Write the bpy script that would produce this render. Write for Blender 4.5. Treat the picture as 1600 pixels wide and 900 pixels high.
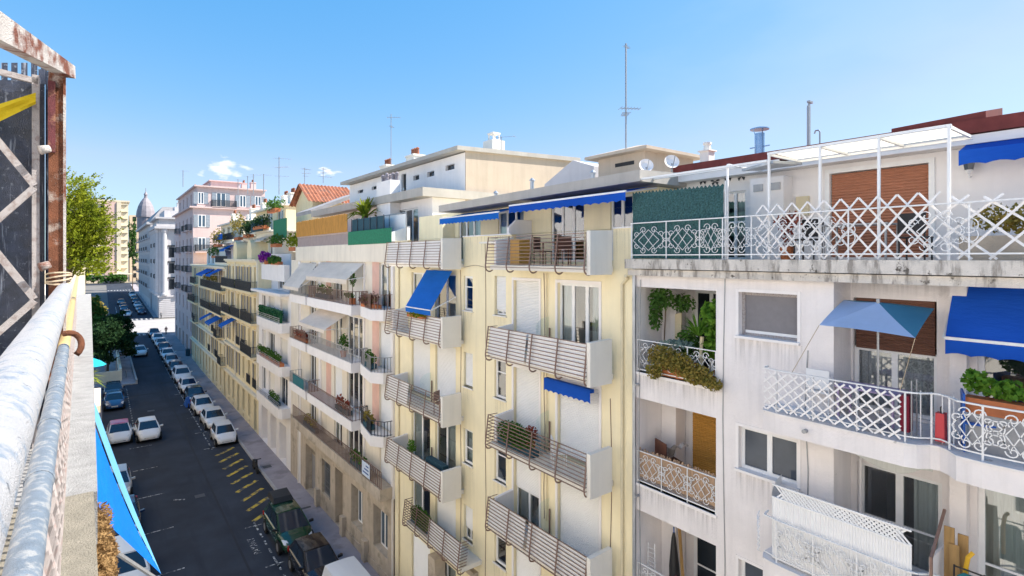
import bpy, bmesh, math, random
from mathutils import Vector, Matrix
random.seed(7)
for o in list(bpy.data.objects): bpy.data.objects.remove(o)
SC = bpy.context.scene
COL = SC.collection
R = math.radians

# ------------------------------------------------------------------ camera
H = 16.5
FPX, YAW, HORY = 850.0, R(37), 402.0
cd = bpy.data.cameras.new('camera'); cam = bpy.data.objects.new('camera', cd); COL.objects.link(cam)
cd.sensor_width = 36.0; cd.lens = 36.0*FPX/1600.0
cd.shift_y = -(450.0-HORY)/1600.0
cd.clip_start = 0.03; cd.clip_end = 6000
cam.location = (0, 0, H); cam.rotation_euler = (R(90), 0, -YAW)
SC.camera = cam

# ------------------------------------------------------------------ sky, sun, exposure
LD = Vector((-1.0, 0.45, -1.2)).normalized()          # the way the sunlight travels
sun_el = math.asin(-LD.z); sun_az = math.atan2(-LD.x, -LD.y)
W = bpy.data.worlds.new('World'); SC.world = W; W.use_nodes = True
nt = W.node_tree; nt.nodes.clear()
def nn(t, **k):
    n = nt.nodes.new(t)
    for a, v in k.items(): setattr(n, a, v)
    return n
out = nn('ShaderNodeOutputWorld'); bg = nn('ShaderNodeBackground'); bg.inputs[1].default_value = 0.085
sky = nn('ShaderNodeTexSky', sky_type='NISHITA', sun_disc=False)
sky.sun_elevation = sun_el; sky.sun_rotation = sun_az; sky.altitude = 30
sky.air_density = 1.0; sky.dust_density = 0.4; sky.ozone_density = 1.5
tc = nn('ShaderNodeTexCoord')
# thin high cloud and two small cumulus low over the roofs
def cloud(direction, rx, rz, seed):
    d = Vector(direction).normalized()
    side = Vector((d.y, -d.x, 0)).normalized(); up = side.cross(d)
    def dot(v, s):
        n = nn('ShaderNodeVectorMath', operation='DOT_PRODUCT'); n.inputs[1].default_value = v*s
        nt.links.new(tc.outputs['Generated'], n.inputs[0]); return n.outputs['Value']
    cmb = nn('ShaderNodeCombineXYZ')
    nt.links.new(dot(side, 1/rx), cmb.inputs[0]); nt.links.new(dot(up, 1/rz), cmb.inputs[1])
    front = nn('ShaderNodeMath', operation='GREATER_THAN'); front.inputs[1].default_value = 0.0
    nt.links.new(dot(d, 1), front.inputs[0])
    off = nn('ShaderNodeVectorMath', operation='SUBTRACT')
    off.inputs[1].default_value = (d.dot(side)/rx, d.dot(up)/rz, 0)
    nt.links.new(cmb.outputs[0], off.inputs[0])
    noi = nn('ShaderNodeTexNoise'); noi.inputs['Scale'].default_value = 1.5; noi.inputs['Detail'].default_value = 6
    mov = nn('ShaderNodeVectorMath', operation='ADD'); mov.inputs[1].default_value = (seed, seed*.7, 0)
    nt.links.new(off.outputs[0], mov.inputs[0]); nt.links.new(mov.outputs[0], noi.inputs['Vector'])
    ln = nn('ShaderNodeVectorMath', operation='LENGTH'); nt.links.new(off.outputs[0], ln.inputs[0])
    a = nn('ShaderNodeMath', operation='MULTIPLY_ADD'); a.inputs[1].default_value = 2.2; a.inputs[2].default_value = -0.55
    nt.links.new(noi.outputs['Fac'], a.inputs[0])
    b = nn('ShaderNodeMath', operation='SUBTRACT'); nt.links.new(a.outputs[0], b.inputs[0])
    l2 = nn('ShaderNodeMath', operation='MULTIPLY'); l2.inputs[1].default_value = 0.75; nt.links.new(ln.outputs['Value'], l2.inputs[0])
    nt.links.new(l2.outputs[0], b.inputs[1])
    c = nn('ShaderNodeMath', operation='MULTIPLY', use_clamp=True); c.inputs[1].default_value = 2.2
    nt.links.new(b.outputs[0], c.inputs[0])
    m = nn('ShaderNodeMath', operation='MULTIPLY'); nt.links.new(c.outputs[0], m.inputs[0]); nt.links.new(front.outputs[0], m.inputs[1])
    return m.outputs[0]
def pray(px, py):
    r, u = (px-800)/FPX, (HORY-py)/FPX
    s, c = math.sin(YAW), math.cos(YAW)
    return Vector((r*c+s, -r*s+c, u))
c1 = cloud(pray(350, 264), .042, .019, 2.3); c2 = cloud(pray(511, 269), .024, .009, 5.1)
mx = nn('ShaderNodeMath', operation='MAXIMUM'); nt.links.new(c1, mx.inputs[0]); nt.links.new(c2, mx.inputs[1])
c3 = cloud(pray(1440, 30), .42, .20, 9.4); fa = nn('ShaderNodeMath', operation='MULTIPLY'); fa.inputs[1].default_value = .06; nt.links.new(c3, fa.inputs[0])
m0 = mx; mx = nn('ShaderNodeMath', operation='MAXIMUM'); nt.links.new(m0.outputs[0], mx.inputs[0]); nt.links.new(fa.outputs[0], mx.inputs[1])
mix = nn('ShaderNodeMixRGB'); mix.inputs[2].default_value = (6.0, 6.1, 6.4, 1)
tint = nn('ShaderNodeCombineXYZ'); sepc = nn('ShaderNodeSeparateXYZ'); nt.links.new(sky.outputs[0], sepc.inputs[0])
for ch, (gain, power) in enumerate(((.479, 1.55), (1.433, .64), (3.18, .3))):        # colour grade of the whole sky
    pw_ = nn('ShaderNodeMath', operation='POWER'); pw_.inputs[1].default_value = power; nt.links.new(sepc.outputs[ch], pw_.inputs[0])
    ml_ = nn('ShaderNodeMath', operation='MULTIPLY'); ml_.inputs[1].default_value = gain; nt.links.new(pw_.outputs[0], ml_.inputs[0]); chan = ml_.outputs[0] if ch == 0 else chan; nt.links.new(ml_.outputs[0], tint.inputs[ch])
    if ch == 1:
        lim = nn('ShaderNodeMath', operation='MULTIPLY'); lim.inputs[1].default_value = .70; nt.links.new(ml_.outputs[0], lim.inputs[0])
        mn_ = nn('ShaderNodeMath', operation='MINIMUM'); nt.links.new(chan, mn_.inputs[0]); nt.links.new(lim.outputs[0], mn_.inputs[1]); nt.links.new(mn_.outputs[0], tint.inputs[0])
nt.links.new(mx.outputs[0], mix.inputs[0]); nt.links.new(tint.outputs[0], mix.inputs[1])
nt.links.new(mix.outputs[0], bg.inputs[0]); nt.links.new(bg.outputs[0], out.inputs[0])
sl = bpy.data.lights.new('sun', 'SUN'); sl.energy = 4.6; sl.angle = R(0.53); sl.color = (1.0, 0.94, 0.85)
sun = bpy.data.objects.new('sun', sl); COL.objects.link(sun); sun.location = (40, -20, 60)
sun.rotation_euler = LD.to_track_quat('-Z', 'Y').to_euler()
vs = SC.view_settings
vs.view_transform = 'Standard'; vs.look = 'None'; vs.gamma = 1; vs.use_curve_mapping = False
vs.exposure = 1.26

# ------------------------------------------------------------------ photo geometry (fixed world points for known planes)
def onX(px, py, X):
    d = pray(px, py); t = X/d.x; return d.y*t, H+d.z*t           # -> Y, Z on the plane x = X
def onY(px, py, Y):
    d = pray(px, py); t = Y/d.y; return d.x*t, H+d.z*t           # -> X, Z on the plane y = Y
def gz(y):
    return min(max(0, (y-90)*.02), 4.2)

# ------------------------------------------------------------------ materials
M = {}
def mat(name, col, rough=.7, var=.12, scale=3.0, metal=0, spec=.4, bump=0, streak=0, grime=None, grime_amt=.5, gscale=2.0, stretch=None, coat=0, detail=5, grime2=None, gst=None, patch=0):
    m = bpy.data.materials.new(name); m.use_nodes = True; t = m.node_tree; b = t.nodes['Principled BSDF']
    b.inputs['Roughness'].default_value = rough; b.inputs['Metallic'].default_value = metal
    b.inputs['Specular IOR Level'].default_value = spec; b.inputs['Coat Weight'].default_value = coat
    tcn = t.nodes.new('ShaderNodeTexCoord'); src = tcn.outputs['Object']
    def noise(sc, st=None, det=detail):
        n = t.nodes.new('ShaderNodeTexNoise'); n.inputs['Scale'].default_value = sc; n.inputs['Detail'].default_value = det; n.inputs['Roughness'].default_value = .62
        if st:
            mp = t.nodes.new('ShaderNodeMapping'); mp.inputs['Scale'].default_value = st
            t.links.new(src, mp.inputs[0]); t.links.new(mp.outputs[0], n.inputs['Vector'])
        else: t.links.new(src, n.inputs['Vector'])
        return n.outputs['Fac']
    def mixc(fac, c1, c2, mode='MIX'):
        x = t.nodes.new('ShaderNodeMixRGB'); x.blend_type = mode
        for s, c in ((1, c1), (2, c2)):
            if isinstance(c, tuple): x.inputs[s].default_value = (*c[:3], 1)
            else: t.links.new(c, x.inputs[s])
        if isinstance(fac, float): x.inputs[0].default_value = fac
        else: t.links.new(fac, x.inputs[0])
        return x.outputs[0]
    def ramp(f, lo, hi):
        r = t.nodes.new('ShaderNodeMapRange'); r.inputs['From Min'].default_value = lo; r.inputs['From Max'].default_value = hi
        t.links.new(f, r.inputs[0]); return r.outputs[0]
    lo = tuple(max(0, c*(1-var)) for c in col); hi = tuple(min(1, c*(1+var*.6)) for c in col)
    n1 = noise(scale, stretch)
    c = mixc(ramp(n1, .3, .7), lo, hi)
    if streak:
        n2 = noise(1.0, (3.2, 3.2, .22)); dk = tuple(x*.66 for x in col)
        f = ramp(n2, .48, .74); mu = t.nodes.new('ShaderNodeMath'); mu.operation = 'MULTIPLY'; mu.inputs[1].default_value = streak
        t.links.new(f, mu.inputs[0]); c = mixc(mu.outputs[0], c, dk)
    if grime:
        n3 = noise(gscale, gst, 8); f = ramp(n3, 1-grime_amt-.06, 1-grime_amt+.06)
        c = mixc(f, c, grime)
    if grime2:
        n4 = noise(grime2[2], None, 8); c = mixc(ramp(n4, 1-grime2[1]-.03, 1-grime2[1]+.03), c, grime2[0])
    if patch:
        n5 = noise(.45, None, 3); mp5 = t.nodes.new('ShaderNodeMapRange'); mp5.inputs['From Min'].default_value = .35; mp5.inputs['From Max'].default_value = .65
        mp5.inputs['To Min'].default_value = 1-patch; mp5.inputs['To Max'].default_value = 1.0; t.links.new(n5, mp5.inputs[0])
        vm = t.nodes.new('ShaderNodeVectorMath'); vm.operation = 'SCALE'; t.links.new(c, vm.inputs[0]); t.links.new(mp5.outputs[0], vm.inputs['Scale']); c = vm.outputs[0]
    t.links.new(c, b.inputs['Base Color'])
    if bump:
        bp = t.nodes.new('ShaderNodeBump'); bp.inputs['Strength'].default_value = bump; bp.inputs['Distance'].default_value = .02
        t.links.new(noise(scale*12, stretch), bp.inputs['Height']); t.links.new(bp.outputs[0], b.inputs['Normal'])
    M[name] = m; return m
def glassmat(name, tint=(.75, .82, .85), refl=.16, dark=.55):
    m = bpy.data.materials.new(name); m.use_nodes = True; t = m.node_tree; t.nodes.remove(t.nodes['Principled BSDF'])
    o = t.nodes['Material Output']
    tr = t.nodes.new('ShaderNodeBsdfTransparent'); tr.inputs[0].default_value = (*tint, 1)
    gl = t.nodes.new('ShaderNodeBsdfGlossy'); gl.inputs['Roughness'].default_value = .02; gl.inputs[0].default_value = (.95, .97, 1, 1)
    fr = t.nodes.new('ShaderNodeFresnel'); fr.inputs[0].default_value = 1.5
    ad = t.nodes.new('ShaderNodeMath'); ad.operation = 'ADD'; ad.use_clamp = True; ad.inputs[1].default_value = refl
    t.links.new(fr.outputs[0], ad.inputs[0])
    mx = t.nodes.new('ShaderNodeMixShader'); t.links.new(ad.outputs[0], mx.inputs[0]); t.links.new(tr.outputs[0], mx.inputs[1]); t.links.new(gl.outputs[0], mx.inputs[2])
    t.links.new(mx.outputs[0], o.inputs[0]); M[name] = m; return m
def clothmat(name, col, trans=.35, var=.05):
    m = mat(name, col, rough=.85, var=max(var, .10), scale=1.3, spec=.15, bump=.0)
    if 'awning' in name: m = mat(name, col, rough=.8, var=.16, scale=1.1, spec=.15, bump=.9, stretch=(1, .35, 1))
    t = m.node_tree; b = t.nodes['Principled BSDF']; o = t.nodes['Material Output']
    tl = t.nodes.new('ShaderNodeBsdfTranslucent')
    l = b.inputs['Base Color'].links[0].from_socket; t.links.new(l, tl.inputs[0])
    mx = t.nodes.new('ShaderNodeMixShader'); mx.inputs[0].default_value = trans
    t.links.new(b.outputs[0], mx.inputs[1]); t.links.new(tl.outputs[0], mx.inputs[2]); t.links.new(mx.outputs[0], o.inputs[0]); return m
def leafmat(name, c1, c2, trans=.3):
    m = clothmat(name, c1, trans); t = m.node_tree
    mixn = t.nodes['Principled BSDF'].inputs['Base Color'].links[0].from_node
    mixn.inputs[1].default_value = (*c1, 1); mixn.inputs[2].default_value = (*c2, 1)
    for n in t.nodes:
        if n.type == 'TEX_NOISE': n.inputs['Scale'].default_value = 7
    return m

mat('white_stucco', (.83, .78, .762), .9, .05, 1.5, bump=.5, streak=.36, spec=.2, patch=.07, grime2=((.52, .49, .47), .26, 1.7))
mat('white_paint', (.82, .81, .80), .55, .05, 4, spec=.4)
mat('lattice_white', (.80, .77, .75), .6, .08, 12, grime=(.42, .36, .32), grime_amt=.28, gscale=16); mat('white_wall', (.84, .80, .78), .85, .05, 1.2, streak=.15, spec=.2)
mat('yellow_stucco', (.91, .80, .545), .9, .05, .8, bump=.35, streak=.26, spec=.2, patch=.05, grime2=((.70, .62, .44), .25, 1.4))
mat('beige_wall', (.52, .43, .34), .9, .06, 1.0, streak=.35, bump=.3, spec=.2)
mat('cream_stucco', (.82, .74, .62), .9, .05, 1, patch=.08, streak=.4, spec=.2)
mat('cream_pale', (.80, .755, .68), .9, .05, 1, streak=.22, spec=.2)
mat('ground_stone', (.56, .47, .37), .9, .14, 1.6, streak=.6, bump=.5, spec=.2, patch=.15, grime=(.33, .28, .22), grime_amt=.40, gscale=.9)
mat('pink_strip', (.70, .44, .36), .9, .08, 2, spec=.2)
mat('yellow_ochre', (.86, .73, .47), .9, .09, .9, streak=.35, spec=.2)
mat('pale_ochre', (.84, .76, .60), .9, .08, .9, streak=.2, spec=.2)
mat('pink_stucco', (.66, .50, .47), .9, .06, .5, streak=.3, spec=.2)
mat('grey_white_stone', (.56, .53, .53), .85, .08, .8, streak=.3, spec=.2)
mat('dark_stone_joint', (.42, .40, .41), .9, .1)
mat('beige_block', (.72, .62, .46), .9, .06, .5, streak=.2, spec=.2)
mat('salmon_block', (.70, .48, .40), .9, .06, .5, spec=.2)
mat('grimy_ledge', (.66, .61, .55), .95, .18, 3, grime=(.30, .27, .24), grime_amt=.44, gscale=2.6, gst=(1, 2.2, .5), grime2=((.12, .105, .09), .36, 5.5), bump=.6, streak=.6, spec=.2)
mat('edge_grime', (.78, .74, .72), .95, .12, 3, grime=(.30, .27, .25), grime_amt=.34, gscale=6, bump=.5, spec=.2)
mat('dark_red_roof', (.17, .035, .03), .7, .25, 4, spec=.3)
mat('terracotta_tile', (.34, .13, .075), .85, .45, 2.2, grime=(.22, .12, .09), grime_amt=.42, gscale=1.5, spec=.2)
mat('grey_roof', (.36, .34, .34), .9, .2, 1.5)
mat('slate_dome', (.27, .24, .26), .6, .2, 1)
mat('brown_shutter', (.40, .17, .10), .55, .12, 2, stretch=(1, 1, 9))
mat('ochre_shutter', (.52, .27, .055), .6, .18, 2, stretch=(1, 1, 9))
mat('dark_brown_shutter', (.16, .075, .05), .6, .2, 2, stretch=(1, 1, 9))
mat('white_shutter', (.80, .79, .77), .5, .03, 2)
mat('grey_shutter', (.27, .26, .26), .7, .1, 2)
mat('far_pane', (.022, .026, .032), .5, .3, 1, spec=.1); mat('slate_pane', (.075, .09, .115), .12, .2, 1, spec=.4); mat('sunlit_crossing', (.36, .34, .33), .9, .15, .5); mat('blind_grey', (.20, .19, .20), .8, .08, 6)
mat('dark_room', (.035, .037, .042), .9, .3, 1)
mat('room_grey', (.10, .10, .105), .9, .3, 1)
mat('dark_pane', (.02, .026, .034), .08, .3, .7, spec=.45)
mat('blue_pane', (.06, .10, .15), .06, .3, .7, spec=.8)
mat('curtain', (.60, .61, .58), .9, .12, 8, stretch=(6, 6, .3))
mat('lace', (.55, .54, .53), .9, .5, 30)
glassmat('glass'); glassmat('screen_glass', (.86, .93, .92), .05)
mat('taupe_metal', (.235, .15, .12), .5, .15, 8, metal=.2)
mat('white_metal', (.78, .77, .76), .45, .08, 10, grime=(.35, .22, .14), grime_amt=.26, gscale=14)
mat('grey_metal', (.34, .35, .37), .4, .15, 5, metal=.5)
mat('zinc', (.42, .44, .47), .35, .2, 3, metal=.6)
mat('black_iron', (.035, .04, .05), .5, .2, 4)
mat('steel_blue_flue', (.30, .42, .58), .25, .2, 3, metal=.8)
mat('pipe_beige', (.72, .62, .42), .7, .1, 3)
clothmat('blue_awning', (.012, .095, .52), .25); clothmat('bright_blue_awning', (.015, .16, .62), .3)
clothmat('cyan_awning', (.003, .15, .62), .2); clothmat('cyan_pale', (.13, .36, .58), .2)
clothmat('cream_awning', (.88, .79, .69), .3); clothmat('parasol_lit_blue', (.43, .54, .74), .25); clothmat('parasol_shade_teal', (.07, .23, .34), .25)
clothmat('pergola_sheet', (.86, .80, .66), .75); clothmat('yellow_cloth', (.75, .55, .03), .4); clothmat('teal_cloth', (.03, .42, .50), .3)
mat('screen_green', (.055, .145, .145), .9, .65, 26, bump=1.0, detail=8)
mat('mesh_green', (.02, .19, .10), .85, .3, 12); mat('mesh_dark_teal', (.02, .07, .10), .85, .3, 12)
mat('hedge_green', (.012, .10, .035), .9, .5, 18)
mat('bamboo', (.58, .30, .07), .7, .35, 3, stretch=(9, 9, .5)); mat('reed', (.46, .31, .20), .9, .4, 3, stretch=(14, 14, .8))
mat('wood', (.40, .24, .09), .7, .3, 2, stretch=(6, 6, .6)); mat('dark_wood', (.13, .05, .03), .6, .3, 3)
mat('terracotta', (.50, .16, .06), .8, .15, 4); mat('red_plastic', (.62, .06, .07), .5, .1); mat('magenta_cloth', (.55, .03, .16), .8, .3)
mat('blue_plastic', (.01, .10, .42), .5, .15); mat('teal_canvas', (.005, .13, .16), .7, .1); mat('yellow_plastic', (.75, .42, .02), .5, .1)
mat('black_plastic', (.02, .02, .022), .5, .1); mat('lilac_cloth', (.42, .32, .48), .9, .15); mat('grey_cloth', (.45, .43, .42), .9, .4, 9)
mat('crimson_cloth', (.22, .01, .03), .8, .4, 30)
leafmat('leaf_green', (.03, .09, .02), (.11, .22, .04)); leafmat('leaf_dark', (.012, .035, .014), (.035, .08, .025))
leafmat('leaf_lime', (.075, .125, .01), (.31, .335, .022), .35); leafmat('leaf_olive', (.14, .15, .03), (.42, .30, .08))
leafmat('leaf_bright', (.05, .17, .02), (.22, .40, .05), .4); leafmat('leaf_red', (.16, .03, .03), (.42, .12, .07))
leafmat('leaf_grey', (.10, .17, .17), (.24, .33, .30)); leafmat('leaf_purple', (.16, .02, .22), (.40, .05, .45)); leafmat('leaf_dry', (.20, .11, .045), (.42, .27, .12))
leafmat('leaf_pink', (.35, .10, .14), (.10, .15, .04))
mat('bark', (.12, .08, .055), .9, .3, 4)
mat('asphalt', (.034, .042, .060), .85, .35, .35, bump=.25, grime=(.022, .028, .042), grime_amt=.42, gscale=.22, gst=(2.5, .25, 1), grime2=((.014, .017, .022), .27, 1.3), spec=.3)
mat('asphalt_patch', (.022, .026, .036), .85, .2, 1.2, bump=.25)
mat('paving', (.36, .32, .335), .9, .18, .7, bump=.3, grime=(.25, .225, .235), grime_amt=.42, gscale=.6, spec=.25)
mat('kerb_stone', (.42, .40, .39), .85, .15, 2)
mat('ground', (.16, .15, .14), .95, .2, .2)
mat('road_white', (.72, .72, .71), .8, .15, 3, grime=(.06, .065, .075), grime_amt=.53, gscale=5)
mat('road_yellow', (.66, .47, .05), .8, .2, 3, grime=(.08, .08, .08), grime_amt=.50, gscale=2.6)
mat('iron_cover', (.07, .07, .075), .6, .2, 6)
mat('rail_paint', (.40, .40, .415), .5, .10, 30, grime=(.22, .27, .34), grime_amt=.42, gscale=34, grime2=((.10, .11, .13), .33, 42), bump=.6, detail=8)
mat('rail_blue', (.15, .19, .24), .5, .2, 30, grime=(.30, .31, .32), grime_amt=.44, gscale=40, grime2=((.24, .12, .06), .30, 30), bump=.5)
mat('rail_tan', (.45, .32, .14), .5, .15, 20, grime=(.5, .3, .1), grime_amt=.3, gscale=14)
mat('roof_cream', (.44, .41, .37), .9, .12, 1.2, streak=.3); mat('claustra', (.46, .37, .35), .9, .1, 3)
mat('rust', (.21, .075, .035), .9, .5, 14, grime=(.42, .33, .28), grime_amt=.40, gscale=13, bump=1.0, detail=8)
mat('rust_maroon', (.15, .035, .04), .8, .5, 14, grime=(.34, .17, .10), grime_amt=.42, gscale=16, bump=.8)
mat('rust_white', (.50, .46, .43), .7, .15, 10, grime=(.17, .05, .022), grime_amt=.46, gscale=6, bump=.8, detail=8)
mat('flaky_white', (.46, .42, .41), .8, .12, 20, grime=(.33, .27, .25), grime_amt=.44, gscale=30, bump=.8)
mat('streaky_panel', (.035, .045, .075), .15, .5, 18, grime=(.36, .39, .46), grime_amt=.36, gscale=9, gst=(5, 5, .45), grime2=((.16, .18, .22), .36, 40), spec=.6, bump=.4)
mat('ledge_sunlit', (.31, .305, .30), .9, .22, 9, bump=.8, detail=8); mat('ledge_shaded', (.24, .215, .17), .95, .25, 9, bump=.8)
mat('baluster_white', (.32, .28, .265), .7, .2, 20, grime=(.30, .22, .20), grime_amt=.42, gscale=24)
mat('twine', (.50, .40, .28), .9, .2, 9)
mat('tyre', (.02, .02, .02), .85, .1); mat('rim', (.45, .45, .47), .35, .1, metal=.7); mat('car_glass', (.010, .022, .042), .05, .05, 1.5, spec=.7)
mat('car_white', (.78, .78, .79), .3, .02, 1, coat=.5); mat('car_black', (.012, .012, .016), .25, .02, 1, coat=.6); mat('car_green', (.008, .05, .026), .2, .02, 1, coat=.8)
mat('car_blue', (.012, .075, .22), .25, .1, 1, coat=.6); mat('car_navy', (.010, .022, .065), .25, .1, 1, coat=.6); mat('car_red', (.50, .015, .09), .3, .1, 1, coat=.5)
mat('car_silver', (.45, .46, .48), .3, .05, 1, coat=.5, metal=.3); mat('car_grey', (.12, .125, .135), .3, .05, 1, coat=.5)
mat('lamp_glass', (.70, .72, .75), .1, .1, 5, spec=.8); mat('tail_red', (.45, .01, .01), .2, .05); mat('plate', (.75, .75, .73), .5, .03)
mat('skin', (.45, .28, .2), .6, .05)
mat('poster', (.62, .70, .80), .6, .1, 3); mat('poster_ink', (.03, .09, .30), .6, .1, 3)

def stainmat(name, col, amt):
    m = bpy.data.materials.new(name); m.use_nodes = True; t = m.node_tree; b = t.nodes['Principled BSDF']; o = t.nodes['Material Output']
    b.inputs['Base Color'].default_value = (*col, 1); b.inputs['Roughness'].default_value = .95
    tr = t.nodes.new('ShaderNodeBsdfTransparent'); mx = t.nodes.new('ShaderNodeMixShader'); tcn = t.nodes.new('ShaderNodeTexCoord')
    mp = t.nodes.new('ShaderNodeMapping'); mp.inputs['Scale'].default_value = (14, 14, .7); n = t.nodes.new('ShaderNodeTexNoise'); n.inputs['Scale'].default_value = 1; n.inputs['Detail'].default_value = 4
    t.links.new(tcn.outputs['Object'], mp.inputs[0]); t.links.new(mp.outputs[0], n.inputs['Vector'])
    r = t.nodes.new('ShaderNodeMapRange'); r.inputs['From Min'].default_value = .42; r.inputs['From Max'].default_value = .72; r.inputs['To Max'].default_value = amt; t.links.new(n.outputs['Fac'], r.inputs[0])
    s = t.nodes.new('ShaderNodeSeparateXYZ'); t.links.new(tcn.outputs['Generated'], s.inputs[0])
    mu = t.nodes.new('ShaderNodeMath'); mu.operation = 'MULTIPLY'; t.links.new(r.outputs[0], mu.inputs[0]); t.links.new(s.outputs[2], mu.inputs[1])
    t.links.new(mu.outputs[0], mx.inputs[0]); t.links.new(tr.outputs[0], mx.inputs[1]); t.links.new(b.outputs[0], mx.inputs[2]); t.links.new(mx.outputs[0], o.inputs[0]); M[name] = m
stainmat('rain_stain', (.30, .27, .24), .30); stainmat('rain_stain_ochre', (.40, .32, .20), .26)
# ------------------------------------------------------------------ mesh collector, things and parts
ORG = {}
class MB:
    def __init__(s): s.v = []; s.f = []
    def quad(s, *p):
        n = len(s.v); s.v += [tuple(q) for q in p]; s.f.append(tuple(range(n, n+len(p)))); return s
    def box(s, x0, x1, y0, y1, z0, z1):
        if x0 > x1: x0, x1 = x1, x0
        if y0 > y1: y0, y1 = y1, y0
        if z0 > z1: z0, z1 = z1, z0
        n = len(s.v); s.v += [(x0,y0,z0),(x1,y0,z0),(x1,y1,z0),(x0,y1,z0),(x0,y0,z1),(x1,y0,z1),(x1,y1,z1),(x0,y1,z1)]
        s.f += [tuple(n+i for i in q) for q in ((0,3,2,1),(4,5,6,7),(0,1,5,4),(1,2,6,5),(2,3,7,6),(3,0,4,7))]; return s
    def prism(s, poly, z0, z1):                     # plan polygon extruded upwards
        n = len(s.v); k = len(poly)
        s.v += [(x, y, z0) for x, y in poly] + [(x, y, z1) for x, y in poly]
        s.f += [tuple(n+i for i in reversed(range(k))), tuple(n+k+i for i in range(k))]
        s.f += [(n+i, n+(i+1) % k, n+k+(i+1) % k, n+k+i) for i in range(k)]; return s
    def hull(s, a, b):                              # two matching loops joined and capped
        n = len(s.v); k = len(a); s.v += [tuple(p) for p in a] + [tuple(p) for p in b]
        s.f += [tuple(n+i for i in reversed(range(k))), tuple(n+k+i for i in range(k))]
        s.f += [(n+i, n+(i+1) % k, n+k+(i+1) % k, n+k+i) for i in range(k)]; return s
    def tube(s, pts, r, seg=6, closed=False, cap=True):
        pts = [Vector(p) for p in pts]; n0 = len(s.v); k = len(pts)
        rr = r if isinstance(r, (list, tuple)) else [r]*k
        up = None
        for i, p in enumerate(pts):
            if closed: t = pts[(i+1) % k]-pts[i-1]
            else: t = pts[min(i+1, k-1)]-pts[max(i-1, 0)]
            if t.length < 1e-9: t = Vector((0, 0, 1))
            t.normalize()
            if up is None: up = Vector((0, 0, 1)) if abs(t.z) < .9 else Vector((1, 0, 0))
            a = t.cross(up)
            if a.length < 1e-5: a = t.cross(Vector((0, 1, 0)))
            a.normalize(); b = a.cross(t); b.normalize(); up = b
            for j in range(seg):
                th = 2*math.pi*(j+.5)/seg; s.v.append(tuple(p+rr[i]*(math.cos(th)*a+math.sin(th)*b)))
        for i in range(k if closed else k-1):
            for j in range(seg):
                q = n0+i*seg; w = n0+((i+1) % k)*seg; s.f.append((q+j, w+j, w+(j+1) % seg, q+(j+1) % seg))
        if cap and not closed:
            s.f.append(tuple(n0+j for j in range(seg))); s.f.append(tuple(n0+(k-1)*seg+j for j in reversed(range(seg))))
        return s
    def bar(s, a, b, w, d=None, up=(0, 0, 1)):      # rectangular bar from a to b
        a, b = Vector(a), Vector(b); t = (b-a).normalized(); u = t.cross(Vector(up))
        if u.length < 1e-4: u = t.cross(Vector((1, 0, 0)))
        u.normalize(); v = u.cross(t); d = d or w
        o = [u*w/2+v*d/2, -u*w/2+v*d/2, -u*w/2-v*d/2, u*w/2-v*d/2]
        return s.hull([a+q for q in o], [b+q for q in o])
    def lathe(s, c, prof, seg=12):                  # prof = [(r, z)...] about a vertical axis at c
        n = len(s.v); k = len(prof)
        for r, z in prof:
            for j in range(seg):
                th = 2*math.pi*j/seg; s.v.append((c[0]+r*math.cos(th), c[1]+r*math.sin(th), c[2]+z))
        for i in range(k-1):
            for j in range(seg):
                s.f.append((n+i*seg+j, n+i*seg+(j+1) % seg, n+(i+1)*seg+(j+1) % seg, n+(i+1)*seg+j))
        s.f.append(tuple(n+j for j in reversed(range(seg)))); s.f.append(tuple(n+(k-1)*seg+j for j in range(seg))); return s
    def pieces(s):                                  # connected pieces as collectors of their own
        par = list(range(len(s.v)))
        def find(i):
            while par[i] != i: par[i] = par[par[i]]; i = par[i]
            return i
        for f in s.f:
            a = find(f[0])
            for k in f[1:]: par[find(k)] = a
        gp = {}
        for f in s.f: gp.setdefault(find(f[0]), []).append(f)
        res = []
        for fs in gp.values():
            q = MB(); ix = {}
            for f in fs:
                for k in f:
                    if k not in ix: ix[k] = len(q.v); q.v.append(s.v[k])
                q.f.append(tuple(ix[k] for k in f))
            res.append(q)
        return res
    def each(s, name, m, parent=None, **k): return [q.build(name, m, parent, **k) for q in s.pieces()]
    def build(s, name, m, parent=None, label=None, smooth=False, xf=None):
        if not s.f: return None
        o3 = Vector(ORG.get(parent.name, (0, 0, 0))) if parent else Vector((0, 0, 0))
        me = bpy.data.meshes.new(name)
        vs_ = [(xf @ Vector(p)) if xf else Vector(p) for p in s.v]
        me.from_pydata([tuple(p-o3) for p in vs_], [], s.f); me.update()
        mm = m if isinstance(m, list) else [m]
        for q in mm: me.materials.append(M[q] if isinstance(q, str) else q)
        if smooth:
            for p in me.polygons: p.use_smooth = True
        o = bpy.data.objects.new(name, me); COL.objects.link(o)
        if parent: o.parent = parent; ORG[o.name] = tuple(o3)
        if label: o['label'] = label
        return o
def tag(o, label=None, cat=None, group=None, kind=None):
    if label: o['label'] = label
    if cat: o['category'] = cat
    if group: o['group'] = group
    if kind: o['kind'] = kind
    return o
def thing(name, label, cat, loc=(0, 0, 0), rz=0, group=None, world=True):
    o = bpy.data.objects.new(name, None); COL.objects.link(o); o.location = loc; o.rotation_euler = (0, 0, rz)
    o.empty_display_size = .3
    ORG[o.name] = tuple(loc) if world else (0, 0, 0)
    return tag(o, label, cat, group)
def struct(mb, name, m): return tag(mb.build(name, m), kind='structure')
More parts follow.
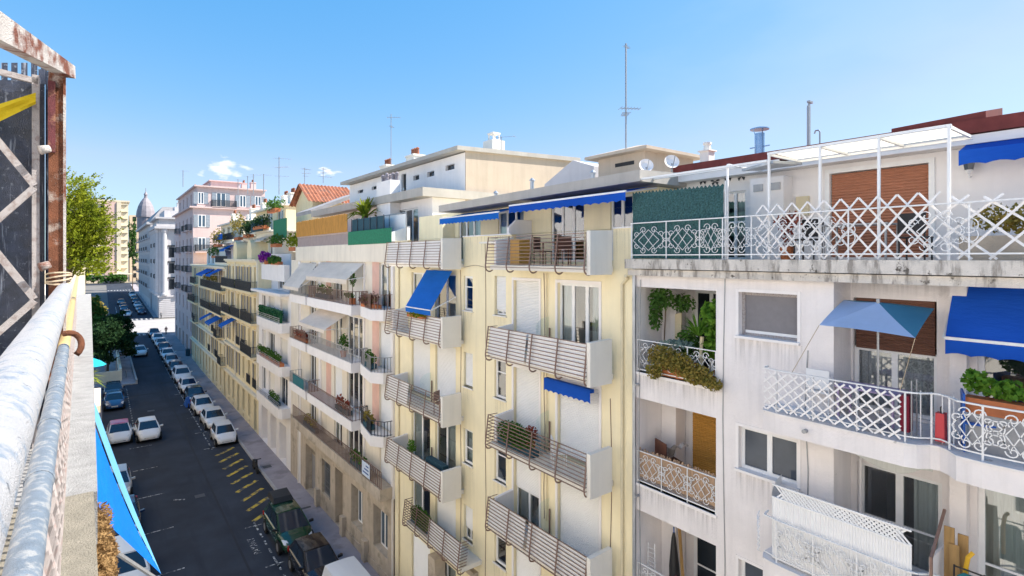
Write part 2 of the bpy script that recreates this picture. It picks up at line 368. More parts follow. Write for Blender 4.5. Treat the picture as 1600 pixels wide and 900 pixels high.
def copy_thing(o, loc, rz, label, group=None):
    c = o.copy(); COL.objects.link(c); c.location = loc; c.rotation_euler = (0, 0, rz); c['label'] = label
    if group: c['group'] = group
    for ch in o.children:
        d = ch.copy(); COL.objects.link(d); d.parent = c
        for g in ch.children:
            e = g.copy(); COL.objects.link(e); e.parent = d
    return c

# ------------------------------------------------------------------ facade helpers (facades face -x, towards the street)
def facade(mb, X, y0, y1, z0, z1, ops=()):
    """front sheet at x = X with real openings (y0, y1, z0, z1, depth) and their reveals"""
    ys = sorted({y0, y1, *[min(max(v, y0), y1) for o in ops for v in o[:2]]}); zs = sorted({z0, z1, *[min(max(v, z0), z1) for o in ops for v in o[2:4]]})
    for i in range(len(ys)-1):
        for j in range(len(zs)-1):
            a, b, c, d = ys[i], ys[i+1], zs[j], zs[j+1]; my, mz = (a+b)/2, (c+d)/2
            if any(o[0] < my < o[1] and o[2] < mz < o[3] for o in ops): continue
            mb.quad((X, b, c), (X, a, c), (X, a, d), (X, b, d))
    for o in ops:
        a, b, c, d, w = o[:5]
        mb.quad((X, a, c), (X, b, c), (X+w, b, c), (X+w, a, c)).quad((X, a, d), (X+w, a, d), (X+w, b, d), (X, b, d))
        mb.quad((X, a, c), (X+w, a, c), (X+w, a, d), (X, a, d)).quad((X, b, c), (X, b, d), (X+w, b, d), (X+w, b, c))
    return mb
def shell(mb, X, XB, y0, y1, z0, z1, roof=True):     # sides, back and top behind a front sheet
    mb.quad((X, y0, z0), (XB, y0, z0), (XB, y0, z1), (X, y0, z1)).quad((X, y1, z0), (X, y1, z1), (XB, y1, z1), (XB, y1, z0))
    mb.quad((XB, y0, z0), (XB, y1, z0), (XB, y1, z1), (XB, y0, z1))
    if roof: mb.quad((X, y0, z1), (XB, y0, z1), (XB, y1, z1), (X, y1, z1))
    return mb
def frame_mb(x, y0, y1, z0, z1, n=2, bars=(), fw=.06, t=.05, mw=None):
    mb = MB(); mw = mw or fw*1.5
    mb.box(x, x+t, y0, y1, z1-fw, z1).box(x, x+t, y0, y1, z0, z0+fw)
    mb.box(x, x+t, y0, y0+fw, z0+fw, z1-fw).box(x, x+t, y1-fw, y1, z0+fw, z1-fw)
    w = (y1-y0)/n
    for i in range(1, n): mb.box(x, x+t, y0+i*w-mw/2, y0+i*w+mw/2, z0+fw, z1-fw)
    for b in bars:
        zb = z0+(z1-z0)*b
        for i in range(n):
            a, c = y0+i*w+(fw if i == 0 else mw/2), y0+(i+1)*w-(fw if i == n-1 else mw/2)
            mb.box(x+.008, x+t-.008, a, c, zb-.02, zb+.02)
    return mb
def window(par, X, y0, y1, z0, z1, n=2, bars=(), fm='white_paint', depth=.14, fw=.06, curtain=None, name='window', room=.7, pane='glass', label=None):
    x = X+depth
    f = frame_mb(x, y0, y1, z0, z1, n, bars, fw).build(name, fm, par, label)
    MB().quad((x+.025, y1, z0), (x+.025, y0, z0), (x+.025, y0, z1), (x+.025, y1, z1)).build('pane', pane, f)
    if pane == 'glass':
        r = MB(); b = x+.052
        r.quad((b+room, y1, z0), (b+room, y0, z0), (b+room, y0, z1), (b+room, y1, z1)).quad((b, y0, z0), (b, y1, z0), (b+room, y1, z0), (b+room, y0, z0))
        r.quad((b, y0, z1), (b+room, y0, z1), (b+room, y1, z1), (b, y1, z1)).quad((b, y0, z0), (b+room, y0, z0), (b+room, y0, z1), (b, y0, z1)).quad((b, y1, z0), (b, y1, z1), (b+room, y1, z1), (b+room, y1, z0))
        r.build('room_wall', 'room_grey', f)
        for c in (curtain or ()):
            a, e = y0+(y1-y0)*c[0], y0+(y1-y0)*c[1]; cm = c[2] if len(c) > 2 else 'curtain'; k = MB(); nst = max(6, int((e-a)/.045)); pv = None
            for i in range(nst+1):
                y = a+(e-a)*i/nst; xx = x+.13+.03*math.sin(i*1.9)+.012*math.sin(i*.7)
                if pv: k.quad((pv[0], pv[1], z0+.02), (xx, y, z0+.02), (xx, y, z1), (pv[0], pv[1], z1))
                pv = (xx, y)
            k.build('curtain', cm, f)
    return f
def roller(par, X, y0, y1, z0, z1, m='white_shutter', depth=.12, pitch=.052, name='roller_shutter', label=None):
    mb = MB(); x = X+depth; n = max(3, int((z1-z0)/pitch)); p = (z1-z0)/n
    for i in range(n):
        a = z0+i*p
        mb.quad((x, y1, a+p*.12), (x, y0, a+p*.12), (x-.018, y0, a+p*.5), (x-.018, y1, a+p*.5)).quad((x-.018, y1, a+p*.5), (x-.018, y0, a+p*.5), (x, y0, a+p*.94), (x, y1, a+p*.94))
        mb.quad((x+.004, y1, a), (x+.004, y0, a), (x, y0, a+p*.12), (x, y1, a+p*.12)).quad((x, y1, a+p*.94), (x, y0, a+p*.94), (x+.004, y0, a+p), (x+.004, y1, a+p))
    mb.box(x+.006, x+.03, y0, y1, z0, z1)
    return mb.build(name, m, par, label)
def rail_mb(path, z0, z1, gap=.11, r=.011, top=.018, closed=False):
    mb = MB(); P = [Vector((*p, 0)) for p in path]
    for a, b in zip(P[:-1], P[1:]):
        L = (b-a).length; n = max(1, round(L/gap)); t = (b-a)/n
        mb.bar((a.x, a.y, z1), (b.x, b.y, z1), top*2, top*1.6).bar((a.x, a.y, z0+.05), (b.x, b.y, z0+.05), top*1.4, top*1.2)
        for i in range(n+1):
            q = a+t*i; mb.bar((q.x, q.y, z0), (q.x, q.y, z1), r*2)
    return mb
def wavy_valance(mb, a, b, h, n=10, amp=.04):        # hanging scalloped strip between two top corners
    a, b = Vector(a), Vector(b)
    for i in range(n*4):
        s0, s1 = i/(n*4), (i+1)/(n*4); p, q = a.lerp(b, s0), a.lerp(b, s1)
        d0, d1 = [h-amp*abs(math.sin(math.pi*n*s)) for s in (s0, s1)]
        mb.quad(p, q, q-Vector((0, 0, d1)), p-Vector((0, 0, d0)))
def leaves(mb, blobs, size=.06, asp=.55, up=0):
    for (cx, cy, cz, rx, ry, rz, n) in blobs:
        for i in range(n):
            u = Vector((random.gauss(0, 1), random.gauss(0, 1), random.gauss(0, 1))).normalized()*(random.random()**.45)
            p = Vector((cx+u.x*rx, cy+u.y*ry, cz+u.z*rz)); s = size*random.uniform(.6, 1.3)
            d = Vector((random.gauss(0, 1), random.gauss(0, 1), random.gauss(up, 1))).normalized(); e = d.cross(Vector((random.gauss(0, 1), random.gauss(0, 1), random.gauss(0, 1)))).normalized()
            mb.quad(p-d*s, p+e*s*asp, p+d*s, p-e*s*asp)
    return mb
def blades(mb, c, n, L, w, droop=.5):                # rosette of sword leaves
    c = Vector(c)
    for i in range(n):
        a = random.uniform(0, 6.283); el = random.uniform(.1, 1.35); d = Vector((math.cos(a)*math.cos(el), math.sin(a)*math.cos(el), math.sin(el))); s = d.cross(Vector((0, 0, 1))).normalized()*w
        p1 = c+d*L*.55; p2 = c+d*L-Vector((0, 0, droop*L*math.cos(el)*.5))
        mb.quad(c-s*.5, c+s*.5, p1+s, p1-s).quad(p1-s, p1+s, p2)
    return mb
# ================================================================== THE SETTING
def strip(name, m, x0, x1, y0, y1, dz, edge=None):
    mb = MB(); ys = [y0]+[b for b in (90, 300) if y0 < b < y1]+[y1]
    for a, b in zip(ys[:-1], ys[1:]):
        mb.quad((x0, a, gz(a)+dz), (x1, a, gz(a)+dz), (x1, b, gz(b)+dz), (x0, b, gz(b)+dz))
        if edge: mb.quad((edge, a, gz(a)), (edge, b, gz(b)), (edge, b, gz(b)+dz), (edge, a, gz(a)+dz))
    return struct(mb, name, m)
g = MB(); ys = [-3000, 90, 300, 3000]
for a, b in zip(ys[:-1], ys[1:]): g.quad((-3000, a, gz(a)-.03), (3000, a, gz(a)-.03), (3000, b, gz(b)-.03), (-3000, b, gz(b)-.03))
struct(g, 'ground', 'ground')
rd = MB()
for x0, x1, X0, X1, a, b in ((-.1, 9.75, -.1, 9.75, -40, 90), (-.1, 9.75, -.1, 9.75, 90, 131), (-.1, 9.75, 1.5, 10.2, 131, 161), (1.5, 10.2, 1.5, 10.2, 161, 300)):
    rd.quad((x0, a, gz(a)), (x1, a, gz(a)), (X1, b, gz(b)), (X0, b, gz(b)))
struct(rd, 'road', 'asphalt')
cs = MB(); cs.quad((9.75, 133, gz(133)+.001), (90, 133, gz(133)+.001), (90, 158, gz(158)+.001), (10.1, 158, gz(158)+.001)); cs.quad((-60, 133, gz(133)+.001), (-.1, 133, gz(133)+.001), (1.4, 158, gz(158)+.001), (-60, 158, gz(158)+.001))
cs.quad((-.1, 134.5, gz(134.5)+.02), (9.9, 134.5, gz(134.5)+.02), (10.2, 158, gz(158)+.02), (1.2, 158, gz(158)+.02)); struct(cs, 'cross_street', 'sunlit_crossing')  # crossing coloured pale to stand for sunlight falling on its asphalt
fs = MB(); fs.quad((-60, 300, gz(300)+.002), (90, 300, gz(300)+.002), (90, 322, gz(300)+.002), (-60, 322, gz(300)+.002)); struct(fs, 'far_road', 'asphalt')
strip('pavement', 'paving', 9.9, 12.0, -40, 131, .13)
strip('kerb', 'kerb_stone', 9.72, 9.9, -40, 131, .125, 9.72)
strip('left_pavement', 'paving', -1.6, .0, -40, 86, .13, .0)
strip('corner_pavement', 'paving', -1.6, 3.5, 86.2, 131, .13)
cu = MB(); cu.box(3.5, 3.7, 86.2, 131, 0, .125+gz(110)).box(.0, 3.7, 86.0, 86.2, 0, .127); struct(cu, 'corner_kerb', 'kerb_stone')
mb = MB(); mb.quad((10.2, 161, gz(161)+.13), (12.2, 161, gz(161)+.13), (12.2, 300, gz(300)+.13), (10.2, 300, gz(300)+.13)); struct(mb, 'far_pavement', 'paving')
# asphalt repairs and joints
pt = MB()
for (x0, x1, y0, y1) in ((6.15, 6.27, 30, 100), (3.2, 4.4, 64, 70), (6.6, 7.5, 60, 67), (5.2, 7.6, 84, 85.2), (2.6, 6.0, 78.5, 79)): pt.quad((x0, y0, .004), (x1, y0, .004), (x1, y1, .004), (x0, y1, .004))
struct(pt, 'asphalt_repair', 'asphalt_patch')
# parking marks, dashes, yellow delivery bay, PAYANT
wm = MB()
def mark(x0, y0, x1, y1, w, mbx):
    a, b = Vector((x0, y0, .008)), Vector((x1, y1, .008)); t = (b-a).normalized(); u = Vector((-t.y, t.x, 0))*w/2
    for q in (a, b): q.z += gz(q.y)
    mbx.quad(a-u, a+u, b+u, b-u)
for y in [25+1.05*i for i in range(11)]+[53+1.05*i for i in range(46)]: mark(7.55+random.uniform(-.02, .02), y, 7.55, y+.55, .10, wm)
for y in (31.0, 36.2, 53.2, 58.5, 64.5, 70.5, 76.5): mark(6.95, y, 7.9, y, .09, wm); mark(7.55, y-.45, 7.55, y+.45, .1, wm)
for y in (33.5, 39, 45, 51, 57.2): mark(1.9, y, 3.5, y+.05, .09, wm)
mark(3.9, 43.4, 4.5, 43.0, .16, wm)
for y in [60+1.1*i for i in range(22)]: mark(2.45, y, 2.45, y+.5, .1, wm)
for i in range(8): mark(3.2+.9*i, 131.6, 3.2+.9*i, 134.2, .45, wm)
for i in range(9): mark(2.0+.95*i, 158.5, 2.0+.95*i, 161.5, .45, wm)
mark(3.1, 162, 3.1, 195, .16, wm)
for i in range(9): mark(2+.95*i, 262, 2+.95*i, 266, .5, wm)
tag(wm.build('road_marking', 'road_white'), kind='structure')
ym = MB()
for i in range(9):
    y = 37.6+1.75*i; mark(7.55, y-.75, 9.15, y+.65, .30, ym)
tag(ym.build('delivery_bay_marking', 'road_yellow'), kind='structure')
fc = bpy.data.curves.new('paid_parking_lettering', 'FONT'); fc.body = 'PAYANT'; fc.size = .55; fc.align_x = 'CENTER'
fo = bpy.data.objects.new('tmp', fc); COL.objects.link(fo); dg = bpy.context.evaluated_depsgraph_get()
fm_ = bpy.data.meshes.new_from_object(fo.evaluated_get(dg)); bpy.data.objects.remove(fo)
fm_.materials.clear(); fm_.materials.append(M['road_white'])
po = bpy.data.objects.new('parking_lettering', fm_); COL.objects.link(po); po.location = (7.12, 33.7, .009); po.rotation_euler = (0, 0, R(90)); tag(po, kind='structure')
gr = MB()
for (x, y, w, l) in ((10.3, 28.6, .32, .28), (10.6, 36.5, .35, .12), (10.3, 45.5, .3, .3), (5.4, 43, .3, .3), (4.2, 70, .32, .32)): z = .134 if x > 9 else .012; gr.box(x-w, x+w, y-l, y+l, z-.01, z+.004)
tag(gr.build('utility_cover', 'iron_cover'), kind='structure')

# ================================================================== A: WHITE BUILDING, NEAREST ON THE RIGHT
A = thing('apartment_building', 'white rendered building nearest on the right, with iron railed balconies and dark red roof', 'building', (11.5, 2, 0))
lg = [(7.31, 9.69, z, z+2.28, 1.5) for z in (13.43, 10.45, 7.45, 4.45)]
sw = [(5.44, 6.74, 14.73, 15.72, .22), (5.44, 6.74, 11.73, 12.69, .22), (5.44, 6.74, 8.75, 9.69, .22), (5.44, 6.74, 5.8, 6.7, .22)]
rec = [(3.30, 4.70, 13.45, 15.68, .16), (.85, 2.72, 13.45, 15.5, .16), (3.22, 4.62, 10.5, 12.35, .16), (1.1, 2.72, 10.5, 12.55, .16), (3.22, 4.62, 7.4, 9.5, .16), (.9, 2.6, 7.4, 9.5, .16)]
w = MB(); facade(w, 11.5, 4.74, 9.79, 0, 16.05, lg+sw)
w.quad((11.5, 4.74, 0), (12.3, 4.74, 0), (12.3, 4.74, 16.05), (11.5, 4.74, 16.05))
facade(w, 12.3, -7, 4.74, 0, 16.05, rec)
shell(w, 12.3, 24, -7, 9.79, 0, 16.0)
w.quad((11.5, 4.74, 16.02), (11.5, 9.79, 16.02), (12.3, 9.79, 16.02), (12.3, 4.74, 16.02)).quad((11.5, 9.79, 0), (11.5, 9.79, 16.02), (12.3, 9.79, 16.02), (12.3, 9.79, 0))
for (a, b, c, d, e) in lg: w.quad((13.0, b, c), (13.0, a, c), (13.0, a, d), (13.0, b, d)).box(12.55, 12.98, 9.2, 9.68, c, d-.002)
w.box(12.1, 12.29, 2.82, 3.06, 0, 16.04)
w.build('wall', 'white_stucco', A)
lw = MB(); facade(lw, 13.4, -7, 9.75, 16.4, 18.62, [(3.72, 5.60, 16.5, 18.42, .12), (.2, 2.0, 16.5, 18.3, .12), (7.66, 8.30, 16.45, 18.25, .12)])
shell(lw, 13.4, 22, -7, 9.75, 16.4, 18.62); lw.box(12.95, 13.39, 6.45, 7.28, 16.42, 18.45); lw.build('penthouse_wall', 'white_wall', A)
ld = MB(); ld.box(11.22, 12.2, -7, 9.86, 16.2, 16.45).box(11.30, 12.25, -7, 9.82, 16.02, 16.18); ld.build('ledge', 'grimy_ledge', A)
MB().box(12.3, 13.39, -7, 9.7, 16.25, 16.43).build('terrace_floor', 'grey_roof', A)
rf = MB(); rf.hull([(12.95, -7, 18.76), (12.95, -7, 19.05), (16, -7, 19.22), (22, -7, 19.25), (22, -7, 18.8)], [(12.95, 9.59, 18.85), (12.95, 9.59, 19.08), (16, 9.59, 19.32), (22, 9.59, 19.35), (22, 9.59, 18.85)])
rf.hull([(13.0, 2.75, 19.06), (13.0, 2.75, 19.2), (14.2, 2.75, 19.45), (14.2, 2.75, 19.06)], [(13.0, 4.25, 19.06), (13.0, 4.25, 19.15), (14.2, 4.25, 19.4), (14.2, 4.25, 19.06)])
rfo = rf.build('roof', 'dark_red_roof', A)
MB().box(13.0, 13.38, -7, 9.6, 18.62, 18.79).build('fascia', 'white_wall', rfo)
# flue, masonry chimney on the red roof
cbl = MB()
for (y_, x_, za, zb_) in ((9.55, 11.47, 0, 15.9), (7.1, 11.49, 3, 16.0), (5.25, 11.49, 9.8, 14.6)): cbl.tube([(x_, y_+.03*math.sin(k*1.3), za+(zb_-za)*k/8) for k in range(9)], .012, 4)
cbl.each('cable', 'grey_metal', A)
y, z = onX(1187, 237, 14.5); fl = MB(); fl.lathe((14.5, y, 18.9), [(.13, 0), (.13, 1.02)], 14).lathe((14.5, y, 20.02), [(.25, 0), (.25, .03), (.03, .09)], 14)
for k in range(3): a = k*2.09; fl.bar((14.5+.12*math.cos(a), y+.12*math.sin(a), 19.9), (14.5+.16*math.cos(a), y+.16*math.sin(a), 20.04), .02)
fl.bar((14.5, y-.28, 19.55), (14.5, y+.28, 19.55), .03); fl.build('flue', 'steel_blue_flue', rfo, smooth=False)
y, z = onX(1105, 250, 14.5); ch = MB(); ch.box(14.35, 14.65, y-.15, y+.15, 19.2, 19.66).box(14.3, 14.7, y-.2, y+.2, 19.66, 19.7).lathe((14.5, y, 19.7), [(.12, 0), (.10, .18), (.13, .18), (.13, .24)], 10); ch.build('chimney', 'cream_pale', rfo)
# doors, windows and shutters
for i, (a, b, c, d, e) in enumerate(sw):
    sill = MB().box(11.42, 11.7, a-.06, b+.06, c-.05, c+.005)
    if i == 0:
        f = window(A, 11.5, a, b, c, d, 1, (), 'flaky_white', .14, .07, pane='blind_grey', label='window with peeling white frame and a closed grey blind')
        MB().box(11.66, 11.71, a+.05, b-.05, c+.06, c+.13).build('blind_rail', 'white_paint', f)
    else: window(A, 11.5, a, b, c, d, 2, (), 'white_paint', .12, .075, pane='slate_pane')
    sill.build('window_sill', 'white_wall', A)
    su = MB(); su.box(11.485, 11.499, a-.07, a-.002, c, d+.07).box(11.485, 11.499, b+.002, b+.07, c, d+.07).box(11.485, 11.499, a, b, d+.002, d+.07); su.each('window_surround', 'white_wall', A)
def shut(a, b, c, d, zs, X=12.3, m='dark_brown_shutter', **k):
    roller(A, X, a+.04, b-.04, zs, d, m, .05); return window(A, X, a, b, c, zs+.02 if zs > c else c, 2, k.get('bars', ()), 'white_paint', .1, .07, k.get('cur'), 'balcony_door')
shut(*rec[0][:4], 14.66, cur=[(0, 1, 'lace')]); window(A, 12.3, *rec[1][:4], 2, (), 'white_paint', .1, .08, [(.0, .25)], 'balcony_door')
window(A, 12.3, *rec[2][:4], 2, (.42,), 'white_paint', .1, .085, [(.08, .36)], 'balcony_door', room=1.4); window(A, 12.3, *rec[3][:4], 2, (.3,), 'white_paint', .1, .085, [(.62, .98), (0, .2)], 'balcony_door', room=1.4)
for r_ in rec[4:]: window(A, 12.3, *r_[:4], 2, (.3,), 'white_paint', .1, .085, [(0, .4)], 'balcony_door')
roller(A, 13.4, 3.74, 5.58, 16.5, 18.4, 'brown_shutter', .05, .062, label='wide brown roller shutter closed behind the terrace'); roller(A, 13.4, .22, 1.98, 16.5, 18.28, 'brown_shutter', .05, .062)
sf = MB(); sf.box(13.36, 13.4, 3.62, 3.72, 16.5, 18.52).box(13.36, 13.4, 5.60, 5.70, 16.5, 18.52).box(13.36, 13.4, 3.72, 5.60, 18.42, 18.52); sf.each('shutter_frame', 'white_paint', A)
window(A, 13.4, 7.66, 8.30, 16.45, 18.25, 2, (.55,), 'white_paint', .06, .05, [(0, .45)], 'terrace_door')
v = MB()
for y in (6.52, 6.95): v.box(12.93, 12.948, y, y+.24, 18.12, 18.3)
v.each('air_vent', 'grey_metal', A)
MB().box(13.3, 13.39, 6.05, 6.33, 17.5, 17.95).build('meter_box', 'pipe_beige', A)
# loggia interiors
window(A, 13.0, 7.4, 8.85, 13.45, 15.6, 3, (.35,), 'white_paint', -.06, .07, None, 'balcony_door', pane='dark_pane')
roller(A, 13.0, 7.33, 8.95, 10.47, 12.62, 'ochre_shutter', -.03, .05, label='ochre yellow roller shutter closed in the recessed balcony')
for zl in (7.45, 4.45):
    window(A, 13.0, 7.4, 8.9, zl+.02, zl+2.1, 2, (.33, .7), 'white_paint', -.06, .10, None, 'balcony_door', pane='dark_pane')
lp = MB()
for (a, b, c, d, e) in lg: lp.box(11.47, 11.66, a-.03, b+.03, c-.07, c)
lp.each('loggia_sill', 'white_wall', A)
# scroll ironwork
def ring(mb, x, y, z, r, rr=.009, n=14, a0=0, a1=6.2832):
    full = abs(a1-a0) > 6.2
    mb.tube([(x, y+r*math.cos(a0+(a1-a0)*i/n), z+r*math.sin(a0+(a1-a0)*i/n)) for i in range(n if full else n+1)], rr, 4, closed=full)
def spiral(mb, x, y, z, r, sy, sz, rr=.009):
    mb.tube([(x, y+sy*r*(1-i/16)*math.cos(i*.55), z+sz*r*(1-i/16)*math.sin(i*.55)) for i in range(14)], rr, 4)
def scroll_panel(mb, x, y0, y1, z0, z1, rr=.009):
    ym, zm, h, wd = (y0+y1)/2, (z0+z1)/2, z1-z0, y1-y0
    for s in (-1, 1):
        mb.tube([(x, ym-wd*.46, zm+s*h*.02), (x, ym-wd*.2, zm+s*h*.3), (x, ym, zm), (x, ym+wd*.2, zm-s*h*.3), (x, ym+wd*.46, zm)], rr, 4)
        mb.tube([(x, ym-wd*.30, zm), (x, ym, zm+s*h*.34), (x, ym+wd*.30, zm)], rr, 4)
        for q in (-1, 1): spiral(mb, x, ym+q*wd*.15, zm+s*h*.33, h*.12, q, s, rr); spiral(mb, x, ym+q*wd*.36, zm+s*h*.18, h*.11, -q, s, rr)
    ring(mb, x, y0, zm+h*.1, h*.15, rr); ring(mb, x, y0, zm-h*.1, h*.15, rr)
ps = [9.68]+[onX(p, 400, 11.3)[0] for p in (1041, 1093, 1129, 1174)]+[5.3, 4.4, 3.5, 2.6, 1.7, .8, -.1, -1.0]
tr = MB()
for q_, (a, b) in enumerate(zip(ps[1:], ps[:-1])):
    if q_ < 5 or q_ % 2: scroll_panel(tr, 11.3, a, b, 16.55, 17.34); tr.bar((11.3, a, 16.45), (11.3, a, 17.39), .022)
tr.bar((11.3, 9.68, 16.45), (11.3, 9.68, 17.39), .03).bar((11.3, 9.7, 17.4), (11.3, -1, 17.4), .04, .025).bar((11.3, 9.7, 16.56), (11.3, -1, 16.56), .025)
tr.build('terrace_railing', 'white_metal', A)
def iron(z, par, x=11.52):
    mb = MB(); a, b = 7.33, 9.66
    mb.bar((x, b, z+.86), (x, a, z+.86), .035, .022).bar((x, b, z+.07), (x, a, z+.07), .025)
    for i in range(4):
        y = a+(b-a)*i/3; mb.bar((x, y, z), (x, y, z+.87), .022)
        if i < 3: scroll_panel(mb, x, y, y+(b-a)/3, z+.09, z+.84, .010)
    return mb.build('loggia_railing', 'white_metal', par)
for z in (13.43, 10.45, 7.45, 4.45): iron(z, A)
# curved balconies
def curved(zf, X0=10.7):
    return [(12.3, 5.88), (11.0, 5.88), (X0+.06, 5.78), (X0, 5.5), (X0, 3.32), (X0+.07, 3.16), (X0+.24, 3.02), (X0+.27, 2.9), (X0+.16, 2.76), (X0-.01, 2.62), (X0-.05, 2.3), (X0, 1.6), (X0+.1, .6), (X0+.4, -.6), (12.3, -1.2)]
for zf in (13.40, 10.40, 7.4):
    P = curved(zf); bs = MB().prism([(x, y) for x, y in P], zf-.40, zf-.04).build('balcony', 'white_stucco', A)
    MB().prism([(x-.02 if x < 12 else x, y) for x, y in P], zf-.038, zf).build('slab_edge', 'edge_grime', bs)
    path = [(x+.06, y) for x, y in P[2:14]]
    rl = MB()
    for a, b in zip(path[:-1], path[1:]):
        rl.bar((*a, zf+.84), (*b, zf+.84), .035, .025).bar((*a, zf+.1), (*b, zf+.1), .022)
    for q in [path[1], (path[1][0], 4.8), (path[1][0], 4.05)]+path[2:10:2]+[(10.76, 1.2), (10.82, .6)]: rl.bar((*q, zf), (*q, zf+.85), .026)
    rl.bar((11.05, 5.82, zf+.84), (*path[0], zf+.84), .035, .025)
    if zf > 13:
        x = 10.70
        for k in range(3): scroll_panel(rl, x, 1.05+.55*k, 1.6+.55*k, zf+.1, zf+.82, .012)
        for y in (2.75, 2.9, 3.05, 3.2): rl.bar((path[4][0]+.1, y, zf+.02), (path[4][0]+.1, y, zf+.84), .016)
    elif zf > 10:
        for k in range(3): scroll_panel(rl, 10.74, 3.32+.74*k, 4.06+.74*k, zf+.1, zf+.82, .013)
        for k in range(8): rl.tube([(10.72-.02*k+.0, 5.78+.02, zf+.1+.1*k), (10.66, 5.84, zf+.14+.1*k), (10.78, 5.86, zf+.2+.1*k)], .011, 4)
    rl.build('balcony_railing', 'white_metal', bs)
# awnings of A
aw = MB()
def ap(i, j): u, v_ = i/24, j/8; return (12.22-.5*v_-.05*math.sin(math.pi*v_)*(1+.3*math.sin(u*19)), 3.02-4.22*u, 16.0-.88*v_-.035*math.sin(math.pi*v_)*(1+.5*math.sin(u*31)))
for i in range(24):
    for j in range(8): aw.quad(ap(i, j), ap(i+1, j), ap(i+1, j+1), ap(i, j+1))
awo = aw.build('awning', 'blue_awning', A, 'large royal blue awning drawn steeply down')
vv = MB(); wavy_valance(vv, (11.70, 3.02, 15.08), (11.70, -1.2, 15.08), .26, 12, .035); vv.build('valance', 'blue_awning', awo)
MB().bar((11.71, 3.03, 15.1), (11.71, -1.2, 15.1), .05).bar((12.2, 3.05, 15.6), (11.72, 3.05, 15.1), .03).each('awning_arm', 'white_metal', awo)
aw = MB(); aw.quad((13.3, 3.05, 18.72), (13.3, -1.2, 18.72), (12.6, -1.2, 18.45), (12.6, 3.05, 18.45)); awo = aw.build('awning', 'blue_awning', A, 'short royal blue terrace awning under the red roof edge')
vv = MB(); wavy_valance(vv, (12.59, 3.05, 18.46), (12.59, -1.2, 18.46), .28, 11, .035); vv.build('valance', 'blue_awning', awo)
ln = MB(); x, (y, z) = 13.25, onX(1514, 258, 13.25)
ln.lathe((x, y, z-.16), [(.03, 0), (.06, .07), (.06, .25), (.115, .26), (.02, .38)], 6).tube([(13.4, y, z+.28), (13.3, y, z+.36), (x, y, z+.2)], .012, 5).tube([(13.4, y, z-.2), (x, y, z-.24), (x, y, z-.14)], .012, 5); lo = ln.build('wall_lantern', 'white_metal', A); MB().lathe((x, y, z-.16), [(.068, .07), (.10, .25)], 6).build('lantern_glass', 'slate_pane', lo)
# down pipes at the join with the yellow building
MB().tube([(11.44, 9.72, 0), (11.44, 9.72, 16.2)], .05, 8).build('down_pipe', 'zinc', A)
dr = MB()
for z in (13.1, 10.12): dr.tube([(11.36, 9.6, z), (11.5, 9.6, z)], .035, 10)
dr.tube([(10.6, 4.9, 13.2), (10.72, 4.9, 13.2)], .04, 10); dr.each('drain_spout', 'grey_metal', A)
MB().tube([(12.26, 4.55, 10.9), (12.26, 4.55, 12.9)], .03, 6).build('waste_pipe', 'white_wall', A)
bl = MB(); nb = 14
for i in range(nb):                                              # sagging bamboo blind over the lower doors
    for j in range(8):
        def bp(a, b): s = a/nb; return (11.95-.05*math.sin(b/8*1.5), 4.6-(4.6-3.25)*s, 12.93-(b/8)*(.28+.30*math.sin(math.pi*min(1, s*1.15))**.8*(.4+.6*s)))
        bl.quad(bp(i, j), bp(i+1, j), bp(i+1, j+1), bp(i, j+1))
bl.build('rolled_blind', 'curtain', A)

def streaks(par, X, spots, m):
    for (a, b, z, h) in spots: MB().quad((X-.004, b, z-h), (X-.004, a, z-h), (X-.004, a, z), (X-.004, b, z)).build('rain_streak', m, par)
streaks(A, 11.5, [(a-.1, b+.1, c-.055, .75) for (a, b, c, d, e) in sw]+[(a-.05, b+.05, c-.075, .55) for (a, b, c, d, e) in lg], 'rain_stain')
streaks(A, 12.3, [(3.1, 4.72, 16.0, .3)], 'rain_stain')
# ================================================================== B: YELLOW BUILDING
B = thing('apartment_building', 'pale yellow building in the middle, with slatted brown balcony fronts and white roller shutters', 'building', (11.5, 17, 0))
ops = []; fit = []
for k in range(5):
    z = 14.4-3.02*k; zf = 16.27-3.02*k; zd = zf-3.02+.05
    ops += [(15.62, 16.33, z, z+1.42, .16), (13.76, 15.15, zd, zd+2.4, .2), (11.06, 12.86, zd, zd+2.4, .2), (17.8, 18.46, z, z+1.36, .16), (21.24, 23.03, zd, zd+2.5, .2), (19.07, 20.78, zd, zd+2.5, .2)]
w = MB(); facade(w, 11.5, 9.8, 24.82, 0, 17.3, ops+[(10.52, 15.28, 16.3, 17.3, .2), (18.5, 23.5, 16.3, 17.3, .2)]); shell(w, 11.5, 24, 9.8, 24.82, 0, 16.28)
w.box(11.504, 11.7, 9.81, 10.515, 16.29, 17.297).box(11.504, 11.7, 15.285, 18.495, 16.29, 17.297).box(11.504, 11.7, 23.505, 24.81, 16.29, 17.297)
w.build('wall', 'yellow_stucco', B)
pw = MB(); po = [(18.9, 20.65, 16.35, 18.35, .12), (16.0, 17.65, 17.35, 18.3, .12), (12.8, 14.45, 16.35, 18.4, .12), (10.75, 11.65, 16.4, 18.4, .12)]
facade(pw, 12.6, 9.8, 24.4, 16.28, 18.5, po); shell(pw, 12.6, 23, 9.8, 24.4, 16.28, 18.5); pw.box(12.0, 12.59, 20.0+1.0, 21.14, 16.3, 18.3); pw.build('penthouse_wall', 'yellow_stucco', B)
for i, (a, b, c, d, e) in enumerate(po): window(B, 12.6, a, b, c, d, 3 if b-a > 1.2 else 2, (), 'white_paint', .06, .07, [(0, .3), (.75, 1)] if i < 2 else None, 'terrace_door', room=1.2)
rs = MB().box(11.35, 23, 9.5, 21.2, 18.42, 18.66).box(11.6, 23, 21.2, 24.6, 18.42, 18.64)
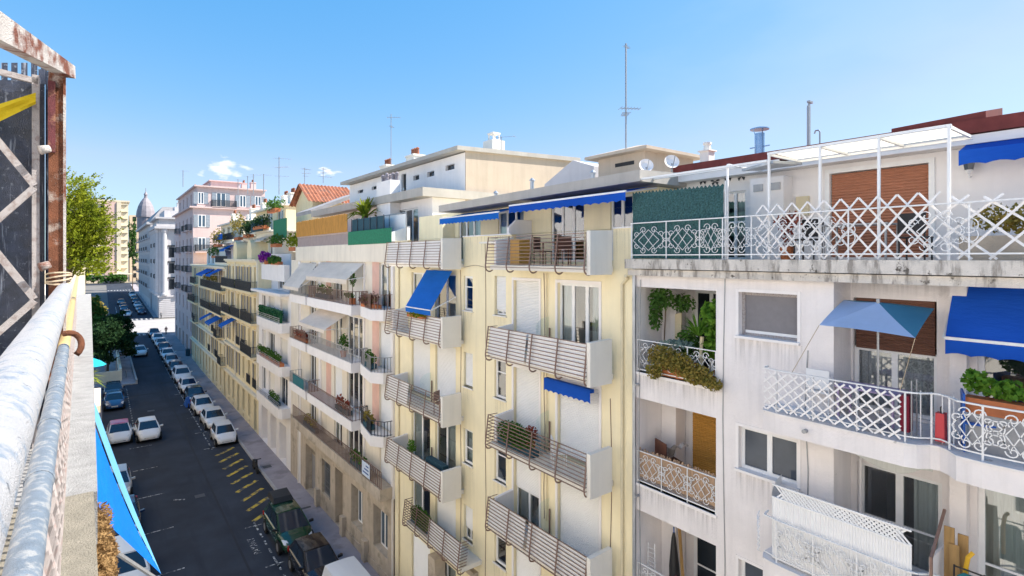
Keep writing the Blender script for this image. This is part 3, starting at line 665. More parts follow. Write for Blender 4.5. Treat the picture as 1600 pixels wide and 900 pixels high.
rs = MB().hull([(11.35, 9.45, 18.52), (11.35, 9.45, 18.82), (23, 9.45, 19.3), (23, 9.45, 18.52)], [(11.35, 20.2, 18.40), (11.35, 20.2, 18.68), (23, 20.2, 19.1), (23, 20.2, 18.40)]); ro = rs.build('roof', 'roof_cream', B)
MB().box(11.45, 11.75, 9.84, 10.5, 17.3, 17.34).box(11.45, 11.75, 15.3, 18.48, 17.3, 17.34).each('coping', 'white_wall', B)
ptn = MB(); ptn.hull([(11.55, 15.5, 16.9), (12.59, 15.5, 16.9), (12.59, 15.5, 17.85), (11.9, 15.5, 17.85), (11.55, 15.5, 17.55)], [(11.55, 15.62, 16.9), (12.59, 15.62, 16.9), (12.59, 15.62, 17.85), (11.9, 15.62, 17.85), (11.55, 15.62, 17.55)]); ptn.build('partition', 'white_wall', B)
MB().box(11.5, 11.0, 15.5, 16.6, 17.0, 17.06).build('canopy_slab', 'cream_pale', B)
# roof hut with a shallow hipped roof
hx0, hx1, hy0, hy1 = 13.9, 17.2, 11.3, 14.1
gb = MB().hull([(15.5, 15.2, 18.9), (15.5, 18.2, 18.9), (15.5, 18.2, 19.7), (15.5, 16.4, 20.5), (15.5, 15.2, 20.1)], [(18.5, 15.2, 18.9), (18.5, 18.2, 18.9), (18.5, 18.2, 19.7), (18.5, 16.4, 20.5), (18.5, 15.2, 20.1)]).build('stair_head', 'grey_white_stone', ro)
vp = MB()
for (x_, y_, h_) in ((12.2, 15.0, .5), (12.6, 17.8, .35), (12.4, 12.2, .45)): vp.lathe((x_, y_, 18.7), [(.07, 0), (.07, h_), (.12, h_+.02), (.02, h_+.12)], 8)
vp.each('vent_pipe', 'zinc', ro)
ht = MB().box(hx0+.35, hx1-.3, hy0+.35, hy1-.35, 19.0, 20.0).build('roof_hut', 'pink_stucco' if 0 else 'beige_wall', ro)
hr = MB(); e = [(hx0, hy0), (hx1, hy0), (hx1, hy1), (hx0, hy1)]; rg = [(hx0+1.2, (hy0+hy1)/2, 20.45), (hx1-1.2, (hy0+hy1)/2, 20.45)]
hr.quad(*[(x, y, 20.0) for x, y in e][::-1]); L = [(x, y, 20.1) for x, y in e]
for i in range(4): hr.quad((e[i][0], e[i][1], 20.0), (*e[(i+1) % 4], 20.0), L[(i+1) % 4], L[i])
hr.quad(L[0], L[1], rg[1], rg[0]).quad(L[2], L[3], rg[0], rg[1]).quad(L[1], L[2], rg[1]).quad(L[3], L[0], rg[0]); hr.build('hut_roof', 'beige_wall', ro)
MB().box(hx0+.345, hx0+.36, 12.1, 12.95, 19.62, 19.75).build('hut_vent', 'dark_room', ro)
# awnings under the roof edge
for (a, b, zt, lab, X1, m) in ((14.75, 9.62, 18.5, 'long royal blue awning pulled out under the yellow building roof edge', 11.0, 'blue_awning'), (19.75, 15.55, 18.36, 'narrow blue awning under the far half of the roof edge', 11.15, 'bright_blue_awning')):
    z1 = zt-.28; aw = MB().quad((12.3, a, zt), (12.3, b, zt), (X1, b, z1), (X1, a, z1)).build('awning', m, B, lab)
    vv = MB(); wavy_valance(vv, (X1-.015, a, z1), (X1-.015, b, z1), .25, 16, .04); vv.build('valance', m, aw)
    MB().bar((X1, a, z1+.02), (X1, b, z1+.02), .05).bar((12.4, a-.1, zt-.05), (X1+.03, a-.1, z1), .04).bar((12.4, b+.1, zt-.05), (X1+.03, b+.1, z1), .04).each('awning_arm', 'white_metal', aw)
# window fittings, floor by floor
C1, C2_ = [(0, .3), (.72, 1)], [(0, 1)]
def rsh(y0, y1, z0, z1, zs, m='white_shutter'):
    if zs > z0+.1: window(B, 11.5, y0, y1, z0, zs, 2, (), 'white_paint', .14, .06, [(.5, 1)], 'window')
    roller(B, 11.5, y0+.02, y1-.02, zs, z1, m, .10)
for k in range(5):
    o = ops[6*k:6*k+6]
    (a, b, c, d, _) = o[0]
    if k == 0: rsh(a, b, c, d, c+.18)
    else: window(B, 11.5, a, b, c, d, 1, (.66,), 'white_paint', .08, .09, C2_ if k == 4 else None)
    (a, b, c, d, _) = o[3]
    if k in (1,): rsh(a, b, c, d, c+.04)
    elif k == 3: rsh(a, b, c, d, c+.45)
    else: window(B, 11.5, a, b, c, d, 1, (.68,) if k != 2 else (.45,), 'white_paint', .08, .09, C2_ if k == 2 else None)
    (a, b, c, d, _) = o[1]
    if k == 4: window(B, 11.5, a, b, c, d, 2, (), 'white_paint', .1, .07, [(.5, .62)], 'balcony_door')
    else: rsh(a, b, c, d, c+[.42, .3, 1.25, .03][k] if k != 3 else c+.03)
    (a, b, c, d, _) = o[2]
    if k in (1, 2): rsh(a, b, c, d, c+.03)
    else: window(B, 11.5, a, b, c, d, 3, (), 'white_paint', .1, .085, C1 if k == 0 else C2_, 'balcony_door')
    (a, b, c, d, _) = o[4]
    if k in (1,): rsh(a, b, c, d, c+.03)
    elif k == 4: rsh(a, b, c, d, c+.03)
    else: window(B, 11.5, a, b, c, d, 2, (), 'white_paint', .1, .07, [(.55, 1), (0, .2)], 'balcony_door')
    (a, b, c, d, _) = o[5]
    if k in (1, 3): rsh(a, b, c, d, c+.03)
    else: window(B, 11.5, a, b, c, d, 2, (), 'white_paint', .1, .07, [(0, .6)], 'balcony_door')
    for q in (o[0], o[3]): MB().box(11.44, 11.58, q[0]-.05, q[1]+.05, q[2]-.05, q[2]).build('window_sill', 'cream_pale', B)
for q in (18.1,): pass
tm = MB(); 
for k in range(5):
    for q in (ops[6*k+2], ops[6*k+1]): tm.box(11.47, 11.499, q[0]-.09, q[0]-.002, q[2], q[3]+.1).box(11.47, 11.499, q[1]+.002, q[1]+.09, q[2], q[3]+.1).box(11.47, 11.499, q[0], q[1], q[3]+.002, q[3]+.1)
streaks(B, 11.5, [(q[0]-.06, q[1]+.06, q[2]-.055, .8) for k in range(5) for q in (ops[6*k], ops[6*k+3])]+[(15.35, 18.4, 17.28, 1.1), (9.85, 10.5, 17.28, 1.2), (23.6, 24.7, 17.28, 1.4)], 'rain_stain_ochre')
tm.each('door_surround', 'white_wall', B)
def grille_balcony(y0, y1, zf, solid=((0, 1),), parapet=True, nb=5, X=10.5, hook=True):
    sl_ = MB().box(X+.06, 11.499, y0, y1-.02, zf-.16, zf).build('balcony', 'cream_pale', B)
    if parapet: 
        mb = MB().hull([(X-.05, y0-.14, zf-.22), (X-.05, y0-.14, zf+.98), (11.3, y0-.14, zf+1.01), (11.3, y0-.14, zf-.22)], [(X-.05, y0, zf-.22), (X-.05, y0, zf+.98), (11.3, y0, zf+1.01), (11.3, y0, zf-.22)]); mb.build('parapet', 'cream_pale', sl_)
        mb = MB().hull([(X+.25, y1-.12, zf-.1), (X+.25, y1-.12, zf+.85), (11.498, y1-.12, zf+.95), (11.498, y1-.12, zf-.1)], [(X+.25, y1, zf-.1), (X+.25, y1, zf+.85), (11.498, y1, zf+.95), (11.498, y1, zf-.1)]); mb.build('parapet', 'white_wall', sl_)
    gr_ = MB(); n = 10; xt, xb = X+.02, X-.10
    def xx(z): return xb+(xt-xb)*((z-(zf-.08))/1.0)
    for i in range(n):
        z = zf-.06+i*.98/(n-1); x = xx(z); gr_.bar((x, y0+.02, z), (x, y1-.02, z), .022 if i not in (0, n-1) else .034, .022)
        gr_.bar((x, y0+.02, z), (x+.35, y0+.02, z), .02); gr_.bar((x, y1-.02, z), (x+.35, y1-.02, z), .02)
    for i in range(nb):
        y = y0+.02+(y1-y0-.04)*i/(nb-1); w_ = Vector((xx(zf+.94), y, zf+.94)); pts = [(xt-.03, y, zf+.94), (xb-.03, y, zf-.02)]
        if hook: pts += [(xb-.02+.16*(1-math.cos(t)), y, zf-.08-.14*math.sin(t)) for t in (.3, .7, 1.1, 1.5, 1.9, 2.3, 2.7)]
        gr_.tube(pts, .024, 6)
    gr_.build('balcony_grille', 'taupe_metal', sl_)
    for a, b in solid:
        ya, yb = y1-(y1-y0)*b, y1-(y1-y0)*a
        MB().quad((xx(zf-.06)+.05, ya+.03, zf-.02), (xx(zf-.06)+.05, yb-.03, zf-.02), (xx(zf+.9)+.05, yb-.03, zf+.90), (xx(zf+.9)+.05, ya+.03, zf+.90)).build('infill_sheet', 'white_paint', sl_)
    return sl_
RZ = [16.24, 13.22, 10.22, 7.42, 4.3]
for k, z in enumerate(RZ[:4]): grille_balcony(10.52, 15.28, z, {0: (), 1: ((0, .43), (.44, 1)), 2: (), 3: ((0, .42), (.44, 1))}[k])
LZ = [16.25, 13.2, 10.15, 7.25]
for k, z in enumerate(LZ): grille_balcony(18.45, 23.5, z, {0: ((0, 1),), 1: ((.45, 1),), 2: ((0, .42),), 3: ((0, 1),)}[k])
grille_balcony(17.15, 21.75, 5.02, ((.45, 1),), False, 5, 10.55)
def gpart(y, z, h=1.3): # glass divider with metal post
    f = MB().bar((11.45, y, z), (11.45, y, z+h*.72), .04).build('glass_divider', 'taupe_metal', B)
    P = [(11.43, y, z), (11.43, y, z+h)]+[(11.43-.55*s, y, z+h-.0-.25*s**3) for s in (.3, .6, .8, 1)]+[(10.9, y, z)]
    MB().quad(*P).build('pane', 'screen_glass', f)
for z in (13.3, 10.3, 7.5): gpart(13.2, z)
for z in (10.2, 7.3): gpart(21.0, z)
# blue window awning hanging from the far balcony column, and the rolled one above the shutter
aw = MB().quad((11.35, 21.3, 15.95), (11.35, 18.9, 15.95), (10.35, 18.9+1.2, 14.25), (10.35, 21.3+1.1, 14.25))
aw = MB().quad((11.3, 21.2, 15.95), (11.3, 19.0, 15.95), (10.3, 19.0, 14.4), (10.3, 21.2, 14.4)).build('awning', 'bright_blue_awning', B, 'bright blue awning dropped over a far balcony')
MB().quad((10.3, 21.2, 14.4), (10.3, 19.0, 14.4), (10.31, 19.0, 14.2), (10.31, 21.2, 14.2)).build('valance', 'bright_blue_awning', aw)
MB().bar((11.45, 18.95, 14.9), (10.32, 18.95, 14.42), .04).bar((10.3, 21.2, 14.41), (10.3, 19, 14.41), .04).each('awning_arm', 'white_metal', aw)
aw = MB().box(11.1, 11.25, 11.02, 13.05, 12.62, 12.72).build('awning', 'blue_awning', B, 'rolled blue awning with only its scalloped valance showing')
vv = MB(); wavy_valance(vv, (11.09, 13.05, 12.68), (11.09, 11.02, 12.68), .36, 9, .05); vv.build('valance', 'blue_awning', aw)
MB().tube([(11.44, 10.15, 0), (11.44, 10.15, 15.75), (11.44, 9.95, 15.95), (11.3, 9.9, 16.0)], .045, 8).build('down_pipe', 'pipe_beige', B)
MB().tube([(11.45, 24.3, 0), (11.45, 24.3, 16)], .04, 6).tube([(11.45, 13.35, 8), (11.45, 13.35, 16)], .02, 6).each('down_pipe', 'pipe_beige', B)
cbl = MB()
for (y_, za, zb_) in ((16.9, 2, 17), (18.66, 3, 16), (10.6, 1, 12.5), (13.5, 8, 16)): cbl.tube([(11.49, y_+.03*math.sin(k*1.7), za+(zb_-za)*k/8) for k in range(9)], .012, 4)
cbl.tube([(11.49, 15.4+.25*k, 16.15+.04*math.sin(k*.9)) for k in range(13)], .010, 4); cbl.each('cable', 'taupe_metal', B)
MB().box(11.3, 11.5, 17.4, 18.7, 4.25, 4.45).box(11.0, 11.499, 19.9, 20.5, 0, 3.95).each('canopy_slab', 'ground_stone', B)
# ================================================================== C: CREAM BUILDING WITH BOWED BALCONIES
C = thing('apartment_building', 'cream building with pink wall strips, bowed white balconies, cream awnings and a stone ground floor', 'building', (11.5, 34, 0))
ops = []
FZ = [13.9, 10.82, 7.75, 4.95]
for z in FZ:
    ops += [(25.2, 26.7, z, z+2.3, .15), (29.0, 31.4, z, z+2.3, .15), (32.2, 33.6, z, z+2.3, .15), (37.2, 38.6, z, z+2.3, .15)]
gops = [(25.6, 27.4, 1.3, 3.5, .45), (28.9, 30.6, 1.3, 3.5, .45), (32.0, 33.3, .15, 3.6, .9), (34.2, 35.8, 1.2, 3.4, .25), (37.2, 39.4, .15, 3.4, .5)]
w = MB(); facade(w, 11.5, 24.84, 43.2, 4.6, 16.3, ops); shell(w, 11.5, 24, 24.84, 43.2, 0, 16.9); w.box(11.38, 11.9, 24.9, 41.6, 16.25, 17.25); w.build('wall', 'cream_stucco', C)
w = MB(); facade(w, 11.46, 24.84, 43.2, 0, 4.6, gops); w.quad((12.36, 33.3, .15), (12.36, 32, .15), (12.36, 32, 3.6), (12.36, 33.3, 3.6)); w.build('ground_floor_wall', 'ground_stone', C)
pl = MB()
for y in (28.25, 31.6, 36.4): pl.box(11.2, 11.455, y-.22, y+.22, 0, 1.25)
pl.box(11.40, 11.455, 24.9, 31.9, .0, .55).each('plinth', 'ground_stone', C)
for (a, b, c, d, e) in gops[:2]:
    window(C, 11.46, a+.1, b-.1, c, d, 3, (), 'white_paint', .38, .08, None, pane='blue_pane')
f = window(C, 11.46, *gops[3][:4], 2, (.33, .66), 'grey_metal', .2, .06, pane='dark_pane')
gd = MB()
for i in range(9): gd.bar((11.6, 34.3+.17*i, 1.2), (11.6, 34.3+.17*i, 3.4), .03)
gd.bar((11.6, 34.2, 1.7), (11.6, 35.8, 1.7), .03).bar((11.6, 34.2, 2.9), (11.6, 35.8, 2.9), .03); gd.build('window_grate', 'grey_metal', f)
roller(C, 11.46, 37.2, 39.4, .13, 2.6, 'grey_shutter', .45, .09, 'garage_door'); 
gg = MB()
for i in range(11):
    for j in range(3): gg.box(11.8, 11.84, 37.25+.2*i, 37.38+.2*i, 2.68+.24*j, 2.85+.24*j)
gg.build('ventilation_block', 'ground_stone', C)
st = MB()
for y in (27.15, 34.6): 
    for z in FZ[:3]: st.box(11.485, 11.499, y-.45, y+.45, z-.5, z+2.55)
st.each('wall_strip', 'pink_strip', C)
MB().box(11.44, 11.499, 40.6, 41.2, 0, 16.2).box(11.40, 11.499, 24.86, 25.1, 4.6, 16.2).box(11.42, 11.499, 28.6, 28.7, 4.6, 16.2).box(11.42, 11.499, 36.0, 36.4, 4.6, 16.2).each('pilaster', 'white_wall', C)
for i, (a, b, c, d, e) in enumerate(ops):
    k, j = divmod(i, 4)
    if (k, j) in ((1, 0), (2, 0), (3, 0), (0, 1), (2, 2)): roller(C, 11.5, a, b, c, d, 'white_shutter', .1)
    else: window(C, 11.5, a, b, c, d, 3 if j == 1 else 2, (), 'white_paint', .1, .08, [(0, .35), (.6, 1)] if (i % 2 == 0) else None, 'balcony_door', pane='glass' if j < 3 else 'dark_pane')
def bow(par, P, zb, za, zr, apron='white_wall', rail='white_metal', r=.012, gap=.12):
    o = MB().prism(P, zb, za).build('balcony', apron, par)
    path = [(x+.05 if x < 11.3 else x, y) for x, y in P if True]
    rail_mb(path, za, zr, gap, r).build('balcony_railing', rail, o); return o
for k, (zb, za, zr) in enumerate(((13.38, 13.92, 14.66), (10.3, 10.84, 11.58), (7.2, 7.72, 8.45))):
    bow(C, [(11.48, 28.35), (10.6, 28.30), (10.6, 36.1), (11.48, 36.15)], zb, za, zr, rail=('taupe_metal', 'zinc', 'taupe_metal')[k], gap=.21, r=.016)
    bow(C, [(11.48, 24.0+.9), (10.95, 24.95), (10.55, 25.6), (10.95, 27.9), (11.48, 28.27)], zb, za, zr, rail=('taupe_metal', 'grey_metal', 'black_iron')[k], gap=.19, r=.014)
    bow(C, [(11.48, 36.4), (10.6, 36.5), (10.6, 40.3), (11.48, 40.4)], zb, za, zr, rail=('grey_metal', 'taupe_metal', 'grey_metal')[k], gap=.21, r=.016)
o = MB().box(10.75, 11.455, 24.9, 40.2, 4.62, 5.2).build('balcony', 'ground_stone', C)
rail_mb([(10.82, 24.92), (10.82, 40.2)], 5.2, 6.05, .22, .016).build('balcony_railing', 'taupe_metal', o)
pz = MB().box(10.755, 10.775, 26.2, 27.2, 5.3, 6.0).build('sign_panel', 'poster', C, 'pale blue notice board hung on a long iron balcony')
pk = MB()
for j in range(3): pk.box(10.748, 10.754, 26.32, 27.08-.2*j, 5.45+.18*j, 5.52+.18*j)
pk.build('sign_print', 'poster_ink', pz)
# cream awnings
def slope_awn(par, y0, y1, X0, z0, X1, z1, m='cream_awning', val=.2, label=None, arms=True):
    a = MB().quad((X0, y1, z0), (X0, y0, z0), (X1, y0, z1), (X1, y1, z1)).quad((X1-.01, y1, z1), (X1-.01, y0, z1), (X1-.01, y0, z1-val), (X1-.01, y1, z1-val)).build('awning', m, par, label)
    if arms: MB().bar((X0, y0-.05, z0-.8), (X1, y0-.05, z1), .035).bar((X0, y1+.05, z0-.8), (X1, y1+.05, z1), .035).each('awning_arm', 'white_metal', a)
    return a
slope_awn(C, 28.6, 35.8, 11.45, 16.2, 10.45, 15.3, val=.25, label='wide cream awning under the top parapet')
slope_awn(C, 36.6, 40.4, 11.45, 16.1, 10.2, 14.5, label='steep cream awning at the far corner balcony')
slope_awn(C, 31.2, 36.2, 11.45, 13.15, 10.1, 12.35, label='cream awning over a middle floor balcony')
MB().tube([(11.44, 24.98, 0), (11.44, 24.98, 16)], .05, 6).tube([(11.40, 40.9, 0), (11.40, 40.9, 16)], .06, 6).each('down_pipe', 'cream_pale', C)
# set back upper floors
pw = MB(); facade(pw, 13.62, 24.9, 43, 16.6, 19.6, [(26.5, 29.0, 16.9, 19.2, .15), (33, 36, 16.9, 19.2, .15)]); shell(pw, 13.62, 24, 24.9, 43, 16.6, 19.6); pw.box(13.0, 13.6, 28.7, 30.6, 16.6, 20.9); pw.build('penthouse_wall', 'white_wall', C)
for (a, b) in ((26.5, 29), (33, 36)): window(C, 13.62, a, b, 16.9, 19.2, 3, (), 'white_paint', .1, .08, [(0, .4)], 'terrace_door')
cn = MB().box(12.9, 24, 24.6, 42.9, 19.6, 20.05).build('roof', 'roof_cream', C)
uw = MB(); uo = [(36.5, 37.6, 21.35, 21.6, .2), (39.2, 40.3, 21.35, 21.6, .2), (33.8, 34.3, 21.35, 21.75, .2), (30.2, 31.0, 21.3, 21.6, .2), (28.3, 29.2, 21.3, 21.6, .2), (26.0, 27.0, 21.4, 21.7, .2), (27.6+4.4, 32.7, 20.3, 21.9, .15)]
uw = MB(); facade(uw, 15.6, 24.88, 42.0, 20.0, 22.15, uo); uw.quad((15.6, 42, 20), (15.6, 42, 22.15), (24, 42, 22.15), (24, 42, 20))
for u in uo: uw.quad((15.79, u[1], u[2]), (15.79, u[0], u[2]), (15.79, u[0], u[3]), (15.79, u[1], u[3]))
uw.build('upper_wall', 'white_wall', C)
for u in uo: MB().quad((15.78, u[1], u[2]), (15.78, u[0], u[2]), (15.78, u[0], u[3]), (15.78, u[1], u[3])).build('slit_window', 'dark_pane', C)
MB().hull([(15.62, 24.86, 17), (24, 24.86, 17), (24, 24.86, 22.5), (15.62, 24.86, 22.25)], [(15.62, 24.96, 17), (24, 24.96, 17), (24, 24.96, 22.5), (15.62, 24.96, 22.25)]).build('side_wall', 'beige_wall', C)
ur = MB().hull([(15.0, 24.7, 22.2), (15.0, 24.7, 22.42), (24, 24.7, 22.75), (24, 24.7, 22.5)], [(15.0, 42.4, 22.2), (15.0, 42.4, 22.42), (24, 42.4, 22.75), (24, 42.4, 22.5)]).build('upper_roof', 'roof_cream', cn)
ch = MB(); y, z = 25.6, 22.5
x = 18.9; ch.box(x-.45, x+.45, 26.4, 27.4, 22.4, 23.5).box(x-.3, x+.3, 26.55, 27.25, 23.5, 23.56).box(x-.28, x+.28, 26.6, 27.2, 23.9, 24.0)
for a, b in ((-.24, 26.65), (.2, 26.65), (-.24, 27.1), (.2, 27.1)): ch.box(x+a, x+a+.06, b, b+.06, 23.56, 23.9)
ch.build('chimney', 'cream_pale', cn)
cb = MB()
for i in range(9): cb.lathe((13.2+random.uniform(-.2, .5), 28.8+.2*i, 20.9), [(.09, 0), (.09, .28), (.12, .30), (.12, .42), (.03, .5)], 8)
cb.each('chimney_pot', 'slate_dome', C)
# terrace fences of C
ts = MB(); Xp = 11.42
ts.build('x', 'bamboo') if 0 else None
lf = MB()
for i in range(54): y = 31+.19*i; lf.box(Xp, Xp+.05, y, y+.10, 17.25, 17.95)
lf.box(Xp-.01, Xp+.06, 30.9, 41.3, 17.9, 17.98); lf.build('terrace_balustrade', 'claustra', C); MB().box(Xp+.3, Xp+.32, 30.9, 41.3, 17.25, 17.9).build('terrace_backing', 'dark_stone_joint', C)

# ================================================================== C2: WHITE BUILDING WITH GREEN BALCONIES
D0 = thing('apartment_building', 'narrow white building with hedge-screened balconies and garage openings below', 'building', (11.5, 48, 0))
ops = []
for z in (10.9, 7.8, 4.7): ops += [(44.2, 46.4, z, z+2.25, .2), (48.2, 50.2, z, z+2.25, .2), (51.2, 52.6, z, z+2.25, .2)]
go = [(44.6, 46.6, .15, 3.2, .8), (47.6, 49.6, .15, 3.2, .8), (50.6, 52.8, .15, 3.2, .8)]
w = MB(); facade(w, 11.5, 43.22, 54, 0, 13.6, ops+go); shell(w, 11.5, 24, 43.22, 54, 0, 13.6); 
for o in go: w.quad((12.28, o[1], .15), (12.28, o[0], .15), (12.28, o[0], 3.2), (12.28, o[1], 3.2))
facade(w, 12.6, 43.22, 54, 13.6, 16.8, [(44, 47, 13.7, 15.9, .2), (49, 51.5, 13.7, 15.9, .2)]); shell(w, 12.6, 24, 43.22, 54, 13.6, 16.8)
w.box(11.2, 11.6, 44.0, 51.5, 14.6, 15.9); w.build('wall', 'white_wall', D0)
for i, (a, b, c, d, e) in enumerate(ops): (roller(D0, 11.5, a, b, c, d, 'cream_pale', .15) if i in (0, 1, 3, 5, 7) else window(D0, 11.5, a, b, c, d, 2, (), 'white_paint', .12, .08, pane='dark_pane'))
for (a, b) in ((44, 47), (49, 51.5)): window(D0, 12.6, a, b, 13.7, 15.9, 3, (), 'white_paint', .12, .08, pane='dark_pane', name='terrace_door')
bs = MB().box(10.75, 11.499, 43.4, 53.6, 13.5, 13.7).build('canopy_slab', 'white_wall', D0)
for zb in (10.7, 7.4, 4.2):
    o = MB().prism([(11.499, 43.4), (10.9, 43.45), (10.7, 43.8), (10.7, 51.0), (10.9, 51.3), (11.499, 51.3)], zb, zb+.75).build('balcony', 'white_wall', D0)
    r_ = MB()
    for z in (.86, 1.0, 1.14): r_.bar((10.74, 43.6, zb+z), (10.74, 51.2, zb+z), .035)
    for i in range(6): r_.bar((10.74, 43.7+1.48*i, zb+.7), (10.74, 43.7+1.48*i, zb+1.16), .03)
    r_.build('balcony_railing', 'zinc', o)
# upper gabled house with terracotta roof
gh = MB(); gh.box(14.4, 18, 47.5, 52.5, 16.8, 21.3); gh.hull([(14.4, 47.5, 21.3), (14.4, 52.5, 21.3), (14.4, 50, 22.8)], [(14.5, 47.5, 21.3), (14.5, 52.5, 21.3), (14.5, 50, 22.8)]); gh.build('upper_wall', 'yellow_ochre', D0)
gt = MB(); n = 14
for s in (-1, 1):
    for i in range(n):
        x0, x1 = 13.9+i*.32, 13.9+(i+1)*.32; xm = (x0+x1)/2
        for (a, b, za, zb_) in ((x0, xm, 0, .09), (xm, x1, .09, 0)):
            y1 = 50+s*3.1; gt.quad((a, 50, 23.0+za), (b, 50, 23.0+zb_), (b, y1, 21.2+zb_), (a, y1, 21.2+za))
gt.build('tiled_roof', 'terracotta_tile', D0)
window(D0, 14.38, 49.2, 50.2, 17.4, 19.6, 1, (), 'grey_metal', 0.0, .1, pane='dark_pane'); 
MB().quad((15.2, 47.49, 17.2), (16.0, 47.49, 17.2), (16.0, 47.49, 19.3), (15.6, 47.49, 19.6), (15.2, 47.49, 19.3)).build('arched_opening', 'dark_room', D0)
MB().hull([(13.0, 43.3, 19.9), (13.0, 43.3, 20.2), (17, 43.3, 21.9), (17, 43.3, 21.6)], [(13.0, 47.4, 19.9), (13.0, 47.4, 20.2), (17, 47.4, 21.9), (17, 47.4, 21.6)]).build('roof', 'grey_roof', D0)

# ================================================================== D: YELLOW ORNATE BUILDINGS WITH BLACK BALCONIES
def ornate(name_label, y0, y1, top, m, floors, cols, tiers, arches, seed):
    rr = random.Random(seed)
    T = thing('apartment_building', name_label, 'building', (11.5, (y0+y1)/2, 0))
    ops = []; n = cols; wd = (y1-y0)/n
    for zf in floors:
        for i in range(n): yc = y0+wd*(i+.5); ops.append((yc-.52, yc+.52, zf, zf+2.25, .22))
    base = [(y0+wd*(i+.5)-.55, y0+wd*(i+.5)+.55, .9 if i % 3 else .15, 3.1, .28) for i in range(n)]
    cel = [(y0+wd*(i+.5)-.25, y0+wd*(i+.5)+.25, .3, .62, .2) for i in range(n) if i % 3]
    w = MB(); facade(w, 11.5, y0, y1, 0, top, ops+base+cel); shell(w, 11.5, 23, y0, y1, 0, top); w.build('wall', m, T)
    cor = MB()
    for z in (3.6, floors[1]-.5 if len(floors) > 1 else 8, top-.15): cor.box(11.18, 11.499, y0+.02, y1-.02, z-.02, z+.16).box(11.32, 11.499, y0+.02, y1-.02, z-.16, z-.022)
    for i in range(n+1):
        if i % 4 == 0: y = min(max(y0+wd*i, y0+.3), y1-.3); cor.box(11.40, 11.498, y-.24, y+.24, 3.8, top-.32)
    cor.each('cornice', 'pale_ochre' if m == 'yellow_ochre' else m, T)
    pa = MB(); sh = MB(); sr = MB()
    for i, (a, b, c, d, e) in enumerate(ops+base+cel):
        if i < len(ops):
            f = frame_mb(11.68, a, b, c, d, 2, (.4,), .07).build('window', 'pale_ochre', T); MB().quad((11.70, b, c), (11.70, a, c), (11.70, a, d), (11.70, b, d)).build('pane', 'far_pane', f)
            if rr.random() < .72:
                for (p, q) in ((a-.5, a-.02), (b+.02, b+.5)):
                    sh = MB(); sh.box(11.455, 11.492, p, q, c, d)
                    for k in range(14): sh.quad((11.45, q-.05, c+.08+k*.15), (11.45, p+.05, c+.08+k*.15), (11.432, p+.05, c+.17+k*.15), (11.432, q-.05, c+.17+k*.15))
                    sh.build('louvred_shutter', 'grey_shutter', T)
            sr.box(11.44, 11.499, a-.12, a-.001, c, d+.12) if 0 else None
            sr.box(11.40, 11.499, a-.14, b+.14, d+.04, d+.16)
        elif i < len(ops)+len(base): f = frame_mb(11.72, a, b, c, d, 2, (.5,), .08).build('ground_window', 'grey_metal', T); MB().quad((11.74, b, c), (11.74, a, c), (11.74, a, d), (11.74, b, d)).build('pane', 'far_pane', f)
        else: pa.quad((11.69, b, c), (11.69, a, c), (11.69, a, d), (11.69, b, d))
    sr.each('window_head', 'pale_ochre', T); pa.each('cellar_grille', 'dark_room', T)
    for (fi, i0, i1) in tiers:
        zf = floors[fi]; a, b = y0+wd*i0+.15, y0+wd*i1-.15
        if i1-i0 == 1 and rr.random() < .6:
            rail_mb([(11.40, a+.35), (11.40, b-.35)], zf, zf+.85, .11, .012).build('window_guard', 'black_iron', T); continue
        s_ = MB().box(10.85, 11.499, a, b, zf-.22, zf-.02).build('balcony', m, T)
        rail_mb([(11.48, a+.04), (10.9, a+.04), (10.9, b-.04), (11.48, b-.04)], zf-.02, zf+.92, .11, .013, .022).build('balcony_railing', 'black_iron', s_)
    for yc in arches:                                             # round headed dormers over the cornice
        P = [(11.42, yc+1.0*math.cos(t), top+.9+1.0*math.sin(t)) for t in [math.pi*k/10 for k in range(11)]]; P = [(11.42, yc+1.0, top)]+P+[(11.42, yc-1.0, top)]
        d_ = MB().hull(P, [(13, y, z) for _, y, z in P]).build('dormer', m, T)
    return T
D1 = ornate('yellow ochre building with black iron balconies and round dormers beside the white building', 54.02, 70, 16.3, 'yellow_ochre', [4.2, 7.3, 10.4, 13.3], 6, [(2, 0, 2), (2, 2, 4), (3, 0, 3), (1, 0, 2), (1, 2, 3), (1, 3, 4), (0, 0, 1), (0, 1, 2), (2, 4, 6), (3, 3, 6)], (57.6, 64.6), 1)
D2 = ornate('long yellow ochre building with blue awnings and black iron balconies next to the pink block', 70.02, 100.6, 15.4, 'yellow_ochre', [4.0, 6.9, 9.8, 12.6], 11, [(3, 0, 6), (2, 0, 3), (2, 3, 6), (1, 1, 2), (1, 3, 4), (3, 8, 10), (2, 8, 10), (1, 8, 9), (0, 0, 1), (0, 2, 3), (0, 4, 5), (1, 10, 11), (2, 10, 11)], (), 2)
for (T, y0, y1, z, m, lab) in ((D2, 72, 75.5, 15.1, 'bright_blue_awning', 'blue awning on the top floor'), (D2, 78, 84, 15.0, 'bright_blue_awning', None), (D2, 72.5, 76.3, 9.3, 'bright_blue_awning', 'blue awning on a middle floor'), (D2, 79, 81, 9.3, 'bright_blue_awning', None), (D1, 64, 66.5, 9.9, 'bright_blue_awning', None)):
    slope_awn(T, y0, y1, 11.45, z, 10.1, z-.7, m, .2, lab)
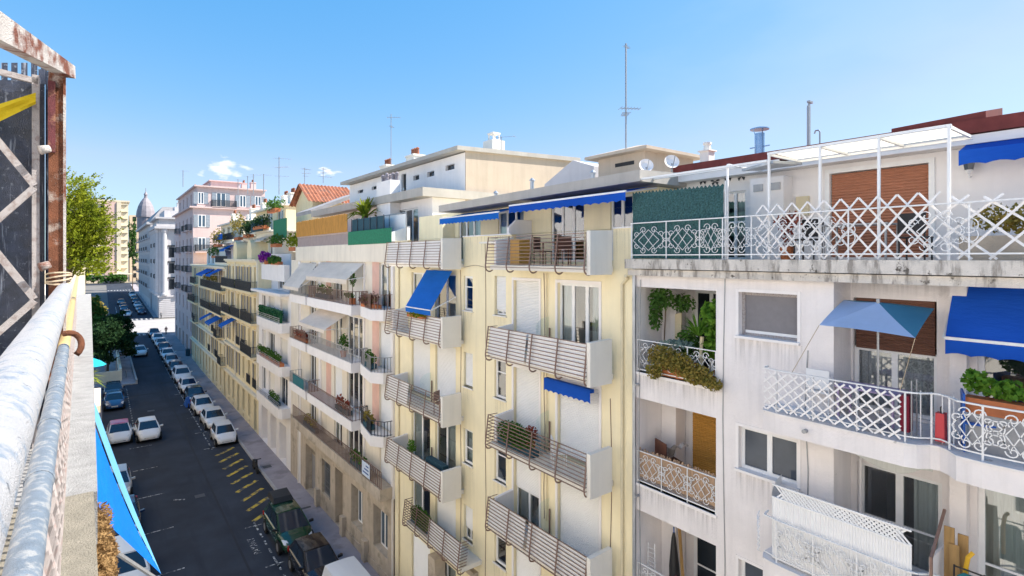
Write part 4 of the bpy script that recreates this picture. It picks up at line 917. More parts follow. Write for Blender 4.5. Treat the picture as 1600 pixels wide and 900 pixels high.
# rooftop flats set back behind the cornices
def topflat(T, x0, y0, y1, z0, z1, m='white_wall', nw=2):
    w = MB(); ops = []; L = (y1-y0)/nw
    for i in range(nw): ops.append((y0+L*(i+.2), y0+L*(i+.75), z0+.1, z0+2.2, .2))
    facade(w, x0, y0, y1, z0, z1, ops); shell(w, x0, x0+8, y0, y1, z0, z1); w.build('rooftop_flat', m, T)
    for o in ops: window(T, x0, *o[:4], 2, (), 'white_paint', .1, .09, pane='dark_pane')
    MB().box(x0-.5, x0+8.2, y0-.15, y1+.15, z1, z1+.18).build('flat_roof', 'cream_pale', T)
topflat(D1, 12.9, 54.1, 62, 16.3, 18.9, 'cream_pale', 3); topflat(D1, 14.4, 56, 69, 19.1, 21.6, 'yellow_ochre', 3); topflat(D1, 13.0, 63, 69.9, 16.3, 18.6, 'white_wall', 2)
topflat(D2, 12.6, 70.5, 79, 15.4, 18.2, 'white_wall', 3); topflat(D2, 13.4, 71, 86, 18.4, 20.8, 'pale_ochre', 4); topflat(D2, 13, 81, 96, 15.4, 17.6, 'white_wall', 4)
dm = MB(); c = 76; P = [(12.0, c+2.4*math.cos(t), 16.2+1.7*math.sin(t)) for t in [math.pi*k/12 for k in range(13)]]; dm.hull(P, [(14.5, y, z) for _, y, z in P]); dm.build('barrel_roof', 'zinc', D2)
for (T, y0, y1, z, x) in ((D2, 70.6, 79, 15.5, 11.7), (D1, 54.3, 60, 18.95, 12.6), (D1, 61, 66, 19.0, 12.8), (D2, 71, 78, 18.3, 12.4)):
    o = MB().box(x-.12, x, y0, y1, z, z+.35).build('parapet', 'pale_ochre', T); rail_mb([(x-.05, y0), (x-.05, y1)], z+.35, z+1.15, .14, .014).build('terrace_railing', 'black_iron', T)
slope_awn(D2, 71.5, 75, 12.6, 18.0, 11.5, 17.4, 'bright_blue_awning', .2, 'blue awning on the roof terrace')
slope_awn(D1, 54.6, 58, 12.9, 18.6, 11.8, 18.1, 'cream_awning', .15)

# ================================================================== E: TALL PINK BLOCK
E_ = thing('apartment_building', 'tall pink corner block rising above the yellow buildings', 'building', (11.7, 114, 0))
cols = [103.5, 108.5, 114, 119.5, 125]
ops = [(y-.6, y+.6, z, z+2.2, .22) for z in (4.2, 7.5, 10.8, 14.1, 17.4, 20.9) for y in cols]; go = [(y-1.1, y+1.1, .2, 3.2, .4) for y in cols]
w = MB(); facade(w, 11.7, 101, 128, 0, 24.7, ops+go); shell(w, 11.7, 24, 101, 128, 0, 24.7); facade(w, 12.3, 101.4, 128, 24.7, 28.0, [(y-.6, y+.6, 25.2, 27.3, .2) for y in cols]); shell(w, 12.3, 22.6, 101.4, 128, 24.7, 28.0)
w.box(14.7, 19.1, 104, 112, 28.0, 29.4); w.build('wall', 'pink_stucco', E_)
cr = MB().box(11.2, 22.8, 100.6, 128.3, 24.5, 24.75).box(11.9, 22.8, 101.0, 128.3, 28.0, 28.22).box(14.4, 19.4, 103.7, 112.3, 29.4, 29.55).each('cornice', 'pink_stucco', E_)
for (a, b, c, d, e) in ops+go+[(y-.6, y+.6, 25.2, 27.3, .2) for y in cols]:
    x = 12.45 if c > 25 else 11.88
    f = frame_mb(x, a, b, c, d, 2, (.4,), .08).build('window', 'pale_ochre', E_); MB().quad((x+.02, b, c), (x+.02, a, c), (x+.02, a, d), (x+.02, b, d)).build('pane', 'far_pane', f)
for z in (10.8, 14.1, 17.4, 20.9):
    for y in (cols[0], cols[1], cols[3]):
        s_ = MB().box(10.9, 11.69, y-1.2, y+1.2, z-.2, z).build('balcony', 'pink_stucco', E_); rail_mb([(11.65, y-1.17), (10.95, y-1.17), (10.95, y+1.17), (11.65, y+1.17)], z, z+.95, .13, .02, .03).build('balcony_railing', 'black_iron', s_)
def sidewin(T, Y, x0, x1, z0, z1, box=True, bal=None):
    f = MB(); t = .05
    f.box(x0, x1, Y-.06, Y-.01, z1-.1, z1).box(x0, x1, Y-.06, Y-.01, z0, z0+.1).box(x0, x0+.1, Y-.06, Y-.01, z0+.1, z1-.1).box(x1-.1, x1, Y-.06, Y-.01, z0+.1, z1-.1).box((x0+x1)/2-.07, (x0+x1)/2+.07, Y-.06, Y-.01, z0+.1, z1-.1)
    o = f.build('window', 'white_paint', T); MB().quad((x0, Y-.02, z0), (x1, Y-.02, z0), (x1, Y-.02, z1), (x0, Y-.02, z1)).build('pane', 'blue_pane', o)
    s_ = MB().box(x0-.62, x0-.03, Y-.07, Y-.005, z0, z1).box(x1+.03, x1+.62, Y-.07, Y-.005, z0, z1); s_.each('shutter', 'zinc', o)
    if bal: rail_mb([(bal[0], Y-.05), (bal[0], Y-.75), (bal[1], Y-.75), (bal[1], Y-.05)], z0-.05, z0+1.0, .12, .03, .04).build('balcony_railing', 'black_iron', T); MB().box(bal[0]-.05, bal[1]+.05, Y-.8, Y-.01, z0-.25, z0-.06).build('balcony', 'pink_stucco', T)
for (x0, x1, z0, z1, Y, bal) in ((11.95+.5, 13.0+.3, 25.2, 27.1, 101.4, None), (15.1, 16.5, 24.9, 27.2, 101.4, (14.4, 18.0)), (18.6, 19.6, 25.0, 27.0, 101.4, None), (21, 22, 25.4, 27, 101.4, None), (12.4, 13.5, 21.4, 23.4, 101, None), (12.4, 13.5, 17.5, 19.7, 101, (12.0, 15.2)), (21.2, 22.2, 21.4, 23.4, 101, None)): sidewin(E_, Y, x0, x1, z0, z1, True, bal)
lo_ = MB().box(11.72, 13.6, 100.62, 100.99, 0, 4.0).build('shop_entrance', 'dark_room', E_)

# ================================================================== F, G, H: BUILDINGS BEYOND THE CROSSING
F_ = thing('apartment_building', 'pale grey classical corner building with giant pilasters beyond the crossing', 'building', (14, 172, 0))
X = 11.3; Y0, Y1 = 160.5, 182
go = [(y-1, y+1, .6+1.4, 4.6, .4) for y in (164, 169, 174, 179)]; fo_ = [(y-.65, y+.65, z, z+2.4, .3) for z in (7.5, 11.2, 15, 19, 22.4) for y in (164.5, 169.5, 174.5, 179.5)]
w = MB(); facade(w, X, Y0, Y1, 0, 26.2, go+fo_); shell(w, X, 30, Y0, Y1, 0, 26.2); w.build('wall', 'grey_white_stone', F_)
for o in go+fo_: f = frame_mb(X+.25, *o[:4], 2, (.4,), .09).build('window', 'grey_metal', F_); MB().quad((X+.27, o[1], o[2]), (X+.27, o[0], o[2]), (X+.27, o[0], o[3]), (X+.27, o[1], o[3])).build('pane', 'far_pane', f)
p = MB()
for y in (161.4, 166.9, 172, 177.2, 181.2):
    p.lathe((X-.15, y, 7.0), [(.75, 0), (.75, .5), (.62, .7), (.56, 15.5), (.72, 15.9), (.8, 16.5)], 12)
for x in (12.4, 15.4, 18.5, 21.5): p.lathe((x, Y0-.1, 7.0), [(.75, 0), (.75, .5), (.62, .7), (.56, 15.5), (.72, 15.9), (.8, 16.5)], 12)
p.each('pilaster', 'grey_white_stone', F_)
c_ = MB().box(X-1.0, 30.2, Y0-1.0, Y1+.2, 23.6, 24.2).box(X-.6, 30.1, Y0-.6, Y1+.1, 24.2, 24.8).box(X-.8, 30.2, Y0-.8, Y1, 26.1, 26.5).box(X-.35, 30, Y0-.35, Y1, 6.6, 7.0)
for i in range(11): c_.box(X-.16, X, Y0, Y1, 1.5+.48*i, 1.5+.48*i+.38).box(X, 30, Y0-.16, Y0, 1.5+.48*i, 1.5+.48*i+.38)
c_.each('cornice', 'grey_white_stone', F_)
rb = MB().box(12.6, 24, 163, 178, 26.45, 28.4).box(15, 19, 165, 170, 28.38, 29.6).build('rooftop_flat', 'grey_white_stone', F_)
for z in (11.2, 15, 19):
    for y in (164.5, 174.5):
        s_ = MB().box(X-.9, X-.01, y-1.5, y+1.5, z-.25, z).build('balcony', 'grey_white_stone', F_); rail_mb([(X-.05, y-1.45), (X-.85, y-1.45), (X-.85, y+1.45), (X-.05, y+1.45)], z, z+1, .18, .03, .04).build('balcony_railing', 'black_iron', s_)
for (x0, x1, z0, z1) in ((13.4, 14.5, 8.5, 11), (13.4, 14.5, 12.5, 15), (16.5, 17.5, 8.5, 11), (13.4, 14.5, 16.5, 19)): 
    f = MB().box(x0, x1, Y0-.08, Y0-.01, z0, z1).box(x0-.3, x1+.3, Y0-.25, Y0-.01, z1+.2, z1+.5); f.build('side_window', 'far_pane', F_)
G_ = thing('apartment_building', 'grey-white building with a dark slate dome and lantern over its corner', 'building', (14, 205, 0))
X = 10.9; Y0, Y1 = 184, 246; go = []
ys_ = [187+5.4*i for i in range(11)]; fo_ = [(y-.8, y+.8, z, z+2.4, .3) for z in (4.5, 8, 11.5, 15, 18.5, 22) for y in ys_]
w = MB(); facade(w, X, Y0, Y1, 0, 26, fo_); shell(w, X, 30, Y0, Y1, 0, 26); w.build('wall', 'grey_white_stone', G_)
for o in fo_: MB().quad((X+.26, o[1], o[2]), (X+.26, o[0], o[2]), (X+.26, o[0], o[3]), (X+.26, o[1], o[3])).build('window', 'far_pane', G_)
c_ = MB().box(X-.9, 30, Y0, Y1, 25.8, 26.5); c_.build('cornice', 'grey_white_stone', G_)
for z in (8, 11.5, 15, 18.5, 22):
    for y in ys_[::2]:
        s_ = MB().box(X-1, X-.01, y-2, y+2, z-.3, z).build('balcony', 'grey_white_stone', G_); rail_mb([(X-.9, y-2), (X-.9, y+2)], z, z+1, .25, .05, .05).build('balcony_railing', 'black_iron', s_)
mr = MB().hull([(X-.2, Y0, 26.5), (X-.2, Y1, 26.5), (30, Y1, 26.5), (30, Y0, 26.5)], [(X+3, Y0+1, 31), (X+3, Y1, 31), (28, Y1, 31), (28, Y0+1, 31)]).build('mansard_roof', 'grey_roof', G_)
cx, (cz_x, cz) = 230, onY(222, 300, 230)
dd = MB().lathe((12.9, 242, 26.5), [(2.7, 0), (2.7, 4.6), (3.05, 4.8), (3.0, 5.4), (2.8, 7.0), (2.35, 8.8), (1.65, 10.4), (.95, 11.5), (.55, 12), (.5, 13.0), (.7, 13.1), (.35, 13.8), (.1, 14.3), (.08, 15.6)], 12)
dd.build('dome', 'slate_dome', G_)
H_ = thing('apartment_building', 'big beige apartment block closing the far end of the street', 'building', (4, 324, gz(300)))
w = MB(); w.box(-14, 10.2, 324, 345, gz(300), 43.2).box(-14.5, 10.8, 323.4, 345, 43.2, 44.0).box(5.6, 7.4, 322.8, 324, gz(300), 43).box(-9, -7, 322.8, 324, gz(300), 43); w.build('wall', 'beige_block', H_)
pn = MB(); rc = MB()
for k in range(11):
    z = gz(300)+4+3.4*k
    rc.box(-13.9, 10, 323.3, 323.99, z-.35, z)
    for i in range(7): pn.box(-13+3.0*i+.5, -13+3.0*i+2.2, 323.9, 323.98, z+.5, z+2.6) if not (1 < -13+3*i+1.5 < 7.6) else None
rc.each('floor_band', 'beige_block', H_); pn.each('window', 'far_pane', H_)
MB().box(1.0, 5.4, 323.2, 323.9, gz(300), 43).build('wall_strip', 'salmon_block', H_)
MB().box(4.2, 12, 318, 323.3, gz(300)+4.0, gz(300)+4.5).build('entrance_canopy', 'beige_block', H_)
def stacks(T, spots, z0, m='cream_pale'):
    for (x, y, h) in spots:
        k = MB().box(x-.4, x+.4, y-.6, y+.6, z0, z0+h).box(x-.46, x+.46, y-.66, y+.66, z0+h, z0+h+.12).build('chimney', m, T); p_ = MB()
        for q in (-.35, 0, .35): p_.lathe((x, y+q, z0+h+.12), [(.13, 0), (.11, .4), (.15, .42), (.04, .52)], 8)
        p_.each('chimney_pot', 'terracotta_tile', k)
stacks(D1, ((15.5, 57.5, 1.2), (16.5, 64, 1.6), (15.2, 68, 1.0)), 21.7); stacks(D2, ((15, 73, 1.5), (16, 80, 1.2), (15, 85, 1.6)), 20.9); stacks(E_, ((14, 118, 1.4), (20.5, 108, 1.6), (21, 103, 1.2)), 28.2, 'pink_stucco'); stacks(F_, ((16, 166, 2.2), (20, 172, 2.0)), 28.4, 'grey_white_stone'); stacks(C, ((17.5, 39, .9), (17, 33.5, .8)), 22.5)
# ================================================================== LEFT SIDE: OUR OWN BUILDING AND THE NEXT (they bounce the sun)
def leftblock(label, X, XB, y0, y1, top, m, cat='building'):
    T = thing('apartment_building', label, cat, (X, (y0+y1)/2, 0)); w = MB(); ops = []
    n = max(2, int((y1-y0)/3.4)); wd = (y1-y0)/n
    fl = [z for z in (1.2, 4.3, 7.3, 10.3, 13.2) if z+2.4 < top]
    for z in fl:
        for i in range(n): ops.append((y0+wd*(i+.3), y0+wd*(i+.7), z, z+2.1, -.2))
    facade(w, X, y0, y1, 0, top, ops); shell(w, X, XB, y0, y1, 0, top); w.build('wall', m, T)
    for o in ops:
        MB().quad((X-.18, o[0], o[2]), (X-.18, o[1], o[2]), (X-.18, o[1], o[3]), (X-.18, o[0], o[3])).build('window', 'far_pane', T)
    return T
I_ = thing('apartment_building', 'tan apartment block filling the gap right of the beige end block', 'building', (24, 338, gz(300)))
MB().box(11.2, 60, 338, 352, gz(300), 38).build('wall', 'beige_wall', I_)
wn = MB()
for k in range(9):
    for i in range(6): wn.box(12.5+3.4*i, 14+3.4*i, 337.9, 337.98, gz(300)+2+3.6*k, gz(300)+4.2+3.6*k)
wn.each('window', 'far_pane', I_)
LB = leftblock('cream building under the camera balcony, on the near left side of the street', -1.45, -14, -25, 40, 15.0, 'cream_pale')
MB().box(-14, -3.3, -25, 38, 15.01, 21.5).build('penthouse_wall', 'white_wall', LB)  # unseen block, height and place shaped to bounce sunlight onto the right facades
LC = leftblock('beige building on the left side of the street beyond the planted ledge', -1.6, -14, 40.1, 82, 15.6, 'beige_block')
# ================================================================== ROOF AERIALS, DISHES
def aerial(px, py0, py1, X, label, yagi=(), r=.022, group='television aerials on the roofs', rotz=.6):
    y, zt = onX(px, py0, X); _, zb = onX(px, py1, X)
    t = thing('roof_aerial', label, 'aerial', (X, y, zb), group=group)
    MB().tube([(X, y, zb-.25), (X, y, zt)], r, 6).build('mast', 'grey_metal', t)
    for (f, L, n, ang) in yagi:
        z = zb+(zt-zb)*f; d = Vector((math.cos(ang), math.sin(ang), 0)); u = Vector((-d.y, d.x, 0)); m_ = MB(); c = Vector((X, y, z))
        m_.bar(c-d*L*.3, c+d*L*.7, .018)
        for i in range(n):
            q = c+d*L*(-.28+.96*i/(n-1)); w_ = L*(.30-.012*i); m_.bar(q-u*w_, q+u*w_, .012)
        m_.build('antenna_head', 'grey_metal', t)
    return t
aerial(978, 68, 224, 14.2, 'tallest thin mast with a dish aerial halfway, on the yellow building roof hut', [(.35, .7, 7, -.5), (.30, .5, 6, .9), (.97, .3, 4, .3)], .03)
aerial(611, 178, 256, 15.7, 'thin aerial mast above the cluster of chimney pots', [(.93, .9, 6, -.6), (.75, .5, 4, .8)], .025)
aerial(436, 245, 300, 13.5, 'stacked yagi aerial mast over the gabled house', [(.95, 1.6, 7, -.3), (.7, 1.5, 7, -.9), (.45, 1.2, 6, -.3)], .04)
aerial(286, 266, 290, 13, 'small aerial on the corner of the pink block roof', [(.95, 1.6, 5, -.5)], .07)
for px, py, X in ((396, 272, 15.5), (387, 275, 15.5), (412, 272, 15), (372, 280, 16)): aerial(px, py, 300, X, 'one of four low aerials in a row right of the pink roof', [(.95, 1.3, 6, -.4)], .05, group='four low aerials in a row')
aerial(783, 213, 240, 18.5, 'bent aerial pole beside the square chimney', [(.95, 1.2, 2, -.9)], .03)
aerial(476, 262, 284, 15.0, 'bushy aerial behind the terracotta gable', [(.9, .9, 8, .4), (.6, .8, 8, -.7), (.4, .5, 4, .1)], .03)
aerial(505, 262, 282, 16.5, 'pine-shaped aerial right of the terracotta gable', [(.9, .5, 8, .4), (.6, .9, 8, -.7), (.3, 1.2, 6, .1)], .03)
y, z = onX(1262, 158, 14.6); t = thing('roof_pole', 'pair of weathered poles standing on the dark red roof', 'pole', (14.6, y, 19.2)); MB().box(14.58, 14.64, y-.05, y-.01, 19.1, z).box(14.66, 14.72, y-.02, y+.05, 19.1, z-.1).box(14.55, 14.75, y-.07, y-.0, z-.05, z).build('pole_pair', 'grey_metal', t)
y, z = onX(1281, 203, 14.2); t = thing('vent_hook', 'thin hooked vent pipe on the dark red roof', 'vent pipe', (14.2, y, 19.2)); MB().tube([(14.2, y, 19.1), (14.2, y, z-.05), (14.2, y+.03, z), (14.2, y+.10, z), (14.2, y+.13, z-.07)], .018, 6).build('pipe', 'grey_metal', t)
for px, py, X, lab in ((1010, 258, 12.6, 'smaller pale satellite dish left of the red roof end'), (1050, 252, 12.8, 'larger pale satellite dish nearest the red roof end')):
    y, z = onX(px, py, X); t = thing('satellite_dish', lab, 'satellite dish', (X, y, z-.45))
    d = MB(); n = Vector((-.55, -.75, .35)).normalized(); a = n.cross(Vector((0, 0, 1))).normalized(); b = a.cross(n); k0 = len(d.v)
    rings_ = [(0, .09), (.12, .075), (.16, .03), (.21, 0)]
    L_ = [[tuple(Vector((X, y, z))-n*dp+(a*math.cos(j*.3927)+b*math.sin(j*.3927))*r_) for j in range(16)] for r_, dp in rings_[1:]]
    for i in range(2):
        for j in range(16): d.quad(L_[i][j], L_[i][(j+1) % 16], L_[i+1][(j+1) % 16], L_[i+1][j])
    d.quad(*L_[0]); d.build('dish', 'white_wall', t, smooth=True); MB().tube([(X+.05, y+.05, z-.65), (X+.04, y+.04, z-.05)], .025, 6).tube([tuple(Vector((X, y, z-.28))), tuple(Vector((X, y, z))+n*.3)], .012, 5).build('bracket', 'grey_metal', t)

# ================================================================== TERRACE OF THE WHITE BUILDING
scr = MB(); ny, nz = 90, 60; y0, y1 = 7.03, 9.70
for (a, b) in ((16.47, 18.16),):
    for i in range(ny):
        for j in range(nz):
            def sp(i, j): return (11.36+.018*math.sin(i*12.9+j*78.2)*math.cos(j*3.3+i), y0+(y1-y0)*i/ny, a+(b+.03*math.sin(i*1.7)+.06*i/ny-a)*j/nz)
            scr.quad(sp(i, j), sp(i+1, j), sp(i+1, j+1), sp(i, j+1))
t = thing('privacy_screen', 'dark teal artificial hedge screen tied behind the terrace railing', 'privacy screen', (11.36, 8.4, 16.45)); scr.build('brush_panel', 'screen_green', t)
MB().tube([(11.39, 7.0, 16.45), (11.39, 7.0, 18.25)], .018, 6).tube([(11.4, 9.7, 16.45), (11.4, 9.7, 18.2)], .018, 6).build('screen_post', 'white_metal', t)
def trellis(label, pts, sp, rise, X, run, jit=0, w_=.022, loc=None, tilt=None):
    (ya, yb), (za, zb) = pts; mb = MB(); n = int((yb-ya)/sp); rr = random.Random(5)
    for i in range(-int(run/sp)-1, n+1):
        for s, dx in ((1, 0), (-1, .014)):
            p, q = ya+i*sp, ya+i*sp+run
            j1, j2 = rr.uniform(-jit, jit), rr.uniform(-jit, jit)
            A_, B_ = [p+j1, za], [q+j2, zb+rr.uniform(-jit, jit)*.5]
            if s < 0: A_, B_ = [q+j1, za], [p+j2, B_[1]]
            for P, Q in ((A_, B_), (B_, A_)):                      # clip in y
                if P[0] < ya: f = (ya-P[0])/(Q[0]-P[0]) if Q[0] != P[0] else 2; P[1] += (Q[1]-P[1])*f; P[0] = ya
                if P[0] > yb: f = (P[0]-yb)/(P[0]-Q[0]) if Q[0] != P[0] else 2; P[1] += (Q[1]-P[1])*f; P[0] = yb
            if abs(A_[0]-B_[0]) < .03 or not (za-.01 <= min(A_[1], B_[1]) and max(A_[1], B_[1]) <= zb+jit+.01): continue
            dz = (lambda y: 0) if tilt is None else tilt
            xf_ = X if callable(X) else (lambda y: X)
            mb.bar((xf_(A_[0])-dx, A_[0], A_[1]+dz(A_[0])), (xf_(B_[0])-dx, B_[0], B_[1]+dz(B_[0])), .010, w_, up=(1, 0, 0)) if 0 else mb.bar((xf_(A_[0])-dx, A_[0], A_[1]+dz(A_[0])), (xf_(B_[0])-dx, B_[0], B_[1]+dz(B_[0])), w_, .010, up=(1, 0, 0))
    t = thing('expanding_trellis', label, 'trellis', (xf_(ya), (ya+yb)/2, za)); mb.build('lattice_slats', 'lattice_white', t); return t
trellis('white expanding lattice trellis along the terrace railing, closely spaced', ((3.0, 6.25), (16.47, 17.62)), .31, 1, 11.36, .93, .006, .034)
trellis('white lattice trellis stretched wide and crooked at the right end of the terrace', ((-1.0, 2.98), (16.47, 17.5)), .46, 1, 11.39, 1.1, .10, .038)
pg = thing('pergola', 'slim white metal pergola with a translucent cream roof sheet on the terrace', 'pergola', (11.42, 4.5, 16.45))
pm = MB()
for y in (6.01, 4.97, 3.94, 2.90): pm.box(11.42, 11.465, y-.022, y+.022, 16.45, 18.70)
pm.box(11.42, 11.48, 2.87, 6.04, 18.70, 18.75).box(12.68, 12.73, 2.87, 6.04, 18.66, 18.71)
for y in (6.01, 4.97, 3.94, 2.90): pm.box(11.48, 12.68, y-.02, y+.02, 18.68, 18.73)
pm.box(11.42, 11.46, 6.96, 7.0, 16.45, 18.62).box(11.40, 11.45, 6.04, 9.6, 18.55, 18.60).box(11.9, 11.95, 6.04, 9.6, 18.60, 18.66).box(11.45, 13.3, 6.95, 7.0, 18.6, 18.64)
pm.build('frame', 'white_paint', pg)
sh_ = MB(); sh_.quad((11.44, 6.0, 18.755), (12.7, 6.0, 18.735), (12.7, 2.9, 18.735), (11.44, 2.9, 18.755)); sh_.build('roof_sheet', 'pergola_sheet', pg)
t = tag(MB().hull([(11.4, 5.9, 18.5), (12.7, 5.9, 18.6), (12.7, 6.9, 18.6), (11.9, 6.9, 18.5)], [(11.4, 5.9, 18.56), (12.7, 5.9, 18.66), (12.7, 6.9, 18.66), (11.9, 6.9, 18.56)]).build('corrugated_sheet', 'zinc'), 'grey sheet lying on beams beside the pergola', 'roof sheet')
bf = MB()
for px, py in ((1098, 283), (1117, 284), (1137, 277), (1158, 276)):
    y, z = onX(px, py, 13.37)
    for s in (-1, 1): bf.hull([(13.37, y, z), (13.37, y+s*.12, z+.11), (13.37, y+s*.13, z+.02)], [(13.385, y, z), (13.385, y+s*.12, z+.11), (13.385, y+s*.13, z+.02)]).hull([(13.37, y, z), (13.37, y+s*.10, z-.02), (13.37, y+s*.07, z-.10)], [(13.385, y, z), (13.385, y+s*.10, z-.02), (13.385, y+s*.07, z-.10)])
bf.each('butterfly_ornament', 'black_iron', A)
def chair(x, y, z, m, label, rz=0, s=1.0, cat='chair', g=None):
    t = thing('chair', label, cat, (x, y, z), rz, g, world=False); w_ = .22*s
    MB().box(-w_, w_, -w_, w_, .42*s, .45*s).build('seat', m, t); MB().box(-w_, w_, w_-.03, w_, .5*s, .88*s).build('backrest', m, t)
    for a in (-1, 1):
        for b in (-1, 1): MB().bar((a*(w_-.02), b*(w_-.02), 0), (a*(w_-.02), b*(w_-.02), .42*s if b < 0 else .86*s), .025).build('leg', m, t)
    return t
def table(x, y, z, m, label, L=.5, W_=.35, h=.72):
    t = thing('table', label, 'table', (x, y, z), world=False); MB().box(-W_, W_, -L, L, h-.03, h).build('tabletop', m, t)
    for a in (-1, 1):
        for b in (-1, 1): MB().bar((a*(W_-.05), b*(L-.05), 0), (a*(W_-.05), b*(L-.05), h-.03), .035).build('leg', m, t)
    return t
table(12.1, 4.5, 16.44, 'grey_metal', 'small terrace table behind the white trellis', .6)
chair(12.0, 5.45, 16.44, 'black_plastic', 'dark chair at the far end of the terrace table', -1.57); chair(12.2, 3.6, 16.44, 'black_plastic', 'dark chair at the near end of the terrace table', 1.57)
# ================================================================== PLANTS
def plant(name, label, loc, blobs, m, size=.06, pot=None, cat='plant', group=None, stem=None, asp=.55, part='foliage'):
    t = thing(name, label, cat, loc, group=group)
    leaves(MB(), blobs, size, asp)
    mb = leaves(MB(), blobs, size, asp); mb.build(part, m, t)
    if pot: k, pm_, dims = pot; MB().lathe(loc, [(dims[0]*.75, 0), (dims[0], dims[1]), (dims[0]*.9, dims[1]), (dims[0]*.85, dims[1]-.03)], 12).build('pot', pm_, t) if k == 'round' else MB().box(loc[0]-dims[0], loc[0]+dims[0], loc[1]-dims[1], loc[1]+dims[1], loc[2], loc[2]+dims[2]).build('trough', pm_, t)
    if stem: MB().tube(stem, .02, 5).build('stem', 'bark', t)
    return t
plant('potted_shrub', 'leggy reddish shrub at the left end of the white trellis terrace', (12.0, 5.9, 16.44), [(12.0, 5.9, 17.3, .2, .32, .25, 160), (12.0, 5.9, 17.0, .15, .2, .3, 60)], 'leaf_red', .05, ('round', 'terracotta', (.16, .3)))
plant('planter_shrub', 'green shrub in a stone trough on the right of the terrace', (12.0, 2.1, 16.44), [(12.0, 2.3, 17.15, .22, .45, .25, 320), (12, 1.9, 17.05, .2, .4, .2, 220)], 'leaf_olive', .05, ('box', 'ground_stone', (.22, .75, .42)))
# loggia garden
zf = 13.45
t = plant('trailing_jade_bush', 'big olive and reddish succulent bush spilling over the loggia railing', (11.68, 8.3, zf), [(11.42, 8.75, zf+.48, .22, .5, .34, 900), (11.40, 8.3, zf+.42, .22, .45, .32, 800), (11.38, 7.75, zf+.24, .22, .45, .26, 800), (11.36, 7.32, zf+.10, .2, .25, .17, 300), (11.36, 9.0, zf+.1, .15, .28, .2, 260)], 'leaf_olive', .038, ('box', 'terracotta', (.13, .8, .2)), asp=.8)
plant('grey_succulent', 'blue-grey succulents behind the jade bush', (11.62, 8.4, zf), [(11.62, 8.4, zf+.86, .15, .45, .12, 260), (11.62, 8.9, zf+.75, .15, .2, .12, 90)], 'leaf_grey', .05, ('round', 'terracotta', (.15, .3)), stem=[(11.62, 8.4, zf+.3), (11.62, 8.4, zf+.8)])
t = thing('yucca', 'bright green spiky yucca on a bare stem in the loggia', 'plant', (11.9, 7.95, zf)); bl_ = MB(); blades(bl_, (11.75, 7.95, zf+1.1), 60, .68, .026); bl_.build('leaf_rosette', 'leaf_bright', t); MB().tube([(11.9, 7.95, zf+.2), (11.88, 7.97, zf+.7), (11.9, 7.95, zf+1.08)], [.05, .045, .05], 7).build('stem', 'pipe_beige', t); MB().lathe((11.9, 7.95, zf), [(.14, 0), (.18, .28), (.15, .27)], 12).build('pot', 'terracotta', t)
plant('climbing_vine', 'lush bright vine filling the right side of the loggia', (12.0, 7.5, zf), [(11.95, 7.55, zf+1.3, .3, .28, .6, 600), (11.75, 7.55, zf+1.75, .3, .24, .28, 320), (12, 7.7, zf+.8, .2, .3, .3, 180)], 'leaf_bright', .075, ('round', 'terracotta', (.18, .3)), stem=[(12, 7.5, zf), (12.02, 7.5, zf+1.6)], asp=.75)
plant('small_tree_plant', 'tall thin leafy plant hanging from the loggia ceiling corner', (12.1, 9.15, zf), [(11.9, 9.2, zf+1.95, .3, .36, .3, 420), (12.0, 9.45, zf+1.5, .22, .18, .5, 240), (12.2, 8.75, zf+1.85, .25, .4, .25, 260)], 'leaf_green', .06, ('round', 'terracotta', (.16, .28)), stem=[(12.1, 9.15, zf), (12.05, 9.2, zf+.8), (12.0, 9.1, zf+1.9)])
plant('bushy_plant', 'dark bushy plant in the middle of the loggia', (12.2, 8.5, zf), [(12.2, 8.5, zf+.8, .3, .45, .42, 420)], 'leaf_green', .065, ('round', 'terracotta', (.18, .3)))
plant('dry_stem_plant', 'brownish plant against the left side of the loggia', (11.9, 9.3, zf), [(11.85, 9.3, zf+.55, .2, .25, .3, 150)], 'leaf_dry', .05, ('round', 'teal_canvas', (.15, .22)))
t = tag(MB().hull([(12.5, 9.0, zf), (12.5, 9.22, zf), (12.52, 9.2, zf+1.5), (12.52, 9.0, zf+1.55)], [(12.54, 9.0, zf), (12.54, 9.22, zf), (12.56, 9.2, zf+1.5), (12.56, 9.0, zf+1.55)]).build('wooden_board', 'pipe_beige'), 'pale wooden board leaning at the back of the planted loggia', 'board')
# middle loggia
zf = 10.47
rm = MB(); n = 130; y0, y1 = 7.36, 9.64
for i in range(n):
    a = y0+(y1-y0)*i/n; tpp = zf+.86+random.uniform(-.05, .07); rm.box(11.555+random.uniform(-.006, .006), 11.58, a, a+(y1-y0)/n*.92, zf+.14, tpp)
t = thing('reed_screen', 'brown reed matting lashed behind the middle loggia railing', 'reed screen', (11.57, 8.5, zf)); rm.build('reeds', 'reed', t)
chair(12.2, 9.15, zf, 'dark_wood', 'wooden chair with a draped cloth in the middle loggia', 1.2, 1.25)
t = MB(); 
for i in range(12):
    for j in range(8):
        def dp(i, j): return (12.0+.5*j/8, 8.75+.5*i/12, zf+1.02+.05*math.sin(i*.9)+.04*math.cos(j*1.3)-(.4*(i/12)**3))
        t.quad(dp(i, j), dp(i+1, j), dp(i+1, j+1), dp(i, j+1))
tag(t.build('draped_cloth', 'grey_cloth'), 'patterned grey cloth draped over the loggia chair', 'cloth')
